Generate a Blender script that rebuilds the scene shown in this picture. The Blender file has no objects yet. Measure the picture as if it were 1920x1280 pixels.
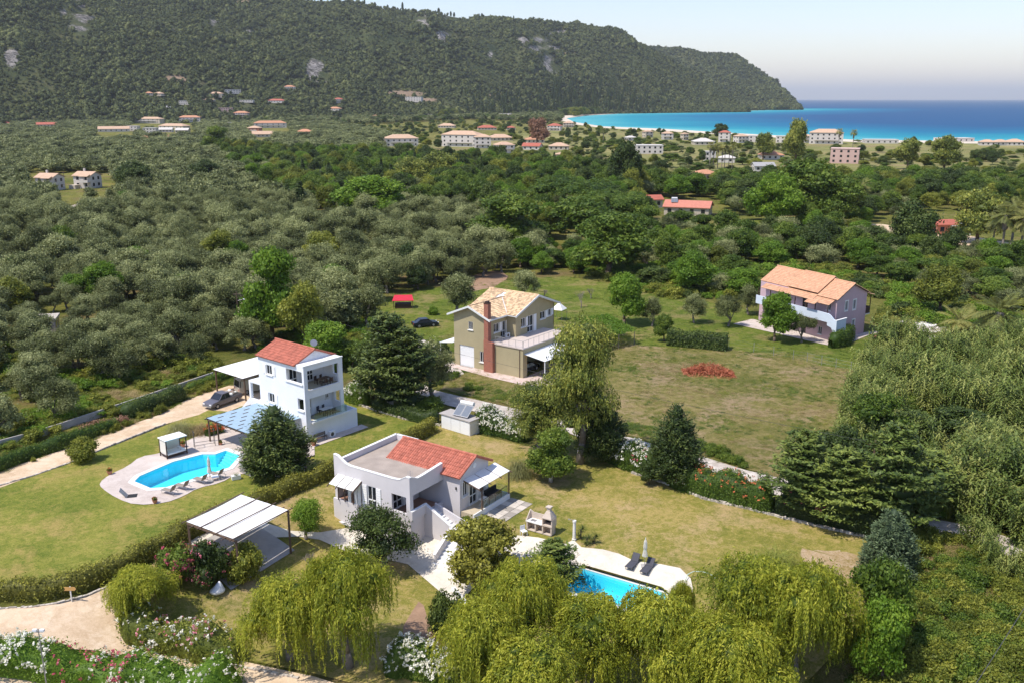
import bpy, bmesh, math, random
import numpy as np
from math import sin, cos, pi, radians, sqrt, atan2, hypot
from mathutils import Vector, Matrix, noise
from mathutils.geometry import delaunay_2d_cdt

# ------------------------------------------------------------------ camera, sky, sun, exposure
SC = bpy.context.scene
COL = SC.collection
FPX, CAMH = 1720.0, 38.0                       # focal length in photo pixels (1920 wide), height above the lawns
HAZE_D = 4.5e-5
PITCH = math.atan((640 - 186) / FPX)
cam = bpy.data.cameras.new('camera'); cam.sensor_width = 36.0
cam.lens = 36.0 * FPX / 1920.0; cam.clip_start = 0.5; cam.clip_end = 200000
camo = bpy.data.objects.new('camera', cam); COL.objects.link(camo)
camo.location = (0, 0, CAMH); camo.rotation_euler = (pi / 2 - PITCH, 0, 0)
SC.camera = camo
SUN_EL = radians(60); SUN_DIR = Vector((-0.86, -0.50, 0)).normalized()
w = bpy.data.worlds.new('World'); SC.world = w; w.use_nodes = True
nt = w.node_tree; nt.nodes.clear()
sky = nt.nodes.new('ShaderNodeTexSky'); sky.sky_type = 'NISHITA'; sky.sun_disc = False
sky.sun_elevation = SUN_EL; sky.sun_rotation = atan2(SUN_DIR.x, SUN_DIR.y)
sky.air_density = 1.2; sky.dust_density = 0.4; sky.ozone_density = 2.6; sky.altitude = 0
bg = nt.nodes.new('ShaderNodeBackground'); bg.inputs['Strength'].default_value = 0.15
wo = nt.nodes.new('ShaderNodeOutputWorld')
tn = nt.nodes.new('ShaderNodeMix'); tn.data_type = 'RGBA'; tn.blend_type = 'MULTIPLY'; tn.inputs[0].default_value = 1.0; tn.inputs[7].default_value = (1.03, 0.965, 1.06, 1)
nt.links.new(sky.outputs[0], tn.inputs[6]); nt.links.new(tn.outputs[2], bg.inputs[0]); nt.links.new(bg.outputs[0], wo.inputs[0])
sl = bpy.data.lights.new('sun', 'SUN'); sl.energy = 4.3; sl.angle = radians(0.5); sl.color = (1.0, 0.94, 0.85)
slo = bpy.data.objects.new('sun', sl); COL.objects.link(slo)
sv = Vector((SUN_DIR.x * cos(SUN_EL), SUN_DIR.y * cos(SUN_EL), sin(SUN_EL)))
slo.rotation_euler = sv.to_track_quat('Z', 'Y').to_euler(); slo.location = sv * 200
SC.view_settings.view_transform = 'Standard'; SC.view_settings.look = 'None'
SC.view_settings.gamma = 1.0; SC.view_settings.exposure = 0.30
try: SC.view_settings.use_curve_mapping = False
except Exception: pass
SC.cycles.max_bounces = 8; SC.cycles.transparent_max_bounces = 10
SC.cycles.volume_bounces = 0
try: SC.cycles.use_denoising = True
except Exception: pass

# ------------------------------------------------------------------ terrain height near the villas, pixel -> ground helpers
def sstep(a, b, v):
    t = min(1.0, max(0.0, (v - a) / (b - a))); return t * t * (3 - 2 * t)
def ray(px, py):
    v = (py - 640) / FPX
    return ((px - 960) / FPX, cos(PITCH) - v * sin(PITCH), -sin(PITCH) - v * cos(PITCH))
def G0(px, py, z=0.0):
    d = ray(px, py); t = (z - CAMH) / d[2]; return (d[0] * t, d[1] * t)
BX = (cos(radians(56)), sin(radians(56)))
GC = (-4.85, 78.58)
HA, HB = G0(150, 1100), G0(700, 862)           # the long hedge: the ground falls away below it
_hd = hypot(HB[0] - HA[0], HB[1] - HA[1]); HN = ((HB[1] - HA[1]) / _hd, -(HB[0] - HA[0]) / _hd)
LOW = -2.4
def T(x, y):
    if y > 96 or y < 0 or x < -70 or x > 60: 
        if y > 96: return 0.0
    dA = (x - HA[0]) * HN[0] + (y - HA[1]) * HN[1]
    xl = (x - GC[0]) * BX[0] + (y - GC[1]) * BX[1]
    return LOW * sstep(0.5, 11.0, dA) * sstep(-3.0, 6.5, -xl)
def G(px, py, dz=0.0):
    z = 0.0
    for _ in range(12):
        x, y = G0(px, py, z + dz); z = T(x, y)
    return Vector((x, y, z))
def proj(X, Y, Z):
    dz = Z - CAMH; dep = Y * cos(PITCH) - dz * sin(PITCH); up = Y * sin(PITCH) + dz * cos(PITCH)
    return 960 + FPX * X / dep, 640 - FPX * up / dep
def height_to(P, py):
    lo, hi = -5.0, 120.0
    for _ in range(40):
        m = (lo + hi) / 2
        if proj(P[0], P[1], P[2] + m)[1] > py: lo = m
        else: hi = m
    return lo
def ppm(P): return FPX / sqrt(P[0] ** 2 + P[1] ** 2 + CAMH ** 2)   # photo pixels per metre
def inpoly(x, y, poly):
    c = False; j = len(poly) - 1
    for i in range(len(poly)):
        xi, yi = poly[i]; xj, yj = poly[j]
        if (yi > y) != (yj > y) and x < (xj - xi) * (y - yi) / (yj - yi) + xi: c = not c
        j = i
    return c

# ------------------------------------------------------------------ scene tree helpers
def link(o, parent=None):
    COL.objects.link(o)
    if parent is not None: o.parent = parent
    return o
def tag(o, label=None, cat=None, group=None, kind=None):
    if label: o['label'] = label
    if cat: o['category'] = cat
    if group: o['group'] = group
    if kind: o['kind'] = kind
    return o
def thing(name, label, cat, loc=(0, 0, 0), rz=0.0, group=None):
    o = bpy.data.objects.new(name, None); o.empty_display_size = 0.5; link(o)
    o.location = loc; o.rotation_euler = (0, 0, rz); return tag(o, label, cat, group)
def copy_tree(o, parent=None):
    c = o.copy(); COL.objects.link(c); c.parent = parent
    for ch in list(o.children): copy_tree(ch, c)
    return c

class MB:
    def __init__(s): s.v = []; s.f = []; s.t = []
    def quad(s, *p, tone=0.5):
        n = len(s.v); s.v += [tuple(q) for q in p]; s.f.append(tuple(range(n, n + len(p)))); s.t.append(tone); return s
    def box(s, x0, x1, y0, y1, z0, z1, tone=0.5):
        n = len(s.v)
        s.v += [(x0, y0, z0), (x1, y0, z0), (x1, y1, z0), (x0, y1, z0), (x0, y0, z1), (x1, y0, z1), (x1, y1, z1), (x0, y1, z1)]
        s.f += [(n, n + 3, n + 2, n + 1), (n + 4, n + 5, n + 6, n + 7), (n, n + 1, n + 5, n + 4), (n + 1, n + 2, n + 6, n + 5), (n + 2, n + 3, n + 7, n + 6), (n + 3, n, n + 4, n + 7)]
        s.t += [tone] * 6; return s
    def prism(s, poly, z0, z1, tone=0.5):          # poly: (x,y) list, counter-clockwise
        n = len(s.v); k = len(poly)
        s.v += [(p[0], p[1], z0) for p in poly] + [(p[0], p[1], z1) for p in poly]
        s.f.append(tuple(range(n + k - 1, n - 1, -1))); s.f.append(tuple(range(n + k, n + 2 * k)))
        for i in range(k): j = (i + 1) % k; s.f.append((n + i, n + j, n + k + j, n + k + i))
        s.t += [tone] * (k + 2); return s
    def extr(s, pts, d, tone=0.5):                 # extrude a planar 3d loop by vector d
        n = len(s.v); k = len(pts)
        s.v += [tuple(p) for p in pts] + [(p[0] + d[0], p[1] + d[1], p[2] + d[2]) for p in pts]
        s.f.append(tuple(range(n + k - 1, n - 1, -1))); s.f.append(tuple(range(n + k, n + 2 * k)))
        for i in range(k): j = (i + 1) % k; s.f.append((n + i, n + j, n + k + j, n + k + i))
        s.t += [tone] * (k + 2); return s
    def tube(s, p, q, r0, r1=None, k=6, cap=True, tone=0.5):
        r1 = r0 if r1 is None else r1
        p, q = Vector(p), Vector(q); d = (q - p)
        if d.length < 1e-6: return s
        d.normalize(); a = d.orthogonal().normalized(); b = d.cross(a)
        n = len(s.v)
        for c, r in ((p, r0), (q, r1)):
            for i in range(k):
                th = 2 * pi * i / k; s.v.append(tuple(c + (a * cos(th) + b * sin(th)) * r))
        for i in range(k): j = (i + 1) % k; s.f.append((n + i, n + j, n + k + j, n + k + i)); s.t.append(tone)
        if cap: s.f.append(tuple(range(n + k - 1, n - 1, -1))); s.f.append(tuple(range(n + k, n + 2 * k))); s.t += [tone, tone]
        return s
    def path(s, pts, r, k=6):
        for i in range(len(pts) - 1):
            ra = r[i] if isinstance(r, (list, tuple)) else r; rb = r[i + 1] if isinstance(r, (list, tuple)) else r
            s.tube(pts[i], pts[i + 1], ra, rb, k, cap=(i in (0, len(pts) - 2)))
        return s
    def lathe(s, prof, c=(0, 0, 0), k=14, tone=0.5):     # prof: (r,z) list from bottom to top
        n = len(s.v)
        for r, z in prof:
            for i in range(k): th = 2 * pi * i / k; s.v.append((c[0] + r * cos(th), c[1] + r * sin(th), c[2] + z))
        for a in range(len(prof) - 1):
            for i in range(k): j = (i + 1) % k; s.f.append((n + a * k + i, n + a * k + j, n + (a + 1) * k + j, n + (a + 1) * k + i)); s.t.append(tone)
        s.f.append(tuple(range(n + k - 1, n - 1, -1))); s.f.append(tuple(range(n + (len(prof) - 1) * k, n + len(prof) * k))); s.t += [tone, tone]
        return s
    def mesh(s, name, m, smooth=False):
        me = bpy.data.meshes.new(name); me.from_pydata(s.v, [], s.f)
        if m is not None: me.materials.append(m)
        a = me.attributes.new('tone', 'FLOAT', 'FACE'); a.data.foreach_set('value', s.t)
        if smooth: me.polygons.foreach_set('use_smooth', [True] * len(me.polygons))
        me.update(); return me
    def build(s, name, m, parent=None, smooth=False, bevel=0.0, label=None, kind=None):
        o = bpy.data.objects.new(name, s.mesh(name, m, smooth)); link(o, parent)
        if bevel: b = o.modifiers.new('bevel', 'BEVEL'); b.width = bevel; b.segments = 2; b.limit_method = 'ANGLE'
        return tag(o, label, None, None, kind)
def obj(name, me, parent=None, kind=None):
    o = bpy.data.objects.new(name, me); link(o, parent)
    if kind: o['kind'] = kind
    return o

# ------------------------------------------------------------------ materials
def nodes(name):
    m = bpy.data.materials.new(name); m.use_nodes = True; n = m.node_tree; n.nodes.clear(); return m, n
def N(n, t, **kw):
    x = n.nodes.new('ShaderNode' + t)
    for k, v in kw.items():
        if k in x.inputs: x.inputs[k].default_value = v
        else: setattr(x, k, v)
    return x
def c4(c): return (c[0], c[1], c[2], 1)
def ramp(n, fac, stops):
    r = n.nodes.new('ShaderNodeValToRGB'); e = r.color_ramp.elements
    while len(e) < len(stops): e.new(0.5)
    for i, (p, c) in enumerate(stops): e[i].position = p; e[i].color = c4(c)
    n.links.new(fac, r.inputs[0]); return r.outputs[0]
def noisef(n, scale, detail=4, rough=0.55, vec=None, dist=0.0):
    x = N(n, 'TexNoise', Scale=scale, Detail=detail, Roughness=rough, Distortion=dist)
    if vec is None:
        tc = n.nodes.get('tc') or n.nodes.new('ShaderNodeTexCoord'); tc.name = 'tc'; vec = tc.outputs['Object']
    n.links.new(vec, x.inputs['Vector']); return x.outputs[0]
def mixc(n, f, a, b):
    x = n.nodes.new('ShaderNodeMix'); x.data_type = 'RGBA'
    for s, v in ((0, f), (6, a), (7, b)):
        if hasattr(v, 'links'): n.links.new(v, x.inputs[s])
        else: x.inputs[s].default_value = v if s == 0 else c4(v)
    return x.outputs[2]
def math2(n, op, a, b, clamp=False):
    x = n.nodes.new('ShaderNodeMath'); x.operation = op; x.use_clamp = clamp
    for i, v in enumerate((a, b)):
        if hasattr(v, 'links'): n.links.new(v, x.inputs[i])
        else: x.inputs[i].default_value = v
    return x.outputs[0]
def attr(n, name):
    a = n.nodes.new('ShaderNodeAttribute'); a.attribute_name = name; return a.outputs['Fac']
def out(n, sh):
    o = n.nodes.new('ShaderNodeOutputMaterial'); n.links.new(sh, o.inputs[0])
def prin(n, col, rough=0.7, spec=0.3, metal=0.0, bump=None, bstr=0.3, bdist=0.02):
    p = N(n, 'BsdfPrincipled', Roughness=rough, Metallic=metal); p.inputs['Specular IOR Level'].default_value = spec
    if hasattr(col, 'links'): n.links.new(col, p.inputs['Base Color'])
    else: p.inputs['Base Color'].default_value = c4(col)
    if bump is not None:
        b = N(n, 'Bump', Strength=bstr, Distance=bdist); n.links.new(bump, b.inputs['Height']); n.links.new(b.outputs[0], p.inputs['Normal'])
    return p.outputs[0]
_mc = {}
def M(name, col, rough=0.7, var=0.12, scale=3.0, spec=0.3, metal=0.0, bump=0.15, fine=40.0, tone=0.0):
    if name in _mc: return _mc[name]
    m, n = nodes(name)
    a = tuple(c * (1 - var) for c in col); b = tuple(min(1, c * (1 + var)) for c in col)
    nz = noisef(n, scale, 6, 0.6); nf = noisef(n, fine, 3, 0.6)
    f = math2(n, 'ADD', math2(n, 'MULTIPLY', nz, 0.7), math2(n, 'MULTIPLY', nf, 0.3))
    if tone: f = math2(n, 'ADD', f, math2(n, 'MULTIPLY', math2(n, 'SUBTRACT', attr(n, 'tone'), 0.5), tone))
    col2 = ramp(n, f, [(0.3, a), (0.7, b)])
    out(n, prin(n, col2, rough, spec, metal, nf if bump else None, bump, 0.02)); _mc[name] = m; return m
LEAFK = (1.12, 1.15, 1.1)
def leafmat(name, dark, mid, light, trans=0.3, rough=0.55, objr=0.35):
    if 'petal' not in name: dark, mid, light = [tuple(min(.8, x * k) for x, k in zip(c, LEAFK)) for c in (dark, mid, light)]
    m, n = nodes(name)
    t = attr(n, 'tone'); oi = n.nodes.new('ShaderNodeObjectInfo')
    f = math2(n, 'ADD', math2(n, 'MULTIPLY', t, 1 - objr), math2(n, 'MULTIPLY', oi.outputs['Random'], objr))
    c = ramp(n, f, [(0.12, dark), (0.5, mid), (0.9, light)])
    p = N(n, 'BsdfPrincipled', Roughness=rough); p.inputs['Specular IOR Level'].default_value = 0.25
    n.links.new(c, p.inputs['Base Color'])
    tr = n.nodes.new('ShaderNodeBsdfTranslucent')
    n.links.new(mixc(n, 0.35, c, tuple(x * 1.6 for x in light)), tr.inputs[0])
    mx = N(n, 'MixShader'); mx.inputs[0].default_value = trans
    n.links.new(p.outputs[0], mx.inputs[1]); n.links.new(tr.outputs[0], mx.inputs[2]); out(n, mx.outputs[0])
    return m
def groundmat(name, cols, scale=0.12, fine=2.2, bump=0.5, rough=0.95, blades=True, bdist=0.12, grass=1.0):
    # cols: dark, mid, light, patch (patch = dry / bare spots)
    m, n = nodes(name)
    big = noisef(n, scale, 5, 0.6); mid = noisef(n, fine, 6, 0.75, dist=0.8); fn = noisef(n, 7.0, 5, 0.8, dist=1.2)
    f = math2(n, 'ADD', math2(n, 'MULTIPLY', big, 0.40), math2(n, 'ADD', math2(n, 'MULTIPLY', mid, 0.36), math2(n, 'MULTIPLY', fn, 0.24)))
    c = ramp(n, f, [(0.415, cols[0]), (0.5, cols[1]), (0.575, cols[2])])
    pm = ramp(n, math2(n, 'ADD', math2(n, 'MULTIPLY', noisef(n, scale * 2.3, 6, 0.7), 0.6), math2(n, 'ADD', math2(n, 'MULTIPLY', mid, 0.22), math2(n, 'MULTIPLY', fn, 0.18))), [(0.5, (0, 0, 0)), (0.60, (1, 1, 1))])
    c = mixc(n, math2(n, 'MULTIPLY', pm, 0.85), c, cols[3])
    tuft = noisef(n, 2.6, 3, 0.9, dist=2.0)
    c = mixc(n, math2(n, 'MULTIPLY', ramp(n, tuft, [(0.50, (0, 0, 0)), (0.60, (1, 1, 1))]), 0.40 * grass), c, tuple(x * 0.55 for x in cols[0]))
    c = mixc(n, math2(n, 'MULTIPLY', ramp(n, noisef(n, 3.4, 3, 0.9, dist=2.0), [(0.54, (0, 0, 0)), (0.66, (1, 1, 1))]), 0.40 * grass), c, tuple(min(.9, x * 1.25) for x in cols[3]))
    h = math2(n, 'ADD', fn, tuft)
    out(n, prin(n, c, rough, 0.1, 0, h, bump, bdist)); return m

mt = {}
mt['white'] = M('white_render', (0.78, 0.77, 0.75), 0.8, 0.05, 0.6)
mt['bwhite'] = M('house_white_render', (0.755, 0.765, 0.785), 0.8, 0.08, 0.4)
mt['grey_lilac'] = M('lilac_grey_render', (0.61, 0.575, 0.575), 0.85, 0.09, 0.5)
mt['olive_wall'] = M('olive_render', (0.385, 0.33, 0.20), 0.85, 0.08, 0.7)
mt['pink_wall'] = M('pink_render', (0.52, 0.37, 0.40), 0.85, 0.1, 0.5)
mt['paleblue'] = M('pale_blue_render', (0.60, 0.66, 0.74), 0.8, 0.06, 0.6)
mt['red_tile'] = M('red_roof_tile', (0.44, 0.145, 0.095), 0.75, 0.2, 2.0, tone=0.6)
mt['buff_tile'] = M('buff_roof_tile', (0.62, 0.44, 0.27), 0.8, 0.3, 1.2, tone=0.9)
mt['orange_tile'] = M('orange_roof_tile', (0.60, 0.34, 0.205), 0.8, 0.15, 1.5, tone=0.5)
mt['canvas'] = M('white_canvas', (0.80, 0.78, 0.74), 0.85, 0.04, 1.0, bump=0.1)
mt['cream_canvas'] = M('cream_canvas', (0.70, 0.66, 0.58), 0.85, 0.05, 1.0, bump=0.1)
mt['bluesail'] = M('blue_grey_shade_cloth', (0.30, 0.41, 0.50), 0.8, 0.06, 1.0, bump=0.1)
mt['brown'] = M('brown_timber', (0.13, 0.085, 0.06), 0.6, 0.25, 6.0)
mt['darkbrown'] = M('dark_timber', (0.055, 0.03, 0.022), 0.6, 0.25, 6.0)
mt['metal'] = M('grey_metal', (0.35, 0.35, 0.36), 0.45, 0.08, 4.0, 0.5, 0.6)
mt['darkmetal'] = M('dark_metal', (0.09, 0.085, 0.08), 0.5, 0.1, 4.0, 0.5, 0.4)
mt['wmetal'] = M('white_metal', (0.72, 0.72, 0.70), 0.45, 0.04, 4.0)
mt['black'] = M('black_fabric', (0.025, 0.025, 0.028), 0.8, 0.2, 8.0)
mt['charcoal'] = M('charcoal_mesh', (0.07, 0.07, 0.085), 0.75, 0.15, 8.0)
mt['taupe'] = M('taupe_mesh_fabric', (0.30, 0.25, 0.20), 0.8, 0.12, 8.0)
mt['bark'] = M('bark', (0.14, 0.105, 0.075), 0.9, 0.35, 4.0, bump=0.6, fine=14)
mt['greybark'] = M('grey_bark', (0.20, 0.17, 0.14), 0.9, 0.35, 4.0, bump=0.6, fine=14)
mt['limebark'] = M('limewashed_bark', (0.70, 0.67, 0.62), 0.9, 0.2, 5.0, bump=0.5, fine=14)
mt['terracotta'] = M('terracotta', (0.45, 0.2, 0.12), 0.8, 0.15, 5.0)
mt['stone'] = M('pale_stone', (0.45, 0.40, 0.34), 0.9, 0.3, 2.0, bump=0.5, fine=9, tone=0.7)
mt['concrete'] = M('concrete', (0.40, 0.37, 0.34), 0.9, 0.15, 1.2, bump=0.3)
mt['roofconc'] = M('weathered_roof_screed', (0.36, 0.30, 0.25), 0.95, 0.22, 0.7, bump=0.4)
mt['plastic'] = M('white_plastic', (0.8, 0.8, 0.8), 0.35, 0.02, 3.0, 0.5)
mt['skin'] = M('skin', (0.5, 0.3, 0.2), 0.6, 0.08)
mt['hair'] = M('dark_hair', (0.03, 0.02, 0.015), 0.6, 0.1)
mt['tyre'] = M('tyre_rubber', (0.02, 0.02, 0.02), 0.8, 0.1)
mt['sand'] = M('sand', (0.62, 0.53, 0.42), 0.95, 0.12, 0.02)
mt['soil'] = M('bare_soil', (0.30, 0.19, 0.12), 0.95, 0.25, 0.8, bump=0.5, fine=6)
mt['rail'] = M('rail_metal', (0.45, 0.44, 0.43), 0.4, 0.06, 4, 0.5, 0.5)
def glassmat():
    m, n = nodes('dark_window_glass'); out(n, prin(n, (0.018, 0.022, 0.028), 0.08, 0.6)); return m
mt['glass'] = glassmat()
def clearglass():
    m, n = nodes('clear_glass'); t = N(n, 'BsdfTransparent'); t.inputs[0].default_value = (0.86, 0.93, 0.92, 1)
    g = N(n, 'BsdfGlossy', Roughness=0.05); mx = N(n, 'MixShader'); mx.inputs[0].default_value = 0.07
    n.links.new(t.outputs[0], mx.inputs[1]); n.links.new(g.outputs[0], mx.inputs[2]); out(n, mx.outputs[0]); return m
def clearglass_old():
    m, n = nodes('clear_glass')
    t = N(n, 'BsdfTransparent'); t.inputs[0].default_value = (0.72, 0.84, 0.82, 1)
    g = N(n, 'BsdfGlossy', Roughness=0.03); mx = N(n, 'MixShader'); fr = N(n, 'Fresnel', IOR=1.5)
    n.links.new(fr.outputs[0], mx.inputs[0]); n.links.new(t.outputs[0], mx.inputs[1]); n.links.new(g.outputs[0], mx.inputs[2]); out(n, mx.outputs[0]); return m
mt['clear'] = clearglass()
def poolwater():
    m, n = nodes('pool_water')
    t = N(n, 'BsdfTransparent'); t.inputs[0].default_value = (0.55, 0.93, 0.985, 1)
    g = N(n, 'BsdfGlossy', Roughness=0.04); mx = N(n, 'MixShader')
    b = N(n, 'Bump', Strength=0.25, Distance=0.05); n.links.new(noisef(n, 2.2, 3, 0.5), b.inputs['Height'])
    n.links.new(b.outputs[0], g.inputs['Normal'])
    fr = N(n, 'Fresnel', IOR=1.33); n.links.new(b.outputs[0], fr.inputs['Normal'])
    n.links.new(fr.outputs[0], mx.inputs[0]); n.links.new(t.outputs[0], mx.inputs[1]); n.links.new(g.outputs[0], mx.inputs[2]); out(n, mx.outputs[0]); return m
mt['water'] = poolwater()
mt['poolliner'] = M('pool_liner', (0.17, 0.76, 0.88), 0.6, 0.07, 0.8, bump=0.0)
def brickmat():
    m, n = nodes('red_brickwork')
    tc = n.nodes.new('ShaderNodeTexCoord')
    b = N(n, 'TexBrick', Scale=1.0); b.inputs['Brick Width'].default_value = 0.24; b.inputs['Row Height'].default_value = 0.085; b.inputs['Mortar Size'].default_value = 0.010
    b.inputs['Color1'].default_value = (0.36, 0.10, 0.06, 1); b.inputs['Color2'].default_value = (0.24, 0.07, 0.05, 1); b.inputs['Mortar'].default_value = (0.34, 0.24, 0.19, 1)
    sp = n.nodes.new('ShaderNodeSeparateXYZ'); n.links.new(tc.outputs['Object'], sp.inputs[0])
    cb = n.nodes.new('ShaderNodeCombineXYZ'); n.links.new(math2(n, 'ADD', sp.outputs[0], sp.outputs[1]), cb.inputs[0]); n.links.new(sp.outputs[2], cb.inputs[1])
    n.links.new(cb.outputs[0], b.inputs['Vector'])
    c = mixc(n, math2(n, 'MULTIPLY', noisef(n, 1.5, 5, 0.6), 0.5), b.outputs[0], (0.45, 0.20, 0.13))
    out(n, prin(n, c, 0.9, 0.2, 0, b.outputs[1], 0.4, -0.02)); return m
mt['brick'] = brickmat()
def pavemat(name, a, b, mortar, sc=3.0):
    m, n = nodes(name); v = N(n, 'TexVoronoi', Scale=sc); v.feature = 'DISTANCE_TO_EDGE'
    v2 = N(n, 'TexVoronoi', Scale=sc)
    tc = n.nodes.new('ShaderNodeTexCoord'); n.links.new(tc.outputs['Object'], v.inputs['Vector']); n.links.new(tc.outputs['Object'], v2.inputs['Vector'])
    col = mixc(n, v2.outputs['Color'], a, b)
    e = ramp(n, v.outputs['Distance'], [(0.02, (0, 0, 0)), (0.06, (1, 1, 1))])
    c = mixc(n, e, mortar, col); out(n, prin(n, c, 0.85, 0.2, 0, e, 0.3, 0.01)); return m
mt['crazy'] = pavemat('crazy_paving', (0.50, 0.37, 0.32), (0.66, 0.52, 0.46), (0.55, 0.48, 0.42))

# leaves
LM = {}
LM['olive'] = leafmat('olive_leaf', (0.036, 0.046, 0.013), (0.135, 0.150, 0.052), (0.34, 0.345, 0.150), 0.12, 0.5, 0.35)
LM['broad'] = leafmat('green_leaf', (0.024, 0.05, 0.008), (0.078, 0.125, 0.016), (0.19, 0.235, 0.034), 0.26)
LM['bright'] = leafmat('bright_green_leaf', (0.045, 0.09, 0.008), (0.10, 0.18, 0.015), (0.20, 0.28, 0.03), 0.32)
LM['yellow'] = leafmat('yellow_green_leaf', (0.05, 0.068, 0.010), (0.145, 0.165, 0.024), (0.31, 0.30, 0.048), 0.28)
LM['dark'] = leafmat('dark_green_leaf', (0.016, 0.030, 0.008), (0.045, 0.070, 0.014), (0.115, 0.145, 0.030), 0.14)
LM['ragged'] = leafmat('ragged_conifer_spray', (0.026, 0.045, 0.010), (0.085, 0.12, 0.024), (0.23, 0.26, 0.055), 0.12, objr=0.3)
LM['conifer'] = leafmat('conifer_spray', (0.016, 0.030, 0.008), (0.044, 0.068, 0.015), (0.14, 0.165, 0.036), 0.10, objr=0.2)
LM['greycon'] = leafmat('grey_green_conifer_spray', (0.04, 0.06, 0.03), (0.085, 0.12, 0.055), (0.17, 0.21, 0.10), 0.10, objr=0.2)
LM['willow'] = leafmat('willow_leaf', (0.050, 0.080, 0.008), (0.22, 0.245, 0.022), (0.47, 0.44, 0.055), 0.38, objr=0.15)
LM['euc'] = leafmat('eucalyptus_leaf', (0.035, 0.055, 0.012), (0.155, 0.185, 0.036), (0.38, 0.36, 0.075), 0.25, objr=0.2)
LM['reed'] = leafmat('cane_leaf', (0.03, 0.055, 0.010), (0.125, 0.165, 0.034), (0.34, 0.34, 0.10), 0.25, objr=0.5)
LM['pampas'] = leafmat('pampas_blade', (0.08, 0.085, 0.03), (0.19, 0.19, 0.07), (0.36, 0.31, 0.16), 0.2)
LM['straw'] = leafmat('straw_blade', (0.14, 0.10, 0.045), (0.30, 0.22, 0.10), (0.50, 0.38, 0.19), 0.2)
LM['palm'] = leafmat('palm_leaf', (0.05, 0.065, 0.018), (0.14, 0.15, 0.035), (0.30, 0.26, 0.08), 0.2)
LM['hedge'] = leafmat('hedge_leaf', (0.045, 0.045, 0.012), (0.15, 0.145, 0.022), (0.36, 0.33, 0.055), 0.25)
LM['brown'] = leafmat('dry_brown_leaf', (0.13, 0.06, 0.035), (0.27, 0.14, 0.09), (0.42, 0.26, 0.17), 0.1)
LM['red'] = leafmat('red_dry_leaf', (0.16, 0.035, 0.02), (0.38, 0.10, 0.055), (0.55, 0.22, 0.12), 0.1)
LM['wflower'] = leafmat('white_petal', (0.6, 0.55, 0.42), (0.78, 0.75, 0.62), (0.85, 0.84, 0.78), 0.2)
LM['pflower'] = leafmat('pink_petal', (0.45, 0.05, 0.10), (0.60, 0.12, 0.18), (0.75, 0.38, 0.42), 0.2)
LM['oflower'] = leafmat('orange_red_petal', (0.45, 0.05, 0.02), (0.60, 0.13, 0.05), (0.7, 0.25, 0.1), 0.2)
LM['hill'] = leafmat('hill_scrub_leaf', (0.028, 0.038, 0.012), (0.070, 0.084, 0.026), (0.145, 0.150, 0.050), 0.08, 0.8, objr=0.6)

GM = {}
GM['lawnA'] = groundmat('lawn_grass', ((0.085, 0.125, 0.016), (0.175, 0.19, 0.032), (0.29, 0.26, 0.06), (0.34, 0.25, 0.085)), 0.07, 1.3, 0.25)
GM['lawnB'] = groundmat('dry_lawn_grass', ((0.11, 0.13, 0.018), (0.22, 0.20, 0.040), (0.37, 0.28, 0.095), (0.44, 0.31, 0.16)), 0.07, 1.1, 0.3)
GM['meadow'] = groundmat('meadow_grass', ((0.13, 0.145, 0.03), (0.24, 0.215, 0.06), (0.37, 0.29, 0.12), (0.46, 0.32, 0.20)), 0.05, 0.8, 0.8, bdist=0.3)
GM['green'] = groundmat('green_meadow_grass', ((0.08, 0.13, 0.015), (0.15, 0.20, 0.025), (0.24, 0.25, 0.05), (0.36, 0.27, 0.12)), 0.06, 0.8, 0.8, bdist=0.3)
GM['under'] = groundmat('grove_floor', ((0.07, 0.09, 0.018), (0.15, 0.16, 0.03), (0.25, 0.23, 0.055), (0.26, 0.17, 0.09)), 0.03, 0.5, 0.8, bdist=0.3)
GM['road'] = groundmat('sandy_track', ((0.50, 0.36, 0.23), (0.60, 0.45, 0.30), (0.68, 0.52, 0.36), (0.70, 0.56, 0.41)), 0.15, 1.2, 0.2, grass=.25)
GM['lane'] = groundmat('pale_gravel_lane', ((0.38, 0.32, 0.27), (0.50, 0.44, 0.38), (0.60, 0.53, 0.46), (0.66, 0.60, 0.53)), 0.15, 1.2, 0.3, grass=.3)
GM['deck'] = groundmat('pool_deck', ((0.46, 0.385, 0.335), (0.53, 0.45, 0.395), (0.58, 0.50, 0.445), (0.60, 0.53, 0.475)), 0.2, 1.0, 0.05, grass=0.06)
GM['deck2'] = groundmat('cream_paving', ((0.56, 0.50, 0.41), (0.64, 0.58, 0.485), (0.70, 0.64, 0.545), (0.70, 0.65, 0.56)), 0.2, 1.0, 0.05, grass=0.06)
GM['field'] = groundmat('coastal_field', ((0.13, 0.15, 0.04), (0.22, 0.22, 0.07), (0.34, 0.30, 0.12), (0.30, 0.22, 0.12)), 0.008, 0.05, 0.6, bdist=0.5)
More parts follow.
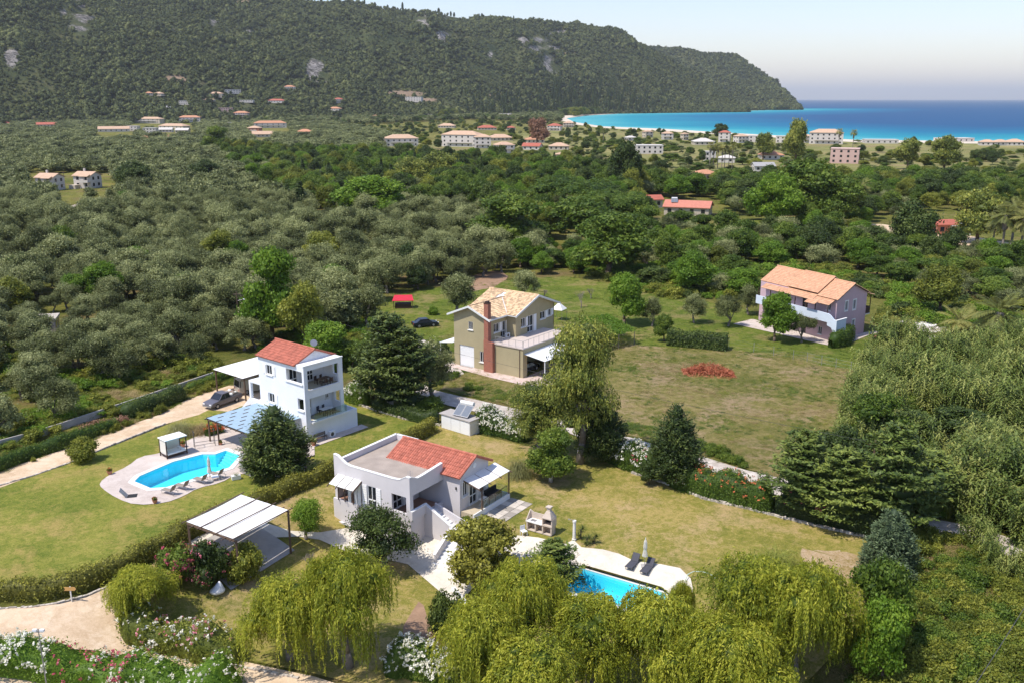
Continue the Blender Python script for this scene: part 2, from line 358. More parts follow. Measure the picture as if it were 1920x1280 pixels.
# ------------------------------------------------------------------ ground sheets
def cdt(outline, holes, spacing, zf, keep=None):
    vs = [Vector((p[0], p[1])) for p in outline]; ed = [(i, (i + 1) % len(vs)) for i in range(len(vs))]
    for h in holes:
        n = len(vs); vs += [Vector((p[0], p[1])) for p in h]; ed += [(n + i, n + (i + 1) % len(h)) for i in range(len(h))]
    if spacing:
        xs = [p[0] for p in outline]; ys = [p[1] for p in outline]
        x0, x1, y0, y1 = max(min(xs), -75), min(max(xs), 65), max(min(ys), 30), min(max(ys), 100)
        spacing = 1.0; y = float(math.ceil(y0))
        while y < y1:
            x = float(math.ceil(x0))
            while x < x1:
                t_ = T(x, y)
                if (abs(T(x + 1.5, y) - t_) + abs(T(x, y + 1.5) - t_) + abs(T(x - 1.5, y) - t_) > 1e-4 or (x % 6 == 0 and y % 6 == 0)) and inpoly(x, y, outline) and not any(inpoly(x, y, h) for h in holes): vs.append(Vector((x, y)))
                x += spacing
            y += spacing
    V, E, F, *_ = delaunay_2d_cdt(vs, ed, [], 0, 1e-4)
    fs = []
    for f in F:
        cx = sum(V[i].x for i in f) / len(f); cy = sum(V[i].y for i in f) / len(f)
        if inpoly(cx, cy, outline) and not any(inpoly(cx, cy, h) for h in holes): fs.append(tuple(f))
    return [(v.x, v.y, zf(v.x, v.y)) for v in V], fs
def densify(poly, step=2.0, closed=True):
    o = []; n = len(poly)
    for i in range(n if closed else n - 1):
        a, b = poly[i], poly[(i + 1) % n]; L = hypot(b[0] - a[0], b[1] - a[1]); k = max(1, int(L / step))
        o += [(a[0] + (b[0] - a[0]) * j / k, a[1] + (b[1] - a[1]) * j / k) for j in range(k)]
    if not closed: o.append(tuple(poly[-1][:2]))
    return o
def smoothpoly(poly, it=2, closed=True):
    for _ in range(it):
        o = []; n = len(poly)
        for i in range(n if closed else n - 1):
            a, b = poly[i], poly[(i + 1) % n]
            o += [(a[0] * .75 + b[0] * .25, a[1] * .75 + b[1] * .25), (a[0] * .25 + b[0] * .75, a[1] * .25 + b[1] * .75)]
        if not closed: o = [tuple(poly[0][:2])] + o + [tuple(poly[-1][:2])]
        poly = o
    return poly
def sheet(name, pts, dz, m, holes=(), spacing=2.0, px=True, smooth=0, step=2.0, jag=0.0):
    poly = [tuple(G(*p)[:2]) for p in pts] if px else [tuple(p[:2]) for p in pts]
    if smooth: poly = smoothpoly(poly, smooth)
    poly = densify(poly, step) if step else poly
    if jag:
        poly = [(p[0] + jag * noise.noise((p[0] * .9, p[1] * .9, 3.1)), p[1] + jag * noise.noise((p[0] * .9, p[1] * .9, 9.7))) for p in poly]
    v, f = cdt(poly, [list(h) for h in holes], spacing, lambda x, y: T(x, y) + dz)
    me = bpy.data.meshes.new(name); me.from_pydata(v, [], f); me.materials.append(m); me.update()
    for p in me.polygons:
        if p.normal.z < 0: me.flip_normals(); break
    o = bpy.data.objects.new(name, me); link(o); o['kind'] = 'structure'; return o

shore_px = [(2900, 268), (1920, 267), (1600, 263), (1400, 252), (1250, 243), (1130, 238), (1078, 230), (1062, 222), (1100, 217), (1160, 213.5), (1300, 211), (1400, 208), (1492, 205.5), (1500, 204.8)]
shore = [G0(*p) for p in shore_px]
# pools (world outlines)
POOL1 = [tuple(G(*p)[:2]) for p in [(252, 903), (262, 893), (325, 866), (380, 852), (404, 852), (424, 845), (450, 854), (430, 877), (374, 895), (312, 914), (283, 916)]]
POOL2 = [tuple(G(*p)[:2]) for p in [(1092, 1058), (1240, 1100), (1254, 1112), (1240, 1140), (1215, 1170), (1060, 1128), (1072, 1075)]]
land = [(-6000, -60), (3000, -60), (3200, 700)] + shore + [(1900, 6500), (-6000, 6500)]
POOLS = [POOL1, POOL2]
sheet('ground', land, -0.07, GM['under'], POOLS, 2.2, px=False, step=0)
fld = [(700, 272), (900, 262), (1040, 241), (1076, 236), (1130, 240.5), (1250, 246), (1400, 255.5), (1600, 267), (1920, 271), (2700, 272), (2700, 345), (1920, 325), (1600, 322), (1200, 322), (900, 300)]
sheet('coastal_field', fld, 0.06, GM['field'], (), 0, step=0)
bp = [(1078, 229.5), (1130, 237.5), (1250, 242.5), (1400, 251.5), (1600, 262.5), (1920, 266.5), (2900, 267.5), (2900, 272), (1920, 271), (1600, 267), (1400, 255.5), (1250, 246.5), (1130, 240.5), (1070, 233)]
sheet('beach', bp, 0.1, mt['sand'], (), 0, step=0)
sheet('far_beach', [(1078, 229.9), (1062, 222.2), (1100, 217.2), (1160, 213.6), (1175, 212.4), (1100, 214.2), (1030, 219.5), (1025, 223), (1045, 227)], 0.15, mt['sand'], (), 0, step=0)
sheet('cove_beach', [(1310, 211.2), (1340, 210.4), (1400, 208.5), (1400, 207.3), (1340, 208.2), (1290, 209.6)], 0.15, mt['sand'], (), 0, step=0)

lawnA = [(-120, 935), (0, 912), (60, 893), (130, 868), (205, 838), (310, 797), (390, 762), (470, 745), (560, 760), (640, 748), (700, 760), (760, 775), (826, 792), (820, 806), (760, 838), (700, 868), (620, 896), (540, 928), (470, 965), (345, 1012), (220, 1077), (150, 1107), (80, 1126), (0, 1122), (-120, 1110)]
sheet('lawn', lawnA, 0.012, GM['lawnA'], POOLS, 2.0, step=2.5)
lawnB = [(826, 792), (846, 805), (900, 815), (1000, 838), (1130, 858), (1200, 885), (1265, 908), (1320, 930), (1400, 950), (1470, 968), (1540, 985), (1640, 1010), (1660, 1060), (1640, 1110), (1600, 1190), (1500, 1290), (1300, 1340), (850, 1340), (700, 1290), (590, 1262), (480, 1240), (395, 1222), (300, 1195), (245, 1175), (232, 1140), (228, 1105), (345, 1012), (470, 965), (540, 928), (620, 896), (700, 868), (760, 838), (820, 806)]
sheet('villa_lawn', lawnB, 0.010, GM['lawnB'], POOLS, 1.6, step=2.0)
meadow = [(840, 700), (1130, 640), (1240, 650), (1370, 655), (1480, 668), (1560, 690), (1700, 700), (1640, 790), (1560, 850), (1480, 900), (1400, 882), (1330, 862), (1290, 850), (1215, 828), (1150, 808), (1000, 770), (925, 752), (860, 738), (820, 728)]
sheet('meadow', meadow, 0.012, GM['meadow'], (), 0, smooth=1, step=3, jag=1.2)
green = [(560, 640), (600, 600), (680, 575), (780, 545), (850, 535), (905, 530), (1000, 520), (1080, 520), (1180, 540), (1290, 560), (1400, 580), (1560, 625), (1720, 630), (1760, 680), (1560, 700), (1480, 676), (1370, 660), (1240, 655), (1100, 660), (840, 705), (700, 680), (600, 700)]
sheet('green_meadow', green, 0.008, GM['green'], (), 0, smooth=1, step=3, jag=1.2)
sheet('bare_earth', [(850, 530), (920, 505), (960, 515), (930, 540), (870, 548)], 0.016, mt['soil'], (), 0, smooth=2, step=2, jag=1)
track = [(-120, 915), (0, 882), (60, 862), (135, 836), (200, 812), (300, 777), (345, 752), (380, 738), (430, 722), (470, 722), (500, 738), (495, 752), (455, 760), (430, 772), (395, 768), (375, 776), (310, 795), (205, 836), (130, 867), (60, 892), (0, 912), (-120, 946)]
sheet('sandy_track', track, 0.020, GM['road'], (), 0, step=2, jag=0.5)
yard = [(-120, 1140), (0, 1145), (54, 1140), (108, 1132), (162, 1118), (201, 1102), (224, 1122), (230, 1160), (250, 1188), (300, 1208), (395, 1228), (480, 1246), (590, 1270), (700, 1300), (760, 1340), (560, 1340), (470, 1300), (390, 1275), (323, 1258), (240, 1235), (180, 1222), (90, 1212), (-120, 1200)]
sheet('sandy_yard', yard, 0.06, GM['road'], (), 2.0, step=2, jag=0.4)
sheet('sandy_path', [(-120, 1255), (0, 1255), (120, 1272), (260, 1310), (200, 1360), (-120, 1330)], 0.05, GM['road'], (), 2.0, step=2, jag=0.4)
lane = [(700, 700), (790, 720), (812, 730), (860, 742), (925, 757), (1000, 772), (1150, 812), (1215, 830), (1300, 849), (1345, 864), (1400, 880), (1500, 905), (1640, 945), (1730, 968), (1800, 982), (1920, 1015), (2100, 1060), (2100, 1120), (1920, 1062), (1860, 1020), (1790, 1005), (1720, 995), (1640, 975), (1500, 940), (1400, 908), (1340, 888), (1295, 872), (1215, 852), (1150, 835), (1000, 795), (925, 778), (860, 765), (812, 752), (780, 740), (690, 712)]
sheet('gravel_lane', lane, 0.018, GM['lane'], (), 0, step=2, jag=0.5)
sheet('driveway', [(785, 632), (812, 645), (842, 668), (870, 700), (850, 712), (822, 695), (800, 672), (775, 645)], 0.02, GM['lane'], (), 0, step=2)
sheet('pale_drive', [(1690, 633), (1760, 628), (1860, 640), (1980, 640), (1980, 662), (1860, 655), (1760, 650), (1700, 648)], 0.02, GM['lane'], (), 0, smooth=1, step=2, jag=.3)
sheet('villa_drive', [(1560, 425), (1640, 418), (1700, 428), (1750, 430), (1830, 445), (1980, 470), (1980, 490), (1850, 470), (1740, 448), (1640, 440), (1560, 440)], 0.02, GM['road'], (), 0, smooth=1, step=4, jag=.8)
sheet('pool_lawn', [(1330, 420), (1420, 412), (1560, 415), (1700, 430), (1900, 462), (1980, 480), (1980, 500), (1880, 490), (1740, 455), (1560, 445), (1420, 440), (1330, 440)], 0.012, GM['green'], (), 0, smooth=1, step=4)
# pool surroundings
deck1 = [(190, 915), (186, 905), (205, 890), (240, 874), (262, 856), (300, 850), (330, 838), (352, 825), (388, 810), (440, 790), (480, 778), (560, 800), (600, 850), (560, 862), (490, 885), (440, 890), (415, 905), (370, 915), (345, 930), (310, 943), (255, 947), (220, 935)]
sheet('pool_deck', deck1, 0.06, GM['deck'], [POOL1], 0, smooth=1, step=1.5)
deck2 = [(985, 1005), (1010, 1008), (1060, 1020), (1075, 1012), (1090, 1026), (1130, 1030), (1160, 1038), (1190, 1052), (1240, 1058), (1275, 1065), (1295, 1085), (1300, 1110), (1270, 1150), (1240, 1200), (1040, 1160), (985, 1080), (945, 1060), (905, 1065), (890, 1100), (870, 1120), (888, 1150), (868, 1160), (835, 1118), (800, 1088), (765, 1058), (730, 1050), (640, 1030), (600, 1012), (560, 1006), (505, 1008), (490, 1035), (430, 1048), (385, 1025), (350, 1020), (400, 985), (470, 975), (545, 995), (600, 998), (650, 990), (700, 985), (840, 990), (900, 1000)]
sheet('terrace_paving', deck2, 0.06, GM['deck2'], [POOL2], 1.6, step=1.5)
def apron(name, pts, m, dz): return sheet(name, pts, dz, m, (), 0, px=False, step=0)

def pool(poly, depth, wname, steps=None, z0=0.0):
    if sum(poly[i - 1][0] * poly[i][1] - poly[i][0] * poly[i - 1][1] for i in range(len(poly))) < 0: poly = poly[::-1]
    b = MB(); n = len(poly); d = depth
    for i in range(n):
        a, c = poly[i], poly[(i + 1) % n]
        b.quad((a[0], a[1], z0 - d), (c[0], c[1], z0 - d), (c[0], c[1], z0 + 0.06), (a[0], a[1], z0 + 0.06))
    b.quad(*[(p[0], p[1], z0 - d) for p in poly])
    o = b.build('pool_shell', mt['poolliner']); o['kind'] = 'structure'
    wv = MB(); wv.quad(*[(p[0], p[1], z0 - 0.14) for p in poly]); wo_ = wv.build(wname, mt['water']); wo_['kind'] = 'structure'
    c = Vector((sum(p[0] for p in poly) / n, sum(p[1] for p in poly) / n)); k = MB()
    out_ = []
    for i in range(n):                                  # mitred outward offset
        a, p, e = Vector(poly[i - 1]), Vector(poly[i]), Vector(poly[(i + 1) % n])
        d1 = (p - a).normalized(); d2 = (e - p).normalized(); n1 = Vector((d1.y, -d1.x)); n2 = Vector((d2.y, -d2.x))
        if n1.dot(p - c) + n2.dot(p - c) < 0: n1, n2 = -n1, -n2
        m_ = (n1 + n2).normalized(); out_.append(p + m_ * 0.55 / max(0.5, m_.dot(n1)))
    for i in range(n):
        j = (i + 1) % n; a, c2, e, f = poly[i], poly[j], out_[j], out_[i]
        q = [(a[0], a[1]), (c2[0], c2[1]), (e[0], e[1]), (f[0], f[1])]
        ar = sum(q[t][0] * q[(t + 1) % 4][1] - q[(t + 1) % 4][0] * q[t][1] for t in range(4))
        if ar < 0: q = q[::-1]
        k.prism(q, z0 + 0.03, z0 + 0.11)
    ko = k.build('pool_coping', mt['white']); ko['kind'] = 'structure'
    return c
pool(POOL1, 1.45, 'pool_water')
zP2 = T(*G(1150, 1100)[:2])
pool(POOL2, 1.35, 'pool_water', z0=zP2)
b = MB()                                                  # steps inside the first pool
pa, pb = Vector(POOL1[5]), Vector(POOL1[6]); pc, pd = Vector(POOL1[4]), Vector(POOL1[7])
ax = ((pd + pc) / 2 - (pa + pb) / 2)
for i in range(5):
    s0, s1 = i * 0.17, (i + 1) * 0.17
    A = pa.lerp(pc, 0).lerp(pc, min(1, s0)) + ax * 0; q0 = pa + ax * s0; q1 = pb + (pd - pb) * s0; q2 = pb + (pd - pb) * s1; q3 = pa + ax * s1
    q = [tuple(pa.lerp(pc, s0)), tuple(pb.lerp(pd, s0)), tuple(pb.lerp(pd, s1)), tuple(pa.lerp(pc, s1))]
    ar = sum(q[t][0] * q[(t + 1) % 4][1] - q[(t + 1) % 4][0] * q[t][1] for t in range(4))
    if ar < 0: q = q[::-1]
    b.prism(q, -1.44, -0.24 - 0.22 * i)
so = b.build('pool_steps', M('pool_step_liner', (0.30, 0.78, 0.88), 0.5, 0.03)); so['kind'] = 'structure'

# ------------------------------------------------------------------ sea
def seamesh():
    cols = [radians(-62 + 124 * i / 240) for i in range(241)]; rows = [420 * (60000 / 420) ** (j / 150) for j in range(151)]
    S = np.array([[p[0], p[1]] for p in shore]); A = S[:-1]; D = S[1:] - A; L2 = (D ** 2).sum(1)
    v = []; dep = []
    for r in rows:
        for a in cols:
            x, y = r * sin(a), r * cos(a); v.append((x, y, -0.25))
    P = np.array(v)[:, :2]; best = np.full(len(P), 1e9)
    for k in range(len(A)):
        t = np.clip(((P - A[k]) @ D[k]) / L2[k], 0, 1); dd = np.linalg.norm(P - (A[k] + t[:, None] * D[k]), axis=1); best = np.minimum(best, dd)
    nc = len(cols); f = [(j * nc + i, j * nc + i + 1, (j + 1) * nc + i + 1, (j + 1) * nc + i) for j in range(150) for i in range(nc - 1)]
    me = bpy.data.meshes.new('sea'); me.from_pydata(v, [], f); a = me.attributes.new('depth', 'FLOAT', 'POINT'); a.data.foreach_set('value', best)
    m, n = nodes('sea_water')
    nz = noisef(n, 0.004, 5, 0.6)
    d = math2(n, 'DIVIDE', math2(n, 'ADD', attr(n, 'depth'), math2(n, 'MULTIPLY', math2(n, 'SUBTRACT', nz, 0.5), 260.0)), 1500.0)
    c = ramp(n, d, [(0.0, (0.11, 0.42, 0.42)), (0.07, (0.020, 0.27, 0.33)), (0.17, (0.012, 0.15, 0.26)), (0.34, (0.020, 0.080, 0.185)), (1.0, (0.028, 0.085, 0.18))])
    nb = noisef(n, 0.03, 6, 0.7)
    c = mixc(n, math2(n, 'MULTIPLY', nb, 0.3), c, (0.03, 0.12, 0.25))
    df = N(n, 'BsdfDiffuse'); n.links.new(c, df.inputs[0]); g = N(n, 'BsdfGlossy', Roughness=0.35); mx = N(n, 'MixShader'); mx.inputs[0].default_value = 0.06
    n.links.new(df.outputs[0], mx.inputs[1]); n.links.new(g.outputs[0], mx.inputs[2]); out(n, mx.outputs[0])
    me.materials.append(m); o = obj('sea', me); o['kind'] = 'structure'
seamesh()

# ------------------------------------------------------------------ hills
def lerpt(tab, x, k):
    if x <= tab[0][0]: return tab[0][k]
    for a, b in zip(tab, tab[1:]):
        if x <= b[0]:
            t = (x - a[0]) / (b[0] - a[0]); t = t * t * (3 - 2 * t) * 0.5 + t * 0.5; return a[k] + (b[k] - a[k]) * t
    return tab[-1][k]
MAIN = [(-1100, -170, 1500, 2700), (-300, -150, 1500, 2600), (0, -110, 1560, 2550), (200, -65, 1600, 2600), (350, -30, 1620, 2700), (440, -4, 1650, 2800), (560, 5, 1700, 2850), (640, 8, 1750, 2850), (800, 22, 1850, 2900), (870, 34, 1950, 3000), (960, 42, 2100, 3050), (1090, 52, 2400, 3300), (1130, 57, 2460, 3350), (1165, 66, 2550, 3380), (1200, 85, 2600, 3400), (1250, 112, 2680, 3350), (1290, 135, 2740, 3300), (1330, 160, 2800, 3250), (1365, 183, 2850, 3200), (1395, 203, 2900, 3100), (1410, 212, 2950, 3050)]
HEAD = [(1080, 110, 3300, 4300), (1200, 90, 3300, 4300), (1225, 90, 3300, 4300), (1290, 98, 3350, 4300), (1350, 101, 3380, 4250), (1378, 106, 3400, 4220), (1400, 121, 3420, 4200), (1440, 148, 3460, 4150), (1470, 171, 3500, 4100), (1488, 192, 3530, 4000), (1497, 205, 3560, 3800), (1503, 212, 3560, 3700)]
def az(x):
    d = ray(x, 200); L = hypot(d[0], d[1]); return d[0] / L, d[1] / L
def hillz(tab, x, t):
    y, b, r = lerpt(tab, x, 1), lerpt(tab, x, 2), lerpt(tab, x, 3)
    ax_, ay_ = az(x); d = b + (r - b) * t; px_, py_ = ax_ * d, ay_ * d
    dr = ray(x, y); zr = CAMH + dr[2] / hypot(dr[0], dr[1]) * r
    tt = max(0.0, min(1.0, t))
    f = (0.16 * tt + 0.84 * (tt ** 1.25 * 0.45 + (sin(tt * pi / 2) ** 1.5) * 0.55)) if t <= 1 else 1.0 - (t - 1) * 0.5
    q = Vector((px_ * 0.0022 + 3, py_ * 0.0011, 0.7)); g = noise.ridged_multi_fractal(q, 0.9, 2.1, 5, 1.0, 2.0) - 1.0
    g2 = noise.fractal(Vector((px_ * 0.011, py_ * 0.011, 2.0)), 0.8, 2.2, 4)
    amp = (tt * (1 - tt ** 3) if t <= 1 else 0)
    z = zr * f + amp * (g * 120 * min(1, zr / 200) + g2 * 14) + (g2 * 3 if t > .9 else 0) * (0.0)
    return px_, py_, z - (4.0 if t <= 0 else 0), d
ROCKS = [(150, 40, 24, 42), (120, 22, 12, 18), (590, 130, 18, 26), (612, 145, 10, 14), (790, 42, 22, 15), (683, 68, 6, 14), (835, 68, 26, 12), (920, 98, 6, 14), (1030, 118, 14, 24), (1045, 130, 10, 14), (1000, 75, 48, 7), (1050, 62, 34, 5), (1020, 92, 34, 8), (860, 32, 34, 7), (22, 105, 16, 20), (400, 42, 8, 8), (425, 88, 12, 6), (325, 58, 6, 10), (465, 62, 10, 8)]
SOILS = [(330, 150, 32, 9), (375, 158, 24, 8), (765, 175, 42, 7), (460, 3, 30, 4), (380, 168, 20, 5), (800, 188, 26, 4), (935, 180, 20, 5), (245, 217, 30, 4), (1060, 100, 30, 3)]
def pmask(lst, px_, py_, z):
    x, y = proj(px_, py_, z); s = 0.0
    for a, b_, rx, ry in lst:
        q = ((x - a) / rx) ** 2 + ((y - b_) / ry) ** 2
        if q < 4: s = max(s, math.exp(-q * 0.8))
    return s
def hillmesh(name, tab, x0, x1, dx, rows, m):
    v = []; rk = []; so_ = []; nc = int((x1 - x0) / dx) + 1
    for j in range(rows + 1):
        t = -0.04 + 1.34 * j / rows
        for i in range(nc):
            p = hillz(tab, x0 + i * dx, t); v.append(p[:3]); nn = 0.55 + 0.9 * noise.noise((p[0] * .02, p[1] * .012, p[2] * .03))
            rk.append(pmask(ROCKS, *p[:3]) * nn * .95); so_.append(pmask(SOILS, *p[:3]) * (nn + .4))
    f = [(j * nc + i, j * nc + i + 1, (j + 1) * nc + i + 1, (j + 1) * nc + i) for j in range(rows) for i in range(nc - 1)]
    me = bpy.data.meshes.new(name); me.from_pydata(v, [], f); me.polygons.foreach_set('use_smooth', [True] * len(f))
    a = me.attributes.new('rock', 'FLOAT', 'POINT'); a.data.foreach_set('value', rk)
    a = me.attributes.new('soil', 'FLOAT', 'POINT'); a.data.foreach_set('value', so_)
    me.materials.append(m); o = obj(name, me); o['kind'] = 'structure'; return o
def hillmat():
    m, n = nodes('hillside')
    nz = noisef(n, 0.012, 6, 0.65); fn = noisef(n, 0.09, 5, 0.7)
    c = ramp(n, math2(n, 'ADD', math2(n, 'MULTIPLY', nz, 0.6), math2(n, 'MULTIPLY', fn, 0.4)), [(0.38, (0.03, 0.045, 0.018)), (0.5, (0.07, 0.085, 0.03)), (0.62, (0.13, 0.13, 0.055))])
    rn = noisef(n, 0.06, 6, 0.85, dist=1.5)
    rc = ramp(n, rn, [(0.40, (0.05, 0.055, 0.045)), (0.47, (0.14, 0.125, 0.11)), (0.56, (0.42, 0.38, 0.34))])
    f = ramp(n, math2(n, 'ADD', attr(n, 'rock'), math2(n, 'MULTIPLY', math2(n, 'SUBTRACT', fn, 0.5), 0.8)), [(0.30, (0, 0, 0)), (0.5, (1, 1, 1))])
    c = mixc(n, f, c, rc)
    f2 = ramp(n, math2(n, 'ADD', attr(n, 'soil'), math2(n, 'MULTIPLY', math2(n, 'SUBTRACT', fn, 0.5), 0.8)), [(0.45, (0, 0, 0)), (0.65, (1, 1, 1))])
    c = mixc(n, f2, c, (0.34, 0.24, 0.16))
    out(n, prin(n, c, 0.95, 0.1, 0, rn, 1.0, 6.0)); return m
HM = hillmat()
hillmesh('hills', MAIN, -1100, 1410, 6, 100, HM)
hillmesh('headland_hill', HEAD, 1080, 1503, 3, 60, HM)
# ------------------------------------------------------------------ foliage builders
class Fol:
    def __init__(s): s.C = []; s.A = []; s.B = []; s.t = []
    def add(s, C, A, B, t): s.C.append(C); s.A.append(A); s.B.append(B); s.t.append(t)
    def mesh(s, name, m, extra=None):
        C = np.concatenate(s.C); A = np.concatenate(s.A); B = np.concatenate(s.B); t = np.concatenate(s.t); n = len(C)
        V = np.empty((n, 4, 3)); V[:, 0] = C - A; V[:, 1] = C + B - A * 0.15; V[:, 2] = C + A; V[:, 3] = C - B - A * 0.15
        V = V.reshape(-1, 3); nf = n; li = np.arange(4 * n, dtype=np.int32); ls = np.arange(n, dtype=np.int32) * 4
        if extra is not None:                       # (verts, tri faces, tones) of inner masses
            ev, ef, et = extra; off = len(V); V = np.concatenate([V, ev]); li = np.concatenate([li, (ef + off).reshape(-1).astype(np.int32)])
            ls = np.concatenate([ls, 4 * n + np.arange(len(ef), dtype=np.int32) * 3]); t = np.concatenate([t, et]); nf += len(ef)
        me = bpy.data.meshes.new(name); me.vertices.add(len(V)); me.vertices.foreach_set('co', V.astype(np.float32).reshape(-1))
        me.loops.add(len(li)); me.loops.foreach_set('vertex_index', li); me.polygons.add(nf); me.polygons.foreach_set('loop_start', ls)
        me.update(calc_edges=True)
        a = me.attributes.new('tone', 'FLOAT', 'FACE'); a.data.foreach_set('value', t.astype(np.float32)); me.materials.append(m); return me
def unit(v): return v / np.maximum(1e-9, np.linalg.norm(v, axis=-1, keepdims=True))
def rdir(r, n): return unit(r.normal(size=(n, 3)))
def leaves(F, r, C, Nrm, L, W, tone, along=None, spread=0.7, tv=0.18):
    n = len(C); Nn = unit(Nrm + r.normal(size=(n, 3)) * spread)
    D = r.normal(size=(n, 3)) if along is None else along + r.normal(size=(n, 3)) * 0.25
    A = unit(D - (D * Nn).sum(1, keepdims=True) * Nn); B = np.cross(Nn, A); s = r.uniform(0.6, 1.3, size=(n, 1))
    F.add(C, A * s * L / 2, B * s * W / 2, np.clip(tone + r.normal(size=n) * tv, 0, 1))
_ICO = None
def ico(sub=2):
    bm = bmesh.new(); bmesh.ops.create_icosphere(bm, subdivisions=sub, radius=1.0); bm.verts.ensure_lookup_table()
    v = np.array([p.co[:] for p in bm.verts]); f = np.array([[q.index for q in a.verts] for a in bm.faces]); bm.free(); return v, f
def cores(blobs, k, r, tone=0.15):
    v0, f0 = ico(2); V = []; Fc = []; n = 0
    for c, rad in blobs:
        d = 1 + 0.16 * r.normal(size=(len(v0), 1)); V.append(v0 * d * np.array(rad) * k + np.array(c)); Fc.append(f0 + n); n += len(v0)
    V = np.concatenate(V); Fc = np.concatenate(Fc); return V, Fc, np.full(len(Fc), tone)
def crown(blobs, r, nleaf, L, W, per=12, tw=0.25, low=-0.35, spread=0.7, up=0.0, tonev=0.14, droop=0.0, rough=0.16):
    F = Fol(); c = np.array([b[0] for b in blobs], float); R = np.array([b[1] for b in blobs], float)
    wgt = (R.mean(1) ** 2); wgt /= wgt.sum(); nt_ = int(nleaf / per)
    bi = r.choice(len(blobs), size=nt_ * 2, p=wgt); u = rdir(r, nt_ * 2); ok = u[:, 2] > low - r.random(nt_ * 2) * 0.3
    bi, u = bi[ok], u[ok]; P = c[bi] + R[bi] * u * (0.90 + rough * r.normal(size=(len(u), 1)))
    keep = np.ones(len(P), bool)
    for k in range(len(blobs)):
        q = (((P - c[k]) / R[k]) ** 2).sum(1); keep &= ~((q < 0.55) & (bi != k))
    P, u, bi = P[keep][:nt_], u[keep][:nt_], bi[keep][:nt_]
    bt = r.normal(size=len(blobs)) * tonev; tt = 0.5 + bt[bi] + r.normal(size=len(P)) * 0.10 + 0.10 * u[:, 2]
    idx = np.repeat(np.arange(len(P)), per); C = P[idx] + r.normal(size=(len(idx), 3)) * tw * np.array([1, 1, 0.75])
    al = None
    if droop: al = np.tile(np.array([0, 0, -1.0]), (len(idx), 1)) * droop + u[idx] * 0.4
    leaves(F, r, C, u[idx] + np.array([0, 0, up]), L, W, tt[idx], al, spread)
    return F
def limbs(b, blobs, base=(0, 0, 0), h0=1.2, r0=0.22, rng=None, lean=0.2, k=6, n=7):
    rng = rng or random.Random(1); fork = Vector(base) + Vector((rng.uniform(-lean, lean), rng.uniform(-lean, lean), h0))
    mid = Vector(base).lerp(fork, .5) + Vector((rng.uniform(-.1, .1), rng.uniform(-.1, .1), 0))
    b.path([Vector(base) - Vector((0, 0, .3)), mid, fork], [r0 * 1.25, r0, r0 * .8], k)
    bl = sorted(blobs, key=lambda q: -q[1][0])[:n]
    for c, rad in bl:
        c = Vector(c); m = fork.lerp(c, .5) + Vector((rng.uniform(-.25, .25), rng.uniform(-.25, .25), rng.uniform(-.1, .3)))
        b.path([fork, m, c], [r0 * .55, r0 * .33, r0 * .12], 5)
PR = {}          # species -> list of (trunk mesh, crown mesh, width, height)
def proto(sp, i, blobs, F, lm, bark, W, H, core=0.68, h0=1.2, r0=0.2, lean=.2, trunk=None, ctone=0.15, bn=7):
    r = np.random.default_rng(i + 50)
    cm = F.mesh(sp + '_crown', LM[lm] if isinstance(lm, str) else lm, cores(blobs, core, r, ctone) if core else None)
    if trunk is None:
        b = MB(); limbs(b, blobs, h0=h0, r0=r0, rng=random.Random(i), lean=lean, n=bn); trunk = b.mesh(sp + '_trunk', mt[bark], True)
    PR.setdefault(sp, []).append((trunk, cm, W, H))
def rblobs(rng, n, W, H, z0, rmin, rmax, flat=0.8, top=1.0):
    o = []; 
    for i in range(n):
        a = rng.uniform(0, 2 * pi); q = sqrt(rng.random()) ; rr = rng.uniform(rmin, rmax)
        hz = rng.random(); lim = sqrt(max(0.05, 1 - (abs(hz - 0.42) / 0.62) ** 2)) * top
        R_ = (W / 2 - rr) * q * lim
        o.append(((R_ * cos(a), R_ * sin(a), z0 + rr * .7 + hz * (H - z0 - rr * 1.5)), (rr, rr, rr * flat)))
    return o
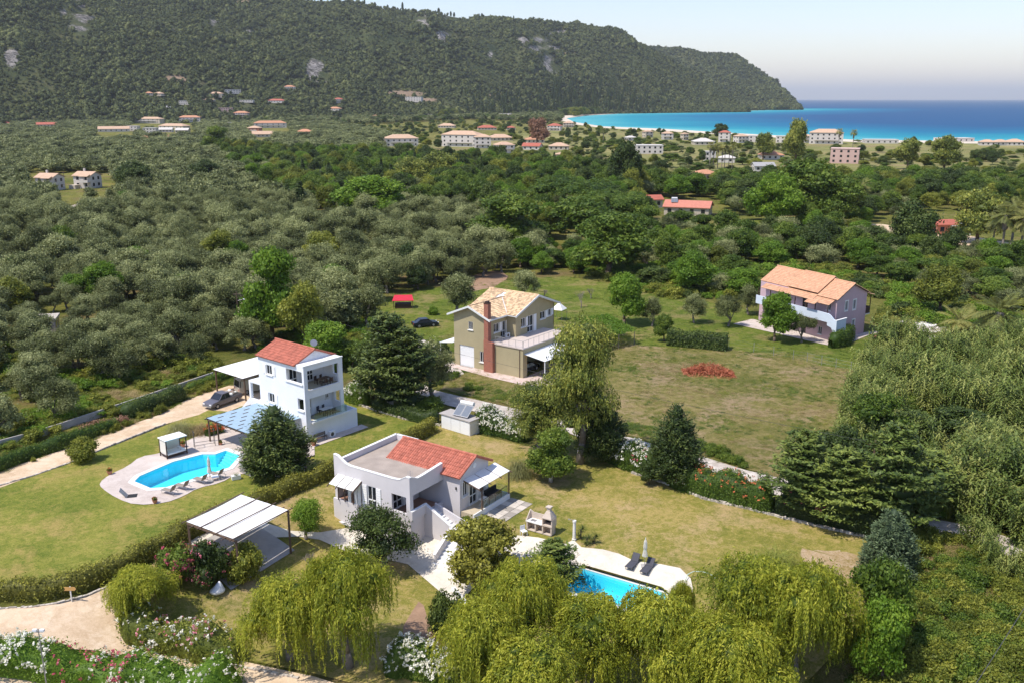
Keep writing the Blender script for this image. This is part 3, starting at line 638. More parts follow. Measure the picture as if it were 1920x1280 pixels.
def make_protos():
    for i in range(5):       # olives
        rg = random.Random(100 + i); r = np.random.default_rng(100 + i); bl = rblobs(rg, 18, 6, 5, 1.1, 0.5, 1.05, .85)
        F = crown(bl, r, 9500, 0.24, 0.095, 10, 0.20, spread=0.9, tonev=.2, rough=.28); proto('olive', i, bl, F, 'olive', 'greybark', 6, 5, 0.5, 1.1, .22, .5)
    for i in range(2):       # far olives, lighter
        rg = random.Random(120 + i); r = np.random.default_rng(120 + i); bl = rblobs(rg, 9, 6, 5, 1.0, 0.9, 1.4, .8)
        F = crown(bl, r, 1500, 0.55, 0.26, 6, 0.28, spread=0.9, tonev=.16, rough=.2); proto('far_olive', i, bl, F, 'olive', 'greybark', 6, 5, 0.75, 1.0, .2, .3)
    for i, (lm, nm) in enumerate([('broad', 'broad'), ('broad', 'broad'), ('broad', 'broad'), ('bright', 'bright'), ('bright', 'bright'), ('yellow', 'yellow'), ('yellow', 'yellow'), ('dark', 'dark'), ('dark', 'dark')]):
        rg = random.Random(200 + i); r = np.random.default_rng(200 + i); bl = rblobs(rg, 20, 8, 8, 1.3, 0.9, 1.7, .85)
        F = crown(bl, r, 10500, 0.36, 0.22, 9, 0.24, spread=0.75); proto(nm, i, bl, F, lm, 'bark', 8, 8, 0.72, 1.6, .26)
    for i in range(3):       # low round bush
        rg = random.Random(300 + i); r = np.random.default_rng(300 + i); bl = rblobs(rg, 12, 3, 2, 0.05, 0.45, 0.75, .9)
        F = crown(bl, r, 5200, 0.19, 0.08, 8, 0.10, low=-.7); proto('bush', i, bl, F, ['broad', 'yellow', 'dark'][i], 'bark', 3, 2, 0.7, .3, .06)
    for i in range(2):       # stone pines: flat umbrellas
        rg = random.Random(320 + i); r = np.random.default_rng(320 + i); bl = []
        for k in range(16):
            a = rg.uniform(0, 2 * pi); q = sqrt(rg.random()) * 4; bl.append(((q * cos(a), q * sin(a), 5.0 + .9 * (1 - (q / 4) ** 2) + rg.uniform(-.2, .2)), (1.3, 1.3, .8)))
        F = crown(bl, r, 9000, 0.40, 0.10, 12, 0.2, low=-.2, up=.8, spread=.8); proto('pine', i, bl, F, 'broad', 'bark', 10, 6.5, 0.7, 3.5, .28)
    for i in range(3):       # dense dark conifers, conical with sprays turned up and out
        r = np.random.default_rng(400 + i); rg = random.Random(400 + i); n = 1500; F = Fol(); per = 10
        nb = 90; ba = r.uniform(0, 2 * pi, nb); bz = r.uniform(0.10, 1.0, nb) ** 1.0
        z = 1 - np.sqrt(r.random(n)) * 0.88; a = r.uniform(0, 2 * pi, n)
        bumps = sum(np.sin(a * k + z * 9 * k2 + ph) for k, k2, ph in ((3, 1.3, 1), (5, 2.1, 2), (8, 1.7, 3 + i)))
        R_ = 3.0 * np.minimum(1, (1.03 - z) * 1.75) ** 0.75 * (0.9 + 0.07 * bumps * 1.3 + 0.10 * r.normal(size=n)) * np.where(z < .2, 0.72 + z * 1.4, 1)
        P = np.stack([R_ * np.cos(a), R_ * np.sin(a), 7.6 * z + 0.2 + .15 * r.normal(size=n)], 1)
        u = unit(np.stack([np.cos(a), np.sin(a), np.full(n, 0.55)], 1)); tt = 0.45 + 0.09 * bumps + .1 * r.normal(size=n)
        idx = np.repeat(np.arange(n), per); C = P[idx] + r.normal(size=(n * per, 3)) * .17 + u[idx] * r.uniform(-.35, .35, (n * per, 1))
        side = np.cross(u[idx], [0, 0, 1.0]); leaves(F, r, C, unit(np.cross(side, u[idx])) + u[idx] * .6, 0.42, 0.13, tt[idx], u[idx] + np.array([0, 0, .35]), .55)
        bl = [((0, 0, 7.6 * q + .2), (2.35 * min(1, (1.03 - q) * 1.75) ** .75,) * 2 + (1.0,)) for q in (.18, .3, .42, .54, .66, .78, .9)]
        b = MB(); b.path([(0, 0, -.3), (0.03, 0, 2), (0, 0, 7.4)], [.24, .2, .03], 7)
        proto('conifer', i, bl, F, 'conifer', 'bark', 6, 8, 0.78, trunk=b.mesh('conifer_trunk', mt['bark'], True), ctone=.1)
        if i == 0:
            b = MB(); b.path([(0, 0, -.3), (0.03, 0, 1.5)], [.25, .22], 8); PR['limed'] = [b.mesh('limewashed_trunk', mt['limebark'], True)]
            PR['greycon'] = []
            proto('greycon', i, bl, F, 'greycon', 'bark', 6, 8, 0.86, trunk=PR['conifer'][0][0], ctone=.1)
    for i in range(2):       # ragged spreading conifers: branch plates with gaps
        r = np.random.default_rng(460 + i); rg = random.Random(460 + i); F = Fol(); bl = []; b = MB(); b.path([(0, 0, -.3), (.1, 0, 3), (0, 0, 7)], [.26, .2, .04], 7)
        for k in range(46):
            z = .7 + 6.9 * (k / 46) ** .9; a = k * 2.4 + rg.uniform(-.4, .4); L = 3.1 * min(1, (1.05 - z / 8) * 1.5) ** .8 * rg.uniform(.65, 1.12); d = np.array([cos(a), sin(a), .42 + .45 * z / 8]); sd = np.array([-sin(a), cos(a), 0]); m = int(70 + L * 60); tn = .5 + rg.gauss(0, .12)
            q = r.random(m) ** .7; C = np.array([0, 0, z]) + d * (q * L)[:, None] + sd * (r.normal(size=m) * (.12 + .26 * L * (1 - abs(q - .6))))[:, None] + [0, 0, 1] * (r.normal(size=m) * .10 + .18 * np.sin(q * 3))[:, None]
            leaves(F, r, C, np.tile([0, 0, 1.0], (m, 1)) + d * .3, .40, .15, tn + q * .12, np.tile(d, (m, 1)) + sd * r.normal(size=(m, 1)) * .5 + [0, 0, .3], .55); b.tube((0, 0, z), tuple(np.array([0, 0, z]) + d * L * .9), .05, .015, 4, False)
        bl = [((0, 0, 8 * q), (1.7 * min(1, (1.03 - q) * 1.6),) * 2 + (.8,)) for q in (.15, .3, .45, .6, .75)]
        proto('ragged', i, bl, F, 'ragged', 'bark', 6.2, 8, .8, trunk=b.mesh('conifer_trunk', mt['bark'], True), ctone=.1)
    r = np.random.default_rng(440); n = 260; z = r.random(n); a = r.uniform(0, 2 * pi, n); F = Fol()      # slim cypress
    R_ = 1.0 * np.sin(np.clip(z * .93 + .05, 0, 1) * pi) ** .6 * (1 - z * .35); P = np.stack([R_ * np.cos(a), R_ * np.sin(a), z * 10], 1)
    idx = np.repeat(np.arange(n), 6); u = unit(np.stack([np.cos(a), np.sin(a), a * 0 + .9], 1)); leaves(F, r, P[idx] + r.normal(size=(n * 6, 3)) * .15, u[idx], .7, .25, np.full(n * 6, .4), u[idx] + [0, 0, .8], .5)
    bl = [((0, 0, q), (.75, .75, 1.5)) for q in (1.6, 3.4, 5.2, 6.8)] + [((0, 0, 8.2), (.45, .45, 1.4))]
    b = MB(); b.tube((0, 0, -.3), (0, 0, 3), .14, .1, 5); proto('cypress', 0, bl, F, 'dark', 'bark', 2, 10, .95, trunk=b.mesh('cypress_trunk', mt['bark']), ctone=.2)
def willow_proto(i, W, H, lm='willow', strands=170, per=7, L=(1.5, 3.6), leaf=(0.26, 0.065), zmin=0.35, dens=12.0, bz=.38, nb=13, br=(.10, .17), mode=0):
    r = np.random.default_rng(500 + i); rg = random.Random(500 + i); bl = rblobs(rg, nb, W * .86, H, H * bz, W * br[0], W * br[1], .75)
    bl.append(((0, 0, H * .74), (W * .24, W * .24, H * .2)))
    c = np.array([q[0] for q in bl]); R_ = np.array([q[1] for q in bl]); F = Fol(); b = MB()
    limbs(b, bl, h0=H * .3, r0=W * .035, rng=rg, lean=.4, k=8, n=12)
    bi = r.integers(0, len(bl), strands); u = rdir(r, strands); u[:, 2] = np.abs(u[:, 2]) * .9 - .1; u = unit(u)
    A0 = c[bi] + R_[bi] * u * r.uniform(.75, 1.1, (strands, 1)); hor = unit(np.stack([A0[:, 0], A0[:, 1], np.zeros(strands)], 1) + r.normal(size=(strands, 3)) * [.4, .4, 0])
    tone = .5 + r.normal(size=strands) * .17
    Cs, Ds, Ts, Ns = [], [], [], []
    for s in range(strands):
        Ls = r.uniform(*L) * (1.15 if hypot(A0[s, 0], A0[s, 1]) > W * .3 else .8); end = r.uniform(.25, .75)
        for k in range(per):
            st = A0[s] + r.normal(size=3) * [.20, .20, .16]; ln = Ls * r.uniform(.6, 1.1); ln = min(ln, max(.5, (st[2] - zmin) * 1.1)); m = int(ln * dens)
            if m < 2: continue
            q = (np.arange(m) + r.random(m)) / m; arch = np.minimum(q * 2.2, 1) ** .8 * end * r.uniform(.6, 1.2)
            P = st + hor[s] * arch[:, None] + np.stack([0 * q, 0 * q, .22 * np.sin(np.minimum(q * 3, 1) * pi) - q ** 1.15 * ln], 1)
            P += np.cumsum(r.normal(size=(m, 3)) * [.018, .018, 0], 0) + r.normal(size=(m, 3)) * .03
            P = P[P[:, 2] > zmin * .5]; m = len(P)
            if not m: continue
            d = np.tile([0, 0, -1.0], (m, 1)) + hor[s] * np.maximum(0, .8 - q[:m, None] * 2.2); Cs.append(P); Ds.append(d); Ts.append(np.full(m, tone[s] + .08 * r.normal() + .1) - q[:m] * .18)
            Ns.append(np.tile(hor[s] + [0, 0, .25], (m, 1)))
    leaves(F, r, np.concatenate(Cs), np.concatenate(Ns), leaf[0], leaf[1], np.concatenate(Ts), np.concatenate(Ds), .8, .1)
    F2 = crown(bl, r, 7500, leaf[0], leaf[1] * 1.2, 10, .25, low=-.1, spread=.8, droop=.6); 
    F.C += F2.C; F.A += F2.A; F.B += F2.B; F.t += F2.t
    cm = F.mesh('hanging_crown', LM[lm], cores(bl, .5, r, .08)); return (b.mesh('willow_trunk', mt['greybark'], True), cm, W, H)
def blade_clump(r, n, L, w, seg=5, spread=.8, droop=.9, base=.3, tone=.5, up=1.0):
    """arching blades from one root: arrays for Fol"""
    Cs, As, Bs, Ts = [], [], [], []
    for k in range(n):
        a = r.uniform(0, 2 * pi); tilt = abs(r.normal()) * spread; l = L * r.uniform(.55, 1.1); p = np.array([r.normal() * base, r.normal() * base, 0.0])
        d = np.array([cos(a) * sin(tilt), sin(a) * sin(tilt), cos(tilt) * up]); sd = np.array([-sin(a), cos(a), 0]); tn = tone + r.normal() * .15; sl_ = l / seg
        for q in range(seg):
            d = unit(d + np.array([cos(a) * .25, sin(a) * .25, -droop * (q + .5) / seg])[None])[0]; p2 = p + d * sl_
            Cs.append((p + p2) / 2); As.append(d * sl_ * .62); Bs.append(sd * w * (1 - .6 * q / seg) / 2); Ts.append(tn + .12 * q / seg); p = p2
    return np.array(Cs), np.array(As), np.array(Bs), np.clip(np.array(Ts), 0, 1)
def stuff_protos():
    P = {}
    for i in range(3):      # giant cane: upright stems, two ranks of arching leaves
        r = np.random.default_rng(600 + i); F = Fol(); Cs, As, Bs, Ts = [], [], [], []
        for k in range(13):
            x, y = r.normal(size=2) * .45; a = r.uniform(0, 2 * pi); ln = r.uniform(2.6, 4.4); lean = r.uniform(.05, .38); tn = r.normal() * .12
            for q in range(20):
                f = .25 + .75 * q / 20; b0 = np.array([x + cos(a) * lean * f * f * ln, y + sin(a) * lean * f * f * ln, ln * f]); aa = a + (q % 2) * pi + r.normal() * .5
                l = r.uniform(.5, .85) * (1.1 - .4 * f); o = np.array([cos(aa), sin(aa), 1.0]); sd = np.array([-sin(aa), cos(aa), .1])
                p1 = b0 + o * l * .35; p2 = p1 + np.array([cos(aa) * .9, sin(aa) * .9, -.25]) * l * .4; p3 = p2 + np.array([cos(aa) * .5, sin(aa) * .6, -.5]) * l * .35
                for s_, (u0, u1, ww) in enumerate(((b0, p1, .14), (p1, p2, .13), (p2, p3, .08))):
                    Cs.append((u0 + u1) / 2); As.append((u1 - u0) * .58); Bs.append(sd * ww / 2 * 1.15); Ts.append(.42 + tn + .12 * s_ + r.normal() * .1 + .2 * (f > .85))
            for q in range(5):
                z0, z1 = ln * q / 5, ln * (q + 1) / 5; b0 = np.array([x + cos(a) * lean * (q / 5) ** 2 * ln, y + sin(a) * lean * (q / 5) ** 2 * ln, z0]); b1 = np.array([x + cos(a) * lean * ((q + 1) / 5) ** 2 * ln, y + sin(a) * lean * ((q + 1) / 5) ** 2 * ln, z1])
                Cs.append((b0 + b1) / 2); As.append((b1 - b0) * .55); Bs.append(np.array([.02, .015, 0])); Ts.append(.8)
        F.add(np.array(Cs), np.array(As), np.array(Bs), np.clip(np.array(Ts), 0, 1)); P.setdefault('reed', []).append(F.mesh('cane', LM['reed']))
    for i, (lm, L, w, n, dr) in enumerate([('broad', .55, .07, 70, .8), ('yellow', .5, .05, 80, .7), ('straw', .6, .03, 90, .6)]):
        r = np.random.default_rng(620 + i); F = Fol(); F.add(*blade_clump(r, n, L, w, 3, .7, dr, .28)); P.setdefault('tuft', []).append(F.mesh('tuft', LM[lm]))
    for i, lm in enumerate(['broad', 'bright', 'yellow', 'dark']):   # bramble / weed mounds
        rg = random.Random(640 + i); r = np.random.default_rng(640 + i); bl = rblobs(rg, 7, 2, 1.1, -.2, .3, .5, .8)
        F = crown(bl, r, 1300, .17, .09, 8, .12, low=-.1, rough=.25); P.setdefault('weed', []).append(F.mesh('weed', LM[lm], cores(bl, .65, r)))
    for i in range(4):      # hill trees / maquis
        r = np.random.default_rng(660 + i); rg = random.Random(660 + i); bl = rblobs(rg, 5, 2, 1.3, -.3, .4, .62, .85); F = crown(bl, r, 110, .42, .28, 3, .09, low=-.1, rough=.2)
        P.setdefault('hill', []).append(F.mesh('maquis', LM['hill'], cores(bl, .85, r, .35)))
    return P
make_protos()
SP = stuff_protos()

def scatter(name, meshes, pts, scl, rot, idx, label=None, extra=None):
    """one 'stuff' object: points that carry instances of a few foliage meshes"""
    hid = bpy.data.collections.new(name + '_sources')
    for k, me in enumerate(meshes): o = bpy.data.objects.new('%s_source_%02d' % (name, k), me); hid.objects.link(o)
    me = bpy.data.meshes.new(name); me.from_pydata([tuple(p) for p in pts], [], [])
    a = me.attributes.new('scl', 'FLOAT_VECTOR', 'POINT'); a.data.foreach_set('vector', np.asarray(scl, np.float32).reshape(-1))
    a = me.attributes.new('rt', 'FLOAT_VECTOR', 'POINT'); a.data.foreach_set('vector', np.asarray(rot, np.float32).reshape(-1))
    a = me.attributes.new('idx', 'INT', 'POINT'); a.data.foreach_set('value', np.asarray(idx, np.int32))
    o = bpy.data.objects.new(name, me); link(o); o['kind'] = 'stuff'
    if label: o['label'] = label
    g = bpy.data.node_groups.new(name, 'GeometryNodeTree')
    g.interface.new_socket('Geometry', in_out='INPUT', socket_type='NodeSocketGeometry'); g.interface.new_socket('Geometry', in_out='OUTPUT', socket_type='NodeSocketGeometry')
    gi = g.nodes.new('NodeGroupInput'); go = g.nodes.new('NodeGroupOutput'); ip = g.nodes.new('GeometryNodeInstanceOnPoints'); ci = g.nodes.new('GeometryNodeCollectionInfo')
    ci.inputs['Collection'].default_value = hid; ci.inputs['Separate Children'].default_value = True; ci.inputs['Reset Children'].default_value = True
    ip.inputs['Pick Instance'].default_value = True
    def na(nm, ty):
        q = g.nodes.new('GeometryNodeInputNamedAttribute'); q.data_type = ty; q.inputs['Name'].default_value = nm; return [s for s in q.outputs if s.enabled and s.name == 'Attribute'][0]
    L = g.links.new; L(gi.outputs[0], ip.inputs['Points']); L(ci.outputs[0], ip.inputs['Instance']); L(na('idx', 'INT'), ip.inputs['Instance Index'])
    L(na('rt', 'FLOAT_VECTOR'), ip.inputs['Rotation']); L(na('scl', 'FLOAT_VECTOR'), ip.inputs['Scale']); L(ip.outputs[0], go.inputs[0])
    md = o.modifiers.new('scatter', 'NODES'); md.node_group = g; return o

def plant(name, sp, P, w_, h_, label, cat='tree', group=None, rz=None, k=None, flowers=None, limed=False, lm=None):
    pr = PR[sp]; k = (RNG.randrange(len(pr)) if k is None else k) % len(pr); tr, cm, W, H = pr[k]
    o = thing(name, label, cat, (P[0], P[1], P[2] if len(P) > 2 else T(P[0], P[1])), RNG.uniform(0, 2 * pi) if rz is None else rz, group)
    o.scale = (w_ / W, w_ / W, h_ / H); obj('trunk', tr, o); c = obj('crown', cm, o)
    if limed:
        q = obj('limewashed_base', PR['limed'][0], o); q.scale = (1.15, 1.15, 1)
    if lm: 
        c.material_slots[0].link = 'OBJECT'; c.material_slots[0].material = LM[lm]
    if flowers:
        r = np.random.default_rng(RNG.randrange(9999)); fl, n = flowers; a = np.empty(len(cm.polygons) * 3, np.float32); cm.polygons.foreach_get('center', a); a = a.reshape(-1, 3)[:int(len(a) * .9)]
        cen = a.mean(0); rr = np.linalg.norm((a - cen), axis=1); q = a[(rr > np.quantile(rr, .6)) & (a[:, 2] > H * .25)]; q = q[r.choice(len(q), max(1, n // 7))]
        C = np.repeat(q, 7, 0) + r.normal(size=(len(q) * 7, 3)) * .05; nr = unit(C - cen); F = Fol(); leaves(F, r, C + nr * .06, nr, .13 * W / max(w_, 1) * 1.0, .11 * W / max(w_, 1), np.full(len(C), .5), None, .6, .2)
        obj('blossoms', F.mesh('blossoms', LM[fl]), o)
    return o
RNG = random.Random(7)
def tree(px, py, top, wpx, sp, label, cat='tree', name=None, group=None, dy=0.0, **kw):
    """base pixel, row of the top, width in photo pixels"""
    P = G(px, py); h_ = height_to(P, top); d = sqrt(P.x ** 2 + P.y ** 2 + (CAMH - P.z - h_ / 2) ** 2); w_ = wpx * d / FPX
    return plant(name or {'olive': 'olive_tree', 'conifer': 'conifer', 'greycon': 'conifer', 'ragged': 'conifer', 'pine': 'stone_pine', 'cypress': 'cypress', 'bush': 'shrub'}.get(sp, 'broadleaf_tree'), sp, P, w_, h_, label, cat, group, **kw)
# ------------------------------------------------------------------ forest on the hills
def hill_forest(name, tab, x0, x1, n, label, seed, smin, smax, protos=SP['hill'], tmax=1.01, tmin=0.0, ratio=(.6, .95)):
    r = random.Random(seed); pts = []; sc = []; rt = []; ix = []
    while len(pts) < n:
        x = r.uniform(x0, x1); t = r.uniform(tmin, tmax)
        if r.random() > (lerpt(tab, x, 3) * t + lerpt(tab, x, 2) * (1 - t)) / lerpt(tab, x, 3): continue
        p = hillz(tab, x, t)
        if max(pmask(ROCKS, *p[:3]) * 1.2, pmask(SOILS, *p[:3]) * 1.0) > r.uniform(.25, .9): n -= 1; continue
        if r.random() < .8 and any((p[0] - a) ** 2 + (p[1] - b_) ** 2 < (c * .75) ** 2 for a, b_, c in _hk): n -= 1; continue
        s = r.uniform(smin, smax) * (1.35 if r.random() < .12 else 1); hz = s * r.uniform(*ratio)
        cl = max(.45, .85 + .9 * noise.noise((p[0] * .008, p[1] * .008, 1)) + .35 * noise.noise((p[0] * .03, p[1] * .03, 4))); 
        pts.append((p[0], p[1], p[2] - .3)); sc.append((s * cl, s * cl, hz * cl)); rt.append((0, 0, r.uniform(0, 6.3))); ix.append(r.randrange(len(protos)))
    scatter(name, protos, pts, sc, rt, ix, label)
# band of tall dark cypresses on the lower slope
r = random.Random(8); pts = []; sc = []; rt = []
for _ in range(620):
    x = r.triangular(850, 1290, 1060); t = abs(r.gauss(0, .14)) + .01; p = hillz(MAIN, x, t)
    if t > .36: continue
    pts.append(p[:3]); s = r.uniform(1.6, 3.2); sc.append((s, s, s * r.uniform(.55, .95))); rt.append((0, 0, r.uniform(0, 6)))
scatter('cypress_wood', [PR['cypress'][0][1]], pts, sc, rt, [0] * len(pts), 'wood of tall dark cypresses at the foot of the hill above the beach')
for k, x in enumerate([486, 497, 503, 512, 520, 527, 545, 552, 561, 575, 588, 612, 645, 660, 683, 691, 710, 733, 905, 908, 946, 963, 760, 826, 854, 848]):
    p = hillz(MAIN, x, 1.0); hh = RNG.uniform(9, 22)
    plant('cypress', 'cypress', p[:3], RNG.uniform(5, 9), hh, 'small dark cypress standing against the sky on the hill crest', 'tree', 'cypresses along the hill crest')

# ------------------------------------------------------------------ fill of the plain: olive groves, woods
OLIVE = [(-300, 235), (0, 226), (300, 228), (640, 236), (760, 262), (800, 290), (640, 300), (560, 345), (600, 420), (880, 395), (930, 430), (1010, 470), (975, 545), (820, 560), (700, 590), (600, 640), (500, 655), (440, 672), (330, 718), (250, 750), (130, 790), (0, 835), (-300, 930)]
WOODC = [(430, 288), (640, 298), (800, 303), (960, 312), (1200, 338), (1230, 400), (1190, 480), (1010, 468), (930, 425), (880, 392), (600, 415), (470, 350), (420, 300)]
RIGHT = [(1190, 480), (1230, 400), (1200, 345), (1440, 352), (1620, 352), (1960, 352), (2300, 360), (2300, 640), (1960, 625), (1880, 600), (1800, 570), (1680, 540), (1560, 505), (1420, 505), (1400, 560), (1250, 545), (1150, 520), (1040, 500)]
COAST = [(640, 238), (880, 228), (1050, 232), (1130, 243), (1260, 250), (1500, 266), (1960, 278), (2300, 284), (2300, 335), (1900, 322), (1440, 320), (1200, 330), (960, 308), (800, 300), (760, 262)]
TOE = [(-400, 214), (0, 213), (300, 212), (600, 206), (850, 202), (1000, 208), (1055, 219), (1050, 230), (880, 226), (640, 236), (300, 228), (0, 226), (-400, 236)]
CLEAR = [  # openings that stay free of fill trees (pixel polygons of the ground)
    [(45, 325), (215, 325), (230, 372), (120, 378), (45, 372)], [(100, 375), (235, 378), (240, 415), (110, 418)], [(60, 590), (130, 590), (130, 640), (60, 640)],
    [(1180, 375), (1370, 375), (1360, 425), (1480, 430), (1480, 450), (1300, 445), (1230, 425)], [(1680, 395), (1990, 400), (1990, 500), (1740, 490), (1640, 450), (1560, 430), (1690, 418)],
    [(1390, 510), (1500, 500), (1650, 540), (1700, 640), (1500, 650), (1390, 580)], [(700, 600), (640, 580), (740, 555), (860, 530), (940, 520), (1060, 515), (1060, 560), (850, 600)]]
def spots(poly, spacing, seed, jit=.45, ymax=9999):
    r = random.Random(seed); W = [G0(*p) for p in poly]; xs = [p[0] for p in W]; ys = [p[1] for p in W]; o = []
    y = min(ys)
    while y < min(max(ys), ymax):
        sp_ = spacing(y) if callable(spacing) else spacing
        xlim = y * .72 + 25; x = max(min(xs), -xlim)
        while x < min(max(xs), xlim):
            px_, py_ = x + r.uniform(-jit, jit) * sp_, y + r.uniform(-jit, jit) * sp_; x += sp_
            q = proj(px_, py_, 0)
            if inpoly(px_, py_, W) and not any(inpoly(q[0], q[1], c) for c in CLEAR): o.append((px_, py_, q[0], q[1]))
        y += sp_ * .9
    return o
_HKI = []
HOUSES_KEEP = []       # (x, y, radius) filled by the village list so that trees leave the houses visible
def ground_at(x, yb):
    """where the photo's pixel meets the plain or the slope of the hill"""
    if yb > 232: return G0(x, yb) + (0.0,)
    for k in range(0, 90):
        p = hillz(MAIN, x, k / 100)
        if proj(*p[:3])[1] <= yb and p[2] > 0: return p[:3]
    return (G0(x, max(yb, 206))) + (0.0,)
def make_village_list():
    for h in VILLAGE:
        x, yb, wpx = h[0], h[1], h[2]; p = ground_at(x, yb); d = hypot(p[0], p[1]); m_ = wpx * d / FPX
        _HKI.extend(range(len(HOUSES_KEEP), len(HOUSES_KEEP) + 3)); HOUSES_KEEP.append((p[0], p[1], m_ * .62))
        # keep the sight line open a little in front of each house
        for q in range(1, 9 if d < 900 else 16): HOUSES_KEEP.append((p[0] * (1 - q * m_ * .5 / d), p[1] * (1 - q * m_ * .5 / d), m_ * .55))
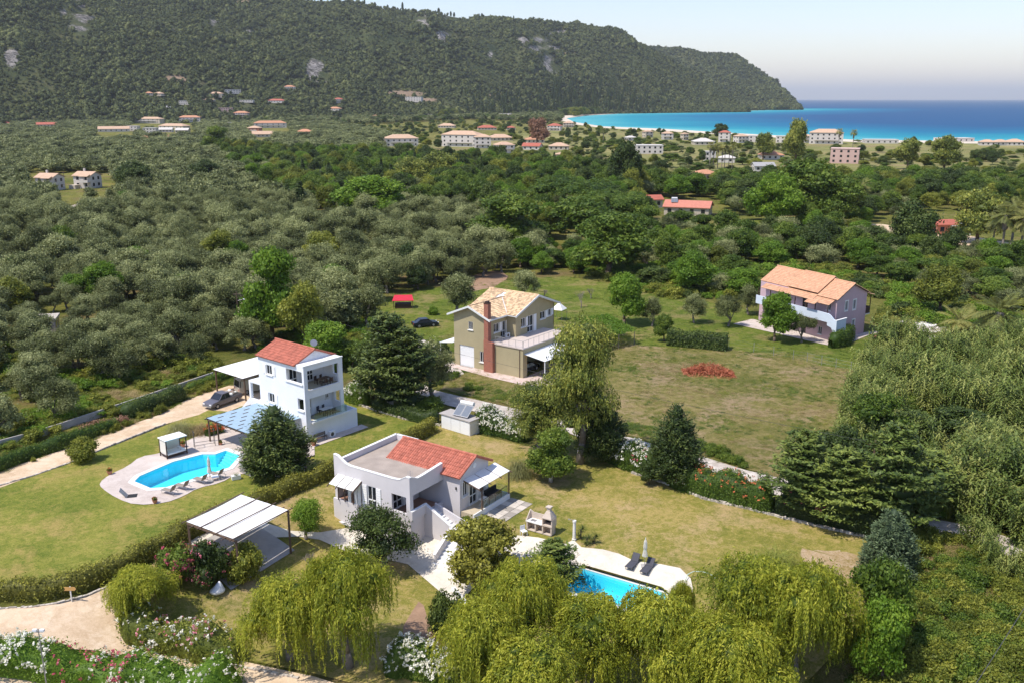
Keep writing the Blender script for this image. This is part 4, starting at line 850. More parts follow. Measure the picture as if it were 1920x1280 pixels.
# village: x, base row, width px, storeys, roof, roof colour, wall colour, label
VILLAGE = [
 (12, 236, 18, 1, 'hip', 'r', 'c', 'small house with a rust red roof at the left edge below the hill'), (88, 238, 34, 1, 'gable', 'r', 'c', 'low red roofed house alone in the olive grove at the far left'),
 (214, 247, 54, 1, 'gable', 'b', 'w', 'long low house with a pale tan roof, leftmost of the village'), (251, 246, 20, 2, 'flat', 'w', 'w', 'white cube shaped tower house beside the long tan roof'),
 (276, 232, 56, 2, 'hip', 'b', 'c', 'wide two storey cream villa with tan hipped roof in the left village'), (283, 250, 24, 2, 'flat', 'w', 'w', 'white block of a house in front of the wide cream villa'),
 (327, 241, 60, 1, 'hip', 'b', 'c', 'broad tan hipped roof standing right of the white blocks'), (354, 228, 40, 2, 'hip', 'o', 'w', 'white two storey house with orange tan roof and balcony'),
 (312, 248, 24, 1, 'gable', 'w', 'w', 'low white roofed outbuilding below the broad tan roof'), (343, 249, 24, 1, 'gable', 'w', 'c', 'low pale roofed outbuilding right of its twin below the broad roof'),
 (272, 264, 16, 1, 'hip', 'o', 'c', 'small tan roof half hidden in olives, left of two'), (317, 262, 16, 1, 'hip', 'o', 'c', 'small tan roof half hidden in olives, right of two'),
 (281, 180, 16, 1, 'hip', 'o', 'c', 'small tan roof at the foot of the hill, leftmost on the slope'), (300, 183, 18, 1, 'hip', 'b', 'c', 'small buff roof at the foot of the hill beside the leftmost'),
 (407, 186, 26, 2, 'hip', 'b', 'c', 'cream villa with two rows of windows on the lower slope'), (392, 192, 20, 1, 'hip', 'b', 'c', 'low cream house just left below the slope villa'),
 (438, 178, 30, 2, 'flat', 'w', 'w', 'stepped white apartment complex on the slope, upper part'), (462, 194, 30, 1, 'flat', 'w', 'w', 'white terrace building at the lower end of the stepped complex'),
 (348, 198, 20, 2, 'flat', 'w', 'w', 'white two storey block between dark cypresses on the slope'), (312, 208, 20, 1, 'hip', 'g', 'w', 'small house with a grey green roof below the slope'),
 (423, 210, 26, 2, 'flat', 'p', 'p', 'pinkish flat roofed house below the stepped white complex'), (452, 220, 28, 2, 'hip', 'o', 'p', 'orange walled house with tan roof behind the round tower'),
 (356, 216, 12, 1, 'hip', 'r', 'p', 'tiny reddish hut between olive trees near the slope'), (428, 238, 14, 2, 'flat', 'w', 'w', 'squat white round tower in the left village'),
 (507, 240, 62, 2, 'hip', 'o', 'w', 'long white villa with orange tan roof beside a cypress'), (478, 250, 24, 2, 'hip', 'b', 'r', 'red walled house with pale hipped roof'),
 (493, 257, 40, 1, 'gable', 'b', 'c', 'long low pale roof in front of the red walled house'), (533, 257, 18, 1, 'hip', 'o', 'c', 'small orange hipped roof right of the long low roof'),
 (572, 252, 30, 1, 'hip', 'o', 'r', 'red brick house with orange roof and dark verandah'), (595, 232, 12, 1, 'gable', 'o', 'c', 'tiny tan roof among olives right of the long white villa'),
 (545, 172, 22, 2, 'hip', 'o', 'w', 'white two storey house with tan roof standing high on the slope'), (520, 195, 32, 1, 'hip', 'r', 'w', 'white house with red roof line on the slope under cypresses'),
 (635, 193, 18, 2, 'hip', 'r', 'w', 'white red roofed house at the middle of the slope foot'), (628, 209, 24, 1, 'hip', 'o', 'w', 'low white house with tan roof below the red roofed one'),
 (777, 192, 34, 3, 'flat', 'w', 'w', 'large white modern villa with terraces on bare soil of the hill'), (752, 274, 66, 2, 'hip', 'b', 'w', 'long two storey white block with tan roof left of the large hotel'),
 (868, 275, 80, 3, 'hip', 'b', 'w', 'largest white three storey building with pale tan roof'), (905, 278, 34, 3, 'hip', 'b', 'w', 'white wing with small balconies at the right end of the largest building'),
 (937, 264, 50, 1, 'hip', 'b', 'c', 'broad pale tan roof right of the largest white building'), (945, 287, 38, 2, 'hip', 'b', 'w', 'small white house with stepped tan roofs below the broad roof'),
 (1002, 268, 36, 1, 'hip', 'o', 'c', 'tan roofed house partly behind the reddish brown tree'), (998, 281, 36, 1, 'gable', 'r', 'w', 'dark red gabled roof below the reddish brown tree'),
 (1048, 281, 40, 1, 'hip', 'b', 'c', 'tan hipped roof right of the dark red gable'), (1050, 308, 18, 2, 'hip', 'b', 'c', 'narrow cream house front among tall green trees'),
 (913, 244, 38, 1, 'hip', 'r', 'c', 'low house with bright red roof in the middle of the plain'), (958, 244, 18, 1, 'hip', 'r', 'c', 'smaller red roof right of the bright red one'),
 (947, 230, 30, 2, 'flat', 'w', 'w', 'white flat roofed block standing behind the bright red roof'), (1013, 236, 24, 2, 'hip', 'o', 'c', 'tan roofed house directly behind the reddish brown tree'),
 (1040, 245, 28, 2, 'hip', 'r', 'w', 'white house with bright red roof next to the beach'), (1066, 239, 22, 2, 'hip', 'b', 'c', 'cream cube of a house at the end of the beach'),
 (740, 232, 20, 1, 'hip', 'b', 'c', 'tan roof alone in the olives right of the slope villas'), (703, 222, 16, 1, 'hip', 'o', 'c', 'tiny tan roof in the far olive grove'), (805, 218, 16, 1, 'flat', 'w', 'w', 'tiny white box below the modern hill villa'),
 (838, 240, 34, 1, 'hip', 'b', 'c', 'pale tan roof with its cypress on the left, mid plain'), (1214, 258, 18, 2, 'hip', 'b', 'c', 'cream two storey house near the bay, left of a pair'),
 (1251, 262, 22, 2, 'hip', 'b', 'w', 'white two storey house near the bay, right of a pair'), (1216, 288, 54, 2, 'flat', 'w', 'w', 'modern white house with long flat roof and dark glazing'), (1182, 264, 20, 1, 'hip', 'w', 'w', 'small white hipped roof in the field behind the modern house'),
 (1283, 263, 12, 2, 'hip', 'b', 'c', 'narrow tan house at the left end of the shore row'), (1318, 272, 40, 1, 'hip', 'w', 'c', 'low pale building in front of the red roofed shore house'),
 (1358, 267, 22, 3, 'hip', 'r', 'w', 'tall white shore house with red roof'), (1389, 268, 24, 2, 'hip', 'b', 'w', 'white shore house with buff roof right of the red one'), (1409, 267, 30, 2, 'flat', 'w', 'w', 'white flat shore block with antenna'),
 (1468, 268, 26, 2, 'flat', 'w', 'w', 'white flat roofed block left of the tall eucalyptus'), (1512, 268, 20, 2, 'hip', 'b', 'w', 'white house directly right of the tall eucalyptus'),
 (1548, 270, 62, 3, 'hip', 'b', 'w', 'wide white hotel with several buff roofs on the shore'), (1583, 306, 52, 3, 'flat', 'p', 'p', 'pink three storey house with white window bands in the fields'),
 (1445, 299, 44, 1, 'hip', 'o', 'w', 'house with wide tan roof left of the pink tower house'), (1430, 321, 40, 1, 'gable', 'g', 'w', 'white box house with grey roof in front of the tan one'),
 (1362, 305, 32, 1, 'hip', 'w', 'w', 'white roofed bungalow behind the row of palms'), (1330, 302, 22, 2, 'flat', 'w', 'w', 'white pillared house left of the palms'),
 (1320, 337, 46, 1, 'hip', 'o', 'p', 'pink walled house with salmon tile roof in the trees'), (1775, 282, 26, 1, 'gable', 'g', 'w', 'small white shed alone in the coastal field'),
 (1850, 273, 26, 1, 'hip', 'b', 'w', 'tan hipped beach pavilion, left of three'), (1874, 273, 26, 1, 'hip', 'b', 'w', 'tan hipped beach pavilion, middle of three'), (1901, 273, 32, 1, 'hip', 'b', 'w', 'tan hipped beach pavilion, right of three'),
 (1788, 266, 64, 1, 'flat', 'w', 'w', 'long low white beach bar on the shore'), (1650, 269, 60, 1, 'flat', 'w', 'w', 'long thin white beach building left of the beach bar')]
make_village_list()
def near_house(x, y, m=0): return any((x - a) ** 2 + (y - b_) ** 2 < (c + m) ** 2 for a, b_, c in HOUSES_KEEP)
_hk = [HOUSES_KEEP[i] for i in _HKI]
hill_forest('hillside_forest', MAIN, -420, 1405, 56000, 'dark green maquis and oak forest covering the long hill', 3, 3.0, 8.2, ratio=(.8, 1.3))
hill_forest('headland_forest', HEAD, 1195, 1500, 6500, 'hazy green forest covering the headland by the sea', 4, 5.5, 9.5, ratio=(.9, 1.3))
_ol = []; _far = []
for x, y, px_, py_ in spots(OLIVE, lambda y: 5.4 if y < 420 else (6.5 if y < 700 else 9.0), 11, ymax=1750):
    if near_house(x, y): continue
    if inpoly(px_, py_, WOODC) : continue
    if y < 175 and px_ < 430 and RNG.random() < (.1 if py_ < 690 else .35): continue      # open, scrubby corner of the grove
    s = RNG.choice((RNG.uniform(.7, 1.1), RNG.uniform(1.0, 1.35), RNG.uniform(1.2, 1.7))) if y > 150 else RNG.uniform(.8, 1.2); _ol.append((x, y, px_, py_, s))
_ol = [q for q in _ol if q[1] < 60 or abs(q[0]) < q[1] * .66 + 8]
_ol.sort(key=lambda q: q[1])
vis = [q for q in _ol if -40 < q[2] < 1960][:285]; vs_ = set(id(q) for q in vis)
for x, y, px_, py_, s in vis:
    if py_ > 690: lb, gp = 'grey green olive tree with bare forked trunk in the weedy plot above the sandy track', 'olives in the weedy plot'
    elif px_ < 450: lb, gp = 'grey green olive tree in the dense grove left of the tall plane tree', 'olives in the left grove'
    else: lb, gp = 'grey green olive tree in the dense grove behind the two villas', 'olives in the grove behind the villas'
    if py_ < 600 and RNG.random() < .07:
        sp_, c_ = RNG.choice((('broad', 'mid green'), ('bright', 'bright green'), ('dark', 'dark green'), ('yellow', 'yellowish green')))
        plant('broadleaf_tree', sp_, (x, y, 0), 6.5 * s, 6.0 * s, c_ + ' leafy tree scattered among the grey olives of the grove', 'tree', c_ + ' trees among the olives'); continue
    plant('olive_tree', 'olive', (x, y, 0), 6.0 * s, 5.0 * s * RNG.uniform(.85, 1.15), lb, 'tree', gp)
rest = [q for q in _ol if id(q) not in vs_]
pts = [(q[0], q[1], 0) for q in rest]; r = random.Random(5)
sc = [(q[4] * (1 if q[1] < 420 else 1.25 if q[1] < 700 else 1.7),) * 2 + (q[4] * r.uniform(.85, 1.2) * (1 if q[1] < 700 else .95),) for q in rest]
near = [i for i, q in enumerate(rest) if q[1] < 330]; farr = [i for i, q in enumerate(rest) if q[1] >= 330]
if near: scatter('olive_grove', [p[1] for p in PR['olive']] + [PR['bush'][0][1]], [pts[i] for i in near], [sc[i] for i in near], [(0, 0, r.uniform(0, 6)) for i in near], [r.randrange(5) if r.random() > .06 else 5 for i in near], 'dense canopy of grey green olive trees')
for i in farr: pass
scatter('far_olive_grove', [p[1] for p in PR['far_olive']] + [PR['bush'][1][1], PR['bush'][0][1]], [pts[i] for i in farr], [sc[i] for i in farr], [(0, 0, r.uniform(0, 6)) for i in farr], [r.randrange(2) if r.random() > .08 else r.choice((2, 3)) for i in farr], 'grey green olive groves stretching to the village')
def wood(poly, spacing, seed, mix, szf, name, label, group, nthings, lab2, keep=True, ymax=9999, ymin=0):
    S = [q for q in spots(poly, spacing, seed, ymax=ymax) if not (keep and near_house(q[0], q[1])) and q[1] > ymin]; S.sort(key=lambda q: q[1]); r = random.Random(seed)
    S = [q for q in S if not any(hypot(q[0] - a, q[1] - b_) < c for a, b_, c in HAND)]
    tot = sum(m[1] for m in mix)
    def pick():
        v = r.uniform(0, tot)
        for m in mix:
            v -= m[1]
            if v <= 0: return m
        return mix[-1]
    pts, sc, rt, ix, meshes = [], [], [], [], []
    for k, q in enumerate(S):
        m = pick(); w_, h_ = szf(q[1], r); w_ *= m[2]; h_ *= m[3]
        if len([0]) and k < nthings and -20 < q[2] < 1940: plant({'olive': 'olive_tree', 'pine': 'stone_pine', 'cypress': 'cypress', 'conifer': 'conifer'}.get(m[0], 'broadleaf_tree'), m[0], (q[0], q[1], 0), w_, h_, {'olive': 'rounded grey green olive tree', 'cypress': 'slim dark cypress', 'pine': 'flat crowned stone pine', 'conifer': 'dark cone shaped conifer', 'yellow': 'yellowish green leafy tree', 'dark': 'very dark green leafy tree', 'bright': 'bright green leafy tree', 'broad': 'mid green leafy tree', 'far_olive': 'pale grey green olive tree'}[m[0]] + ' ' + lab2, 'tree', m[0].replace('_', ' ') + ' trees ' + group)
        else:
            for tr, cm, W, H in [r.choice(PR[m[0]])]:
                if cm not in meshes: meshes.append(cm)
                pts.append((q[0], q[1], 0)); sc.append((w_ / W, w_ / W, h_ / H)); rt.append((0, 0, r.uniform(0, 6))); ix.append(meshes.index(cm))
    if pts: scatter(name, meshes, pts, sc, rt, ix, label)
HAND = []     # (x, y, radius) around hand placed trees
HT = [  # hand placed trees: base x, base y, top y, width px, species, label
 (732, 762, 588, 135, 'ragged', 'huge dark conifer with whitewashed trunk right of the white house', dict(limed=True, lm='conifer')), (768, 768, 618, 112, 'ragged', 'second dark conifer, its whitewashed trunk closer to the gravel lane', dict(limed=True, lm='conifer')),
 (700, 745, 640, 90, 'dark', 'dark broad tree squeezed between the white house and the huge conifer', {}), (812, 742, 640, 92, 'olive', 'grey green olive tree leaning over the lane beside the conifers', {}),
 (521, 893, 757, 108, 'conifer', 'round dark conifer in front of the white three level house', dict(limed=True)), (1265, 906, 755, 86, 'conifer', 'free standing cone shaped conifer with white trunk at the lawn wall', dict(limed=True)),
 (1128, 862, 745, 84, 'conifer', 'dark conifer close behind the tall eucalyptus', {}), (1033, 903, 806, 110, 'broad', 'small leafy tree with pale trunk on the dry lawn', dict(limed=True)),
 (1217, 908, 866, 42, 'dark', 'tiny round clipped tree on the lawn left of the white trunked conifer', {}), (720, 1060, 952, 150, 'olive', 'open dark green tree against the front wall of the grey bungalow', dict(lm='dark')),
 (905, 1098, 972, 152, 'yellow', 'dense yellow green round tree at the bungalow steps', dict(lm='hedge')), (1038, 1112, 1014, 112, 'ragged', 'dark ragged conifer left of the lower pool', {}),
 (573, 1010, 938, 84, 'olive', 'young thin light green tree beside the white carport', dict(lm='bright')), (512, 640, 470, 130, 'broad', 'tall lush green plane tree behind the white house', dict(lm='bright')),
 (572, 655, 535, 96, 'yellow', 'yellowish leafy tree right of the tall plane tree', {}), (615, 690, 606, 110, 'bright', 'spreading bright green tree behind the red roof', {}), (660, 690, 640, 70, 'broad', 'low green tree at the rear corner of the white house', {}),
 (1170, 608, 514, 86, 'broad', 'leafy green tree beside the vine covered pergola', dict(lm='bright')), (960, 470, 366, 165, 'broad', 'wide dome of dark green foliage, left of the great clump', {}), (1140, 520, 400, 175, 'broad', 'wide green dome shaped tree nearest the tan house grove', {}),
 (1085, 462, 372, 150, 'broad', 'broad green tree crown behind the nearest dome', {}), (1060, 425, 335, 180, 'pine', 'flat topped stone pine spreading over the clump', {}), (1130, 440, 360, 150, 'pine', 'second flat topped stone pine behind the green domes', {}),
 (700, 415, 332, 150, 'bright', 'bright green spreading tree in the middle of the olive grove', {}), (1170, 372, 265, 72, 'dark', 'tall very dark tree rising above the woodland', {}), (1192, 410, 362, 70, 'bright', 'bright bush like tree left of the red roofed farmhouse', {}),
 (1510, 420, 300, 150, 'broad', 'large leafy green tree at the right middle', {}), (1450, 430, 330, 110, 'bright', 'bright green tree left of the large leafy one', {}), (1570, 425, 330, 110, 'broad', 'tall leafy tree on the right flank of the large one', {}),
 (1705, 482, 378, 94, 'dark', 'dark green ball shaped tree before the parking place', {}), (1832, 455, 355, 92, 'yellow', 'light yellow brown leafy tree left of the tall palms', dict(lm='euc')), (1490, 318, 226, 50, 'yellow', 'tall eucalyptus with flat tufted top against the sea', dict(lm='euc')),
 (1007, 275, 223, 52, 'yellow', 'reddish brown dead leafed tree in the village', dict(lm='brown')), (820, 350, 285, 84, 'yellow', 'tan coloured leafy tree in the woodland belt', dict(lm='euc')), (770, 360, 295, 74, 'yellow', 'pale tan leafy tree left of the other tan one', dict(lm='euc')),
 (1760, 592, 500, 94, 'yellow', 'tree with yellowing leaves right of the pink house', {}), (1600, 478, 438, 64, 'yellow', 'round yellow green bush like tree behind the pink house', {}), (1295, 552, 475, 82, 'bright', 'light green weeping tree behind the flowering meadow', {}),
 (1452, 640, 552, 76, 'bright', 'bright green tree covering the left end of the pink house', {}), (1503, 642, 588, 52, 'olive', 'small olive tree on the lawn before the pink house', {}), (1365, 612, 555, 56, 'olive', 'olive tree at the near left of the pink house garden', {}),
 (1302, 606, 552, 50, 'olive', 'olive tree left of the garden olives by the long hedge', {}), (1245, 640, 590, 42, 'broad', 'small green tree at the left end of the clipped hedge', {}), (1654, 625, 575, 40, 'yellow', 'small brownish tree right of the pink house', dict(lm='euc')),
 (1404, 590, 535, 52, 'olive', 'olive tree close to the far left corner of the pink house', {}), (1222, 612, 560, 46, 'olive', 'olive tree beside the leafy tree and pergola', {}), (855, 590, 515, 90, 'olive', 'large olive tree left behind the tan house roof', {}), (985, 560, 508, 66, 'olive', 'olive tree on the green meadow behind the tan roof', {}), (640, 620, 545, 100, 'dark', 'dense olive green tree left of the small red shelter', dict(lm='olive')), (690, 615, 540, 80, 'olive', 'big olive tree close behind the small red shelter', {}),
 (1640, 855, 742, 120, 'broad', 'lush green tree at the left edge of the cane thicket', {}), (1500, 965, 812, 140, 'ragged', 'dark ragged conifer over the pink flowering hedge', {}), (1572, 985, 838, 130, 'ragged', 'broad dark conifer in the middle of the hedge row', {}), (1668, 1000, 800, 160, 'ragged', 'widest dark conifer at the bend of the gravel lane', {}), (1738, 965, 845, 110, 'ragged', 'dark conifer on the far side of the widest one', {}),
 (1662, 1090, 952, 82, 'greycon', 'grey green column shaped conifer at the corner of the dry lawn', {}), (1640, 1230, 1050, 120, 'broad', 'leafy bright green tree at the right end of the willows', {}), (1650, 1290, 1130, 110, 'bright', 'bright green bushy tree at the bottom right of the willows', {}),
 (1570, 900, 800, 110, 'dark', 'dark green tree between the meadow and the conifers', {}), (1700, 840, 770, 120, 'dark', 'dark tree inside the cane thicket hollow', {}), (1790, 830, 765, 110, 'dark', 'dark low tree in the right hollow of the cane thicket', {}), (565, 408, 340, 20, 'cypress', 'dark pointed cypress in the grove, right of a pair', {}), (540, 405, 345, 18, 'cypress', 'dark pointed cypress in the grove, left of a pair', {}),
 (255, 362, 303, 74, 'dark', 'dark green tree right of the two cream villas', {}), (245, 405, 360, 70, 'bright', 'bright green tree right of the big grey roof', {}), (385, 350, 300, 60, 'dark', 'dark crown of a tall tree in the far olive grove', {}), (405, 290, 238, 60, 'broad', 'tall green tree left of the woodland belt', {}),
 (800, 770, 745, 70, 'bush', 'low green bush beside the solar shed', {}), (1350, 262, 232, 30, 'dark', 'dark tree left of the shore houses', {}), (1770, 318, 255, 60, 'yellow', 'pale spreading eucalyptus in the coastal field', dict(lm='euc')), (1430, 300, 250, 40, 'yellow', 'light eucalyptus left of the tall one by the sea', dict(lm='euc')), (1700, 318, 262, 52, 'yellow', 'broad pale eucalyptus left of the spreading one', dict(lm='euc')),
]
for h in HT:
    P = G(h[0], h[1]); HAND.append((P.x, P.y, h[3] / ppm(P) * (.42 if P.y > 150 else .3)))
    tree(h[0], h[1], h[2], h[3], h[4], h[5], **h[6])
sz = lambda a, b_, c, d: (lambda y, r: (r.uniform(a, b_), r.uniform(c, d)))
wood(WOODC, lambda y: 7.5 if y < 400 else 10, 21, [('broad', 5, 1, 1), ('bright', 2.5, .95, .9), ('yellow', 1.6, .9, 1.05), ('dark', 2.2, .85, 1.1), ('olive', 2.5, .75, .7), ('cypress', .5, .22, 1.1)], lambda y, r: (r.uniform(8, 13), r.uniform(7, 11.5)), 'mixed_woodland', 'belt of mixed green woodland across the plain', 'in the woodland belt', 150, 'in the woodland belt between the olive grove and the village')
wood(RIGHT, lambda y: 6.4 if y < 240 else 8.5, 22, [('broad', 4, 1, 1), ('bright', 2.2, .9, .85), ('yellow', 1.8, .85, .8), ('dark', 1.5, .9, .95), ('olive', 4, .85, .75)], lambda y, r: (r.uniform(6.5, 11), r.uniform(5.5, 9.5) * (1 if y > 200 else .75)), 'right_woodland', 'belt of mixed trees behind the pink house', 'behind the pink house', 150, 'in the tree belt around and behind the pink house')
wood(COAST, lambda y: 27 if y > 600 else 21, 23, [('broad', 3, 1, .8), ('dark', 2, .9, 1), ('yellow', 2, .9, .9), ('olive', 3, .8, .6)], lambda y, r: (r.uniform(6, 11), r.uniform(4, 8)), 'coastal_trees', 'scattered trees of the coastal plain', 'of the coastal plain', 110, 'scattered between the houses of the coastal plain')
wood(TOE, 14, 24, [('far_olive', 5, 1.4, 1.2), ('broad', 2, 1.2, 1), ('dark', 2, 1.1, 1.2)], lambda y, r: (r.uniform(8, 13), r.uniform(6, 10)), 'toe_woodland', 'trees and scrub along the foot of the hills', 'at the foot of the hills', 0, '')
GAP = [(985, 478), (1010, 462), (1190, 468), (1215, 500), (1235, 540), (1160, 528), (1060, 520), (1000, 512)]
wood(GAP, 5.5, 28, [('bright', 3, .9, .8), ('broad', 3, .9, .8), ('olive', 2, .8, .7)], lambda y, r: (r.uniform(6, 9), r.uniform(4.5, 7)), 'meadow_edge_trees', 'trees closing the back of the green meadow', 'at the back of the green meadow', 60, 'closing the back of the green meadow behind the tan house')
BAY = [(830, 226), (900, 214), (1000, 212), (1080, 219), (1160, 211), (1300, 208.5), (1400, 207), (1400, 206), (1200, 208), (1000, 206), (850, 206)]
wood(BAY, 15, 25, [('broad', 3, 1.1, 1.1), ('yellow', 3, 1.2, 1.1), ('dark', 3, 1.1, 1.2)], lambda y, r: (r.uniform(12, 20), r.uniform(10, 18)), 'bay_wood', 'tall trees behind the far beach', 'behind the far beach', 0, '', keep=False)
LOWC = [(1040, 262), (1250, 262), (1600, 288), (1920, 296), (2300, 300), (2300, 345), (1900, 330), (1440, 322), (1200, 325), (960, 285)]
wood(LOWC, 17, 27, [('bush', 4, 1, .5), ('olive', 3, .9, .6), ('broad', 2, 1, .7), ('yellow', 1.5, 1, .8)], lambda y, r: (r.uniform(4, 8), r.uniform(2.5, 4.5)), 'coastal_scrub', 'low scrub and bushes of the coastal plain', '', 0, '')
FRONT = [(1180, 352), (1440, 352), (1620, 345), (1960, 350), (2300, 355), (2300, 400), (1900, 390), (1700, 385), (1440, 395), (1250, 380)]
wood(FRONT, 11, 26, [('broad', 5, 1.1, 1.1), ('bright', 2, 1, 1), ('yellow', 2.5, 1, 1), ('dark', 2, 1, 1.1)], lambda y, r: (r.uniform(9, 13), r.uniform(7, 9.5)), 'tall_tree_row', 'row of tall leafy trees in front of the fields', 'in the tall row', 70, 'in the tall row in front of the coastal fields')
# ------------------------------------------------------------------ house building kit
class H:
    """local frame: origin at the near corner, +X along the right facade, +Y along the left facade"""
    def __init__(s, name, label, cat, P, ang, skew=0.0):
        s.o = thing(name, label, cat, tuple(P), radians(ang)); s.sk = skew
    def put(s, b, name, m, parent=None, **kw):
        if s.sk: b.v = [(v[0] + s.sk * v[1], v[1], v[2]) for v in b.v]
        return b.build(name, mt[m] if isinstance(m, str) else m, parent or s.o, **kw)
    def fb(s, b, fac, u0, u1, z0, z1, o0, o1, tone=.5):      # box on a facade: outward depth o0..o1
        ax, off, sg = fac
        a, c = sorted((off + sg * o0, off + sg * o1))
        if ax == 'x': b.box(a, c, u0, u1, z0, z1, tone)
        else: b.box(u0, u1, a, c, z0, z1, tone)
        return b
    def wall(s, b, fac, u0, u1, z0, z1, ops=(), th=0.25):
        cu = sorted({u0, u1, *[q for o in ops for q in (o[0], o[1])]})
        for a, c in zip(cu, cu[1:]):
            col = sorted([(o[2], o[3]) for o in ops if o[0] < (a + c) / 2 < o[1]]); z = z0
            for p, q in col:
                if p > z + .001: s.fb(b, fac, a, c, z, p, -th, 0)
                z = max(z, q)
            if z < z1 - .001: s.fb(b, fac, a, c, z, z1, -th, 0)
    def window(s, fac, u0, u1, z0, z1, shut=0, sill=True, bars=1, name='window', m='white', depth=.12, openw=True, trim=0):
        b = MB(); f = .07
        s.fb(b, fac, u0, u0 + f, z0, z1, -depth, -depth + .07); s.fb(b, fac, u1 - f, u1, z0, z1, -depth, -depth + .07)
        s.fb(b, fac, u0 + f, u1 - f, z1 - f, z1, -depth, -depth + .07); s.fb(b, fac, u0 + f, u1 - f, z0, z0 + f, -depth, -depth + .07)
        for k in range(1, bars + 1): u = u0 + (u1 - u0) * k / (bars + 1); s.fb(b, fac, u - .03, u + .03, z0 + f, z1 - f, -depth, -depth + .06)
        if name == 'door': z = z0 + (z1 - z0) * .36; s.fb(b, fac, u0 + f, u1 - f, z - .05, z + .05, -depth - .001, -depth + .055)
        if trim:
            for q in ((u0 - trim, u0, z0 - trim, z1 + trim), (u1, u1 + trim, z0 - trim, z1 + trim), (u0, u1, z1, z1 + trim), (u0, u1, z0 - trim, z0)): s.fb(b, fac, *q, .003, .04)
        w_ = s.put(b, name, m)
        s.put(s.fb(MB(), fac, u0 + .03, u1 - .03, z0 + .03, z1 - .03, -depth - .03, -depth - .01), 'pane', 'glass', w_)
        if sill: s.put(s.fb(MB(), fac, u0 - .12, u1 + .12, z0 - .09, z0 - .003, -.02, .14), 'sill', m, w_)
        for sd in ((0, 1) if shut == 2 else (0,) if shut == 1 else (1,) if shut == 3 else ()):
            wd = (u1 - u0) / 2 + .02; a, c = (u0 - wd - .03, u0 - .03) if sd == 0 else (u1 + .03, u1 + wd + .03)
            q = MB(); s.fb(q, fac, a, c, z0, z1, .02, .06)
            for k in range(9): zz = z0 + .1 + (z1 - z0 - .2) * k / 8.5; s.fb(q, fac, a + .06, c - .06, zz, zz + .05, .06, .075)
            s.put(q, 'shutter', m, w_)
        return w_
def tiles(O, E, S, tw=.26, tl=.40, h=.075, seed=1, clip=None):
    """a tiled roof slope: rows of half round tiles, each course lapping the one below"""
    O, E, S = Vector(O), Vector(E), Vector(S); nc = max(1, round(E.length / tw)); nr = max(1, round(S.length / tl)); e = E / nc; sv_ = S / nr
    n = E.cross(S).normalized(); n = -n if n.z < 0 else n; b = MB(); r = random.Random(seed)
    pf = ((0, 0), (.22, .75), (.5, 1), (.78, .75), (1, 0))
    for j in range(nr):
        for i in range(nc):
            q = O + e * i + sv_ * j
            if clip and not clip(q + e * .5 + sv_ * .5): continue
            t = r.gauss(.5, .2); jt = r.uniform(-.012, .012); lo = [q + e * u + n * (h * v + .045 + jt) - sv_ * .10 for u, v in pf]; hi = [q + e * u + n * (h * v) + sv_ for u, v in pf]
            for k in range(4): b.quad(lo[k], lo[k + 1], hi[k + 1], hi[k], tone=t)
            b.quad(lo[0], q - sv_ * .1, q + e - sv_ * .1, lo[4], lo[3], lo[2], lo[1], tone=t - .25)
    return b
def ridge_caps(b, p, q, r_=.13, step=.42, seed=3):
    p, q = Vector(p), Vector(q); d = q - p; n = max(1, int(d.length / step)); r = random.Random(seed)
    for k in range(n): b.tube(p + d * (k / n), p + d * ((k + 1.12) / n), r_, r_ * .86, 7, True, r.gauss(.5, .15))
    return b
def ac_unit(parent, x0, y0, z, ax='y', name='air_conditioner'):
    b = MB(); b.box(x0, x0 + .8, y0, y0 + .35, z, z + .6); o = b.build(name, mt['plastic'], parent)
    MB().lathe([(.24, 0), (.24, .012), (.05, .02)], (0, 0, 0), 14).build('fan_grille', mt['darkmetal'], o)
    g = o.children[0]; g.rotation_euler = (pi / 2, 0, 0); g.location = (x0 + .32, y0 - .002, z + .3); return o
def tube_thing(name, label, cat, P, rz, pts_r, m, group=None):
    t = thing(name, label, cat, P, rz, group); return t
def gable_prism(b, axis, a0, a1, c0, c1, zb, zt, ridge=None):
    """triangular gable wall, thickness a0..a1 on axis, spanning c0..c1"""
    r_ = (c0 + c1) / 2 if ridge is None else ridge
    if axis == 'y': b.extr([(c0, a0, zb), (c1, a0, zb), (r_, a0, zt)], (0, a1 - a0, 0))
    else: b.extr([(a0, c0, zb), (a0, c1, zb), (a0, r_, zt)], (a1 - a0, 0, 0))

# ------------------------------------------------------------------ white three level house
WP = G(577, 831); W_ = H('white_house', 'white three level house with red tiled gable and two recessed balconies', 'house', WP, 50.5)
L_, R_ = ('x', 0, -1), ('y', 0, -1)
b = MB()
W_.wall(b, L_, 0, 8.5, -.3, 9.05, [(5.85, 6.95, 7.0, 8.15), (5.7, 6.8, 3.6, 4.75), (.35, 3.2, 7.0, 8.42), (.3, 1.35, 3.85, 5.2)])
W_.wall(b, ('y', 0, -1), .25, 5.35, -.3, 9.05, [(.5, 5.0, 6.15, 8.5), (.65, 5.15, 2.45, 5.2)])
W_.wall(b, ('x', 5.6, 1), 0, 8.5, -.3, 9.05, [(.3, 1.5, 6.9, 8.4), (.3, 1.4, 3.6, 5.1)])
W_.wall(b, ('y', 8.5, 1), .25, 5.35, -.3, 9.05)
W_.wall(b, ('y', 3.3, -1), .252, 5.348, 6.0, 8.9, [(.5, 1.6, 6.1, 8.1), (3.0, 3.9, 6.1, 8.1)], .2)
W_.wall(b, ('y', 1.9, -1), .252, 5.348, 2.4, 5.7, [(.45, 2.3, 2.5, 4.7), (4.4, 4.9, 3.9, 4.7)], .2)
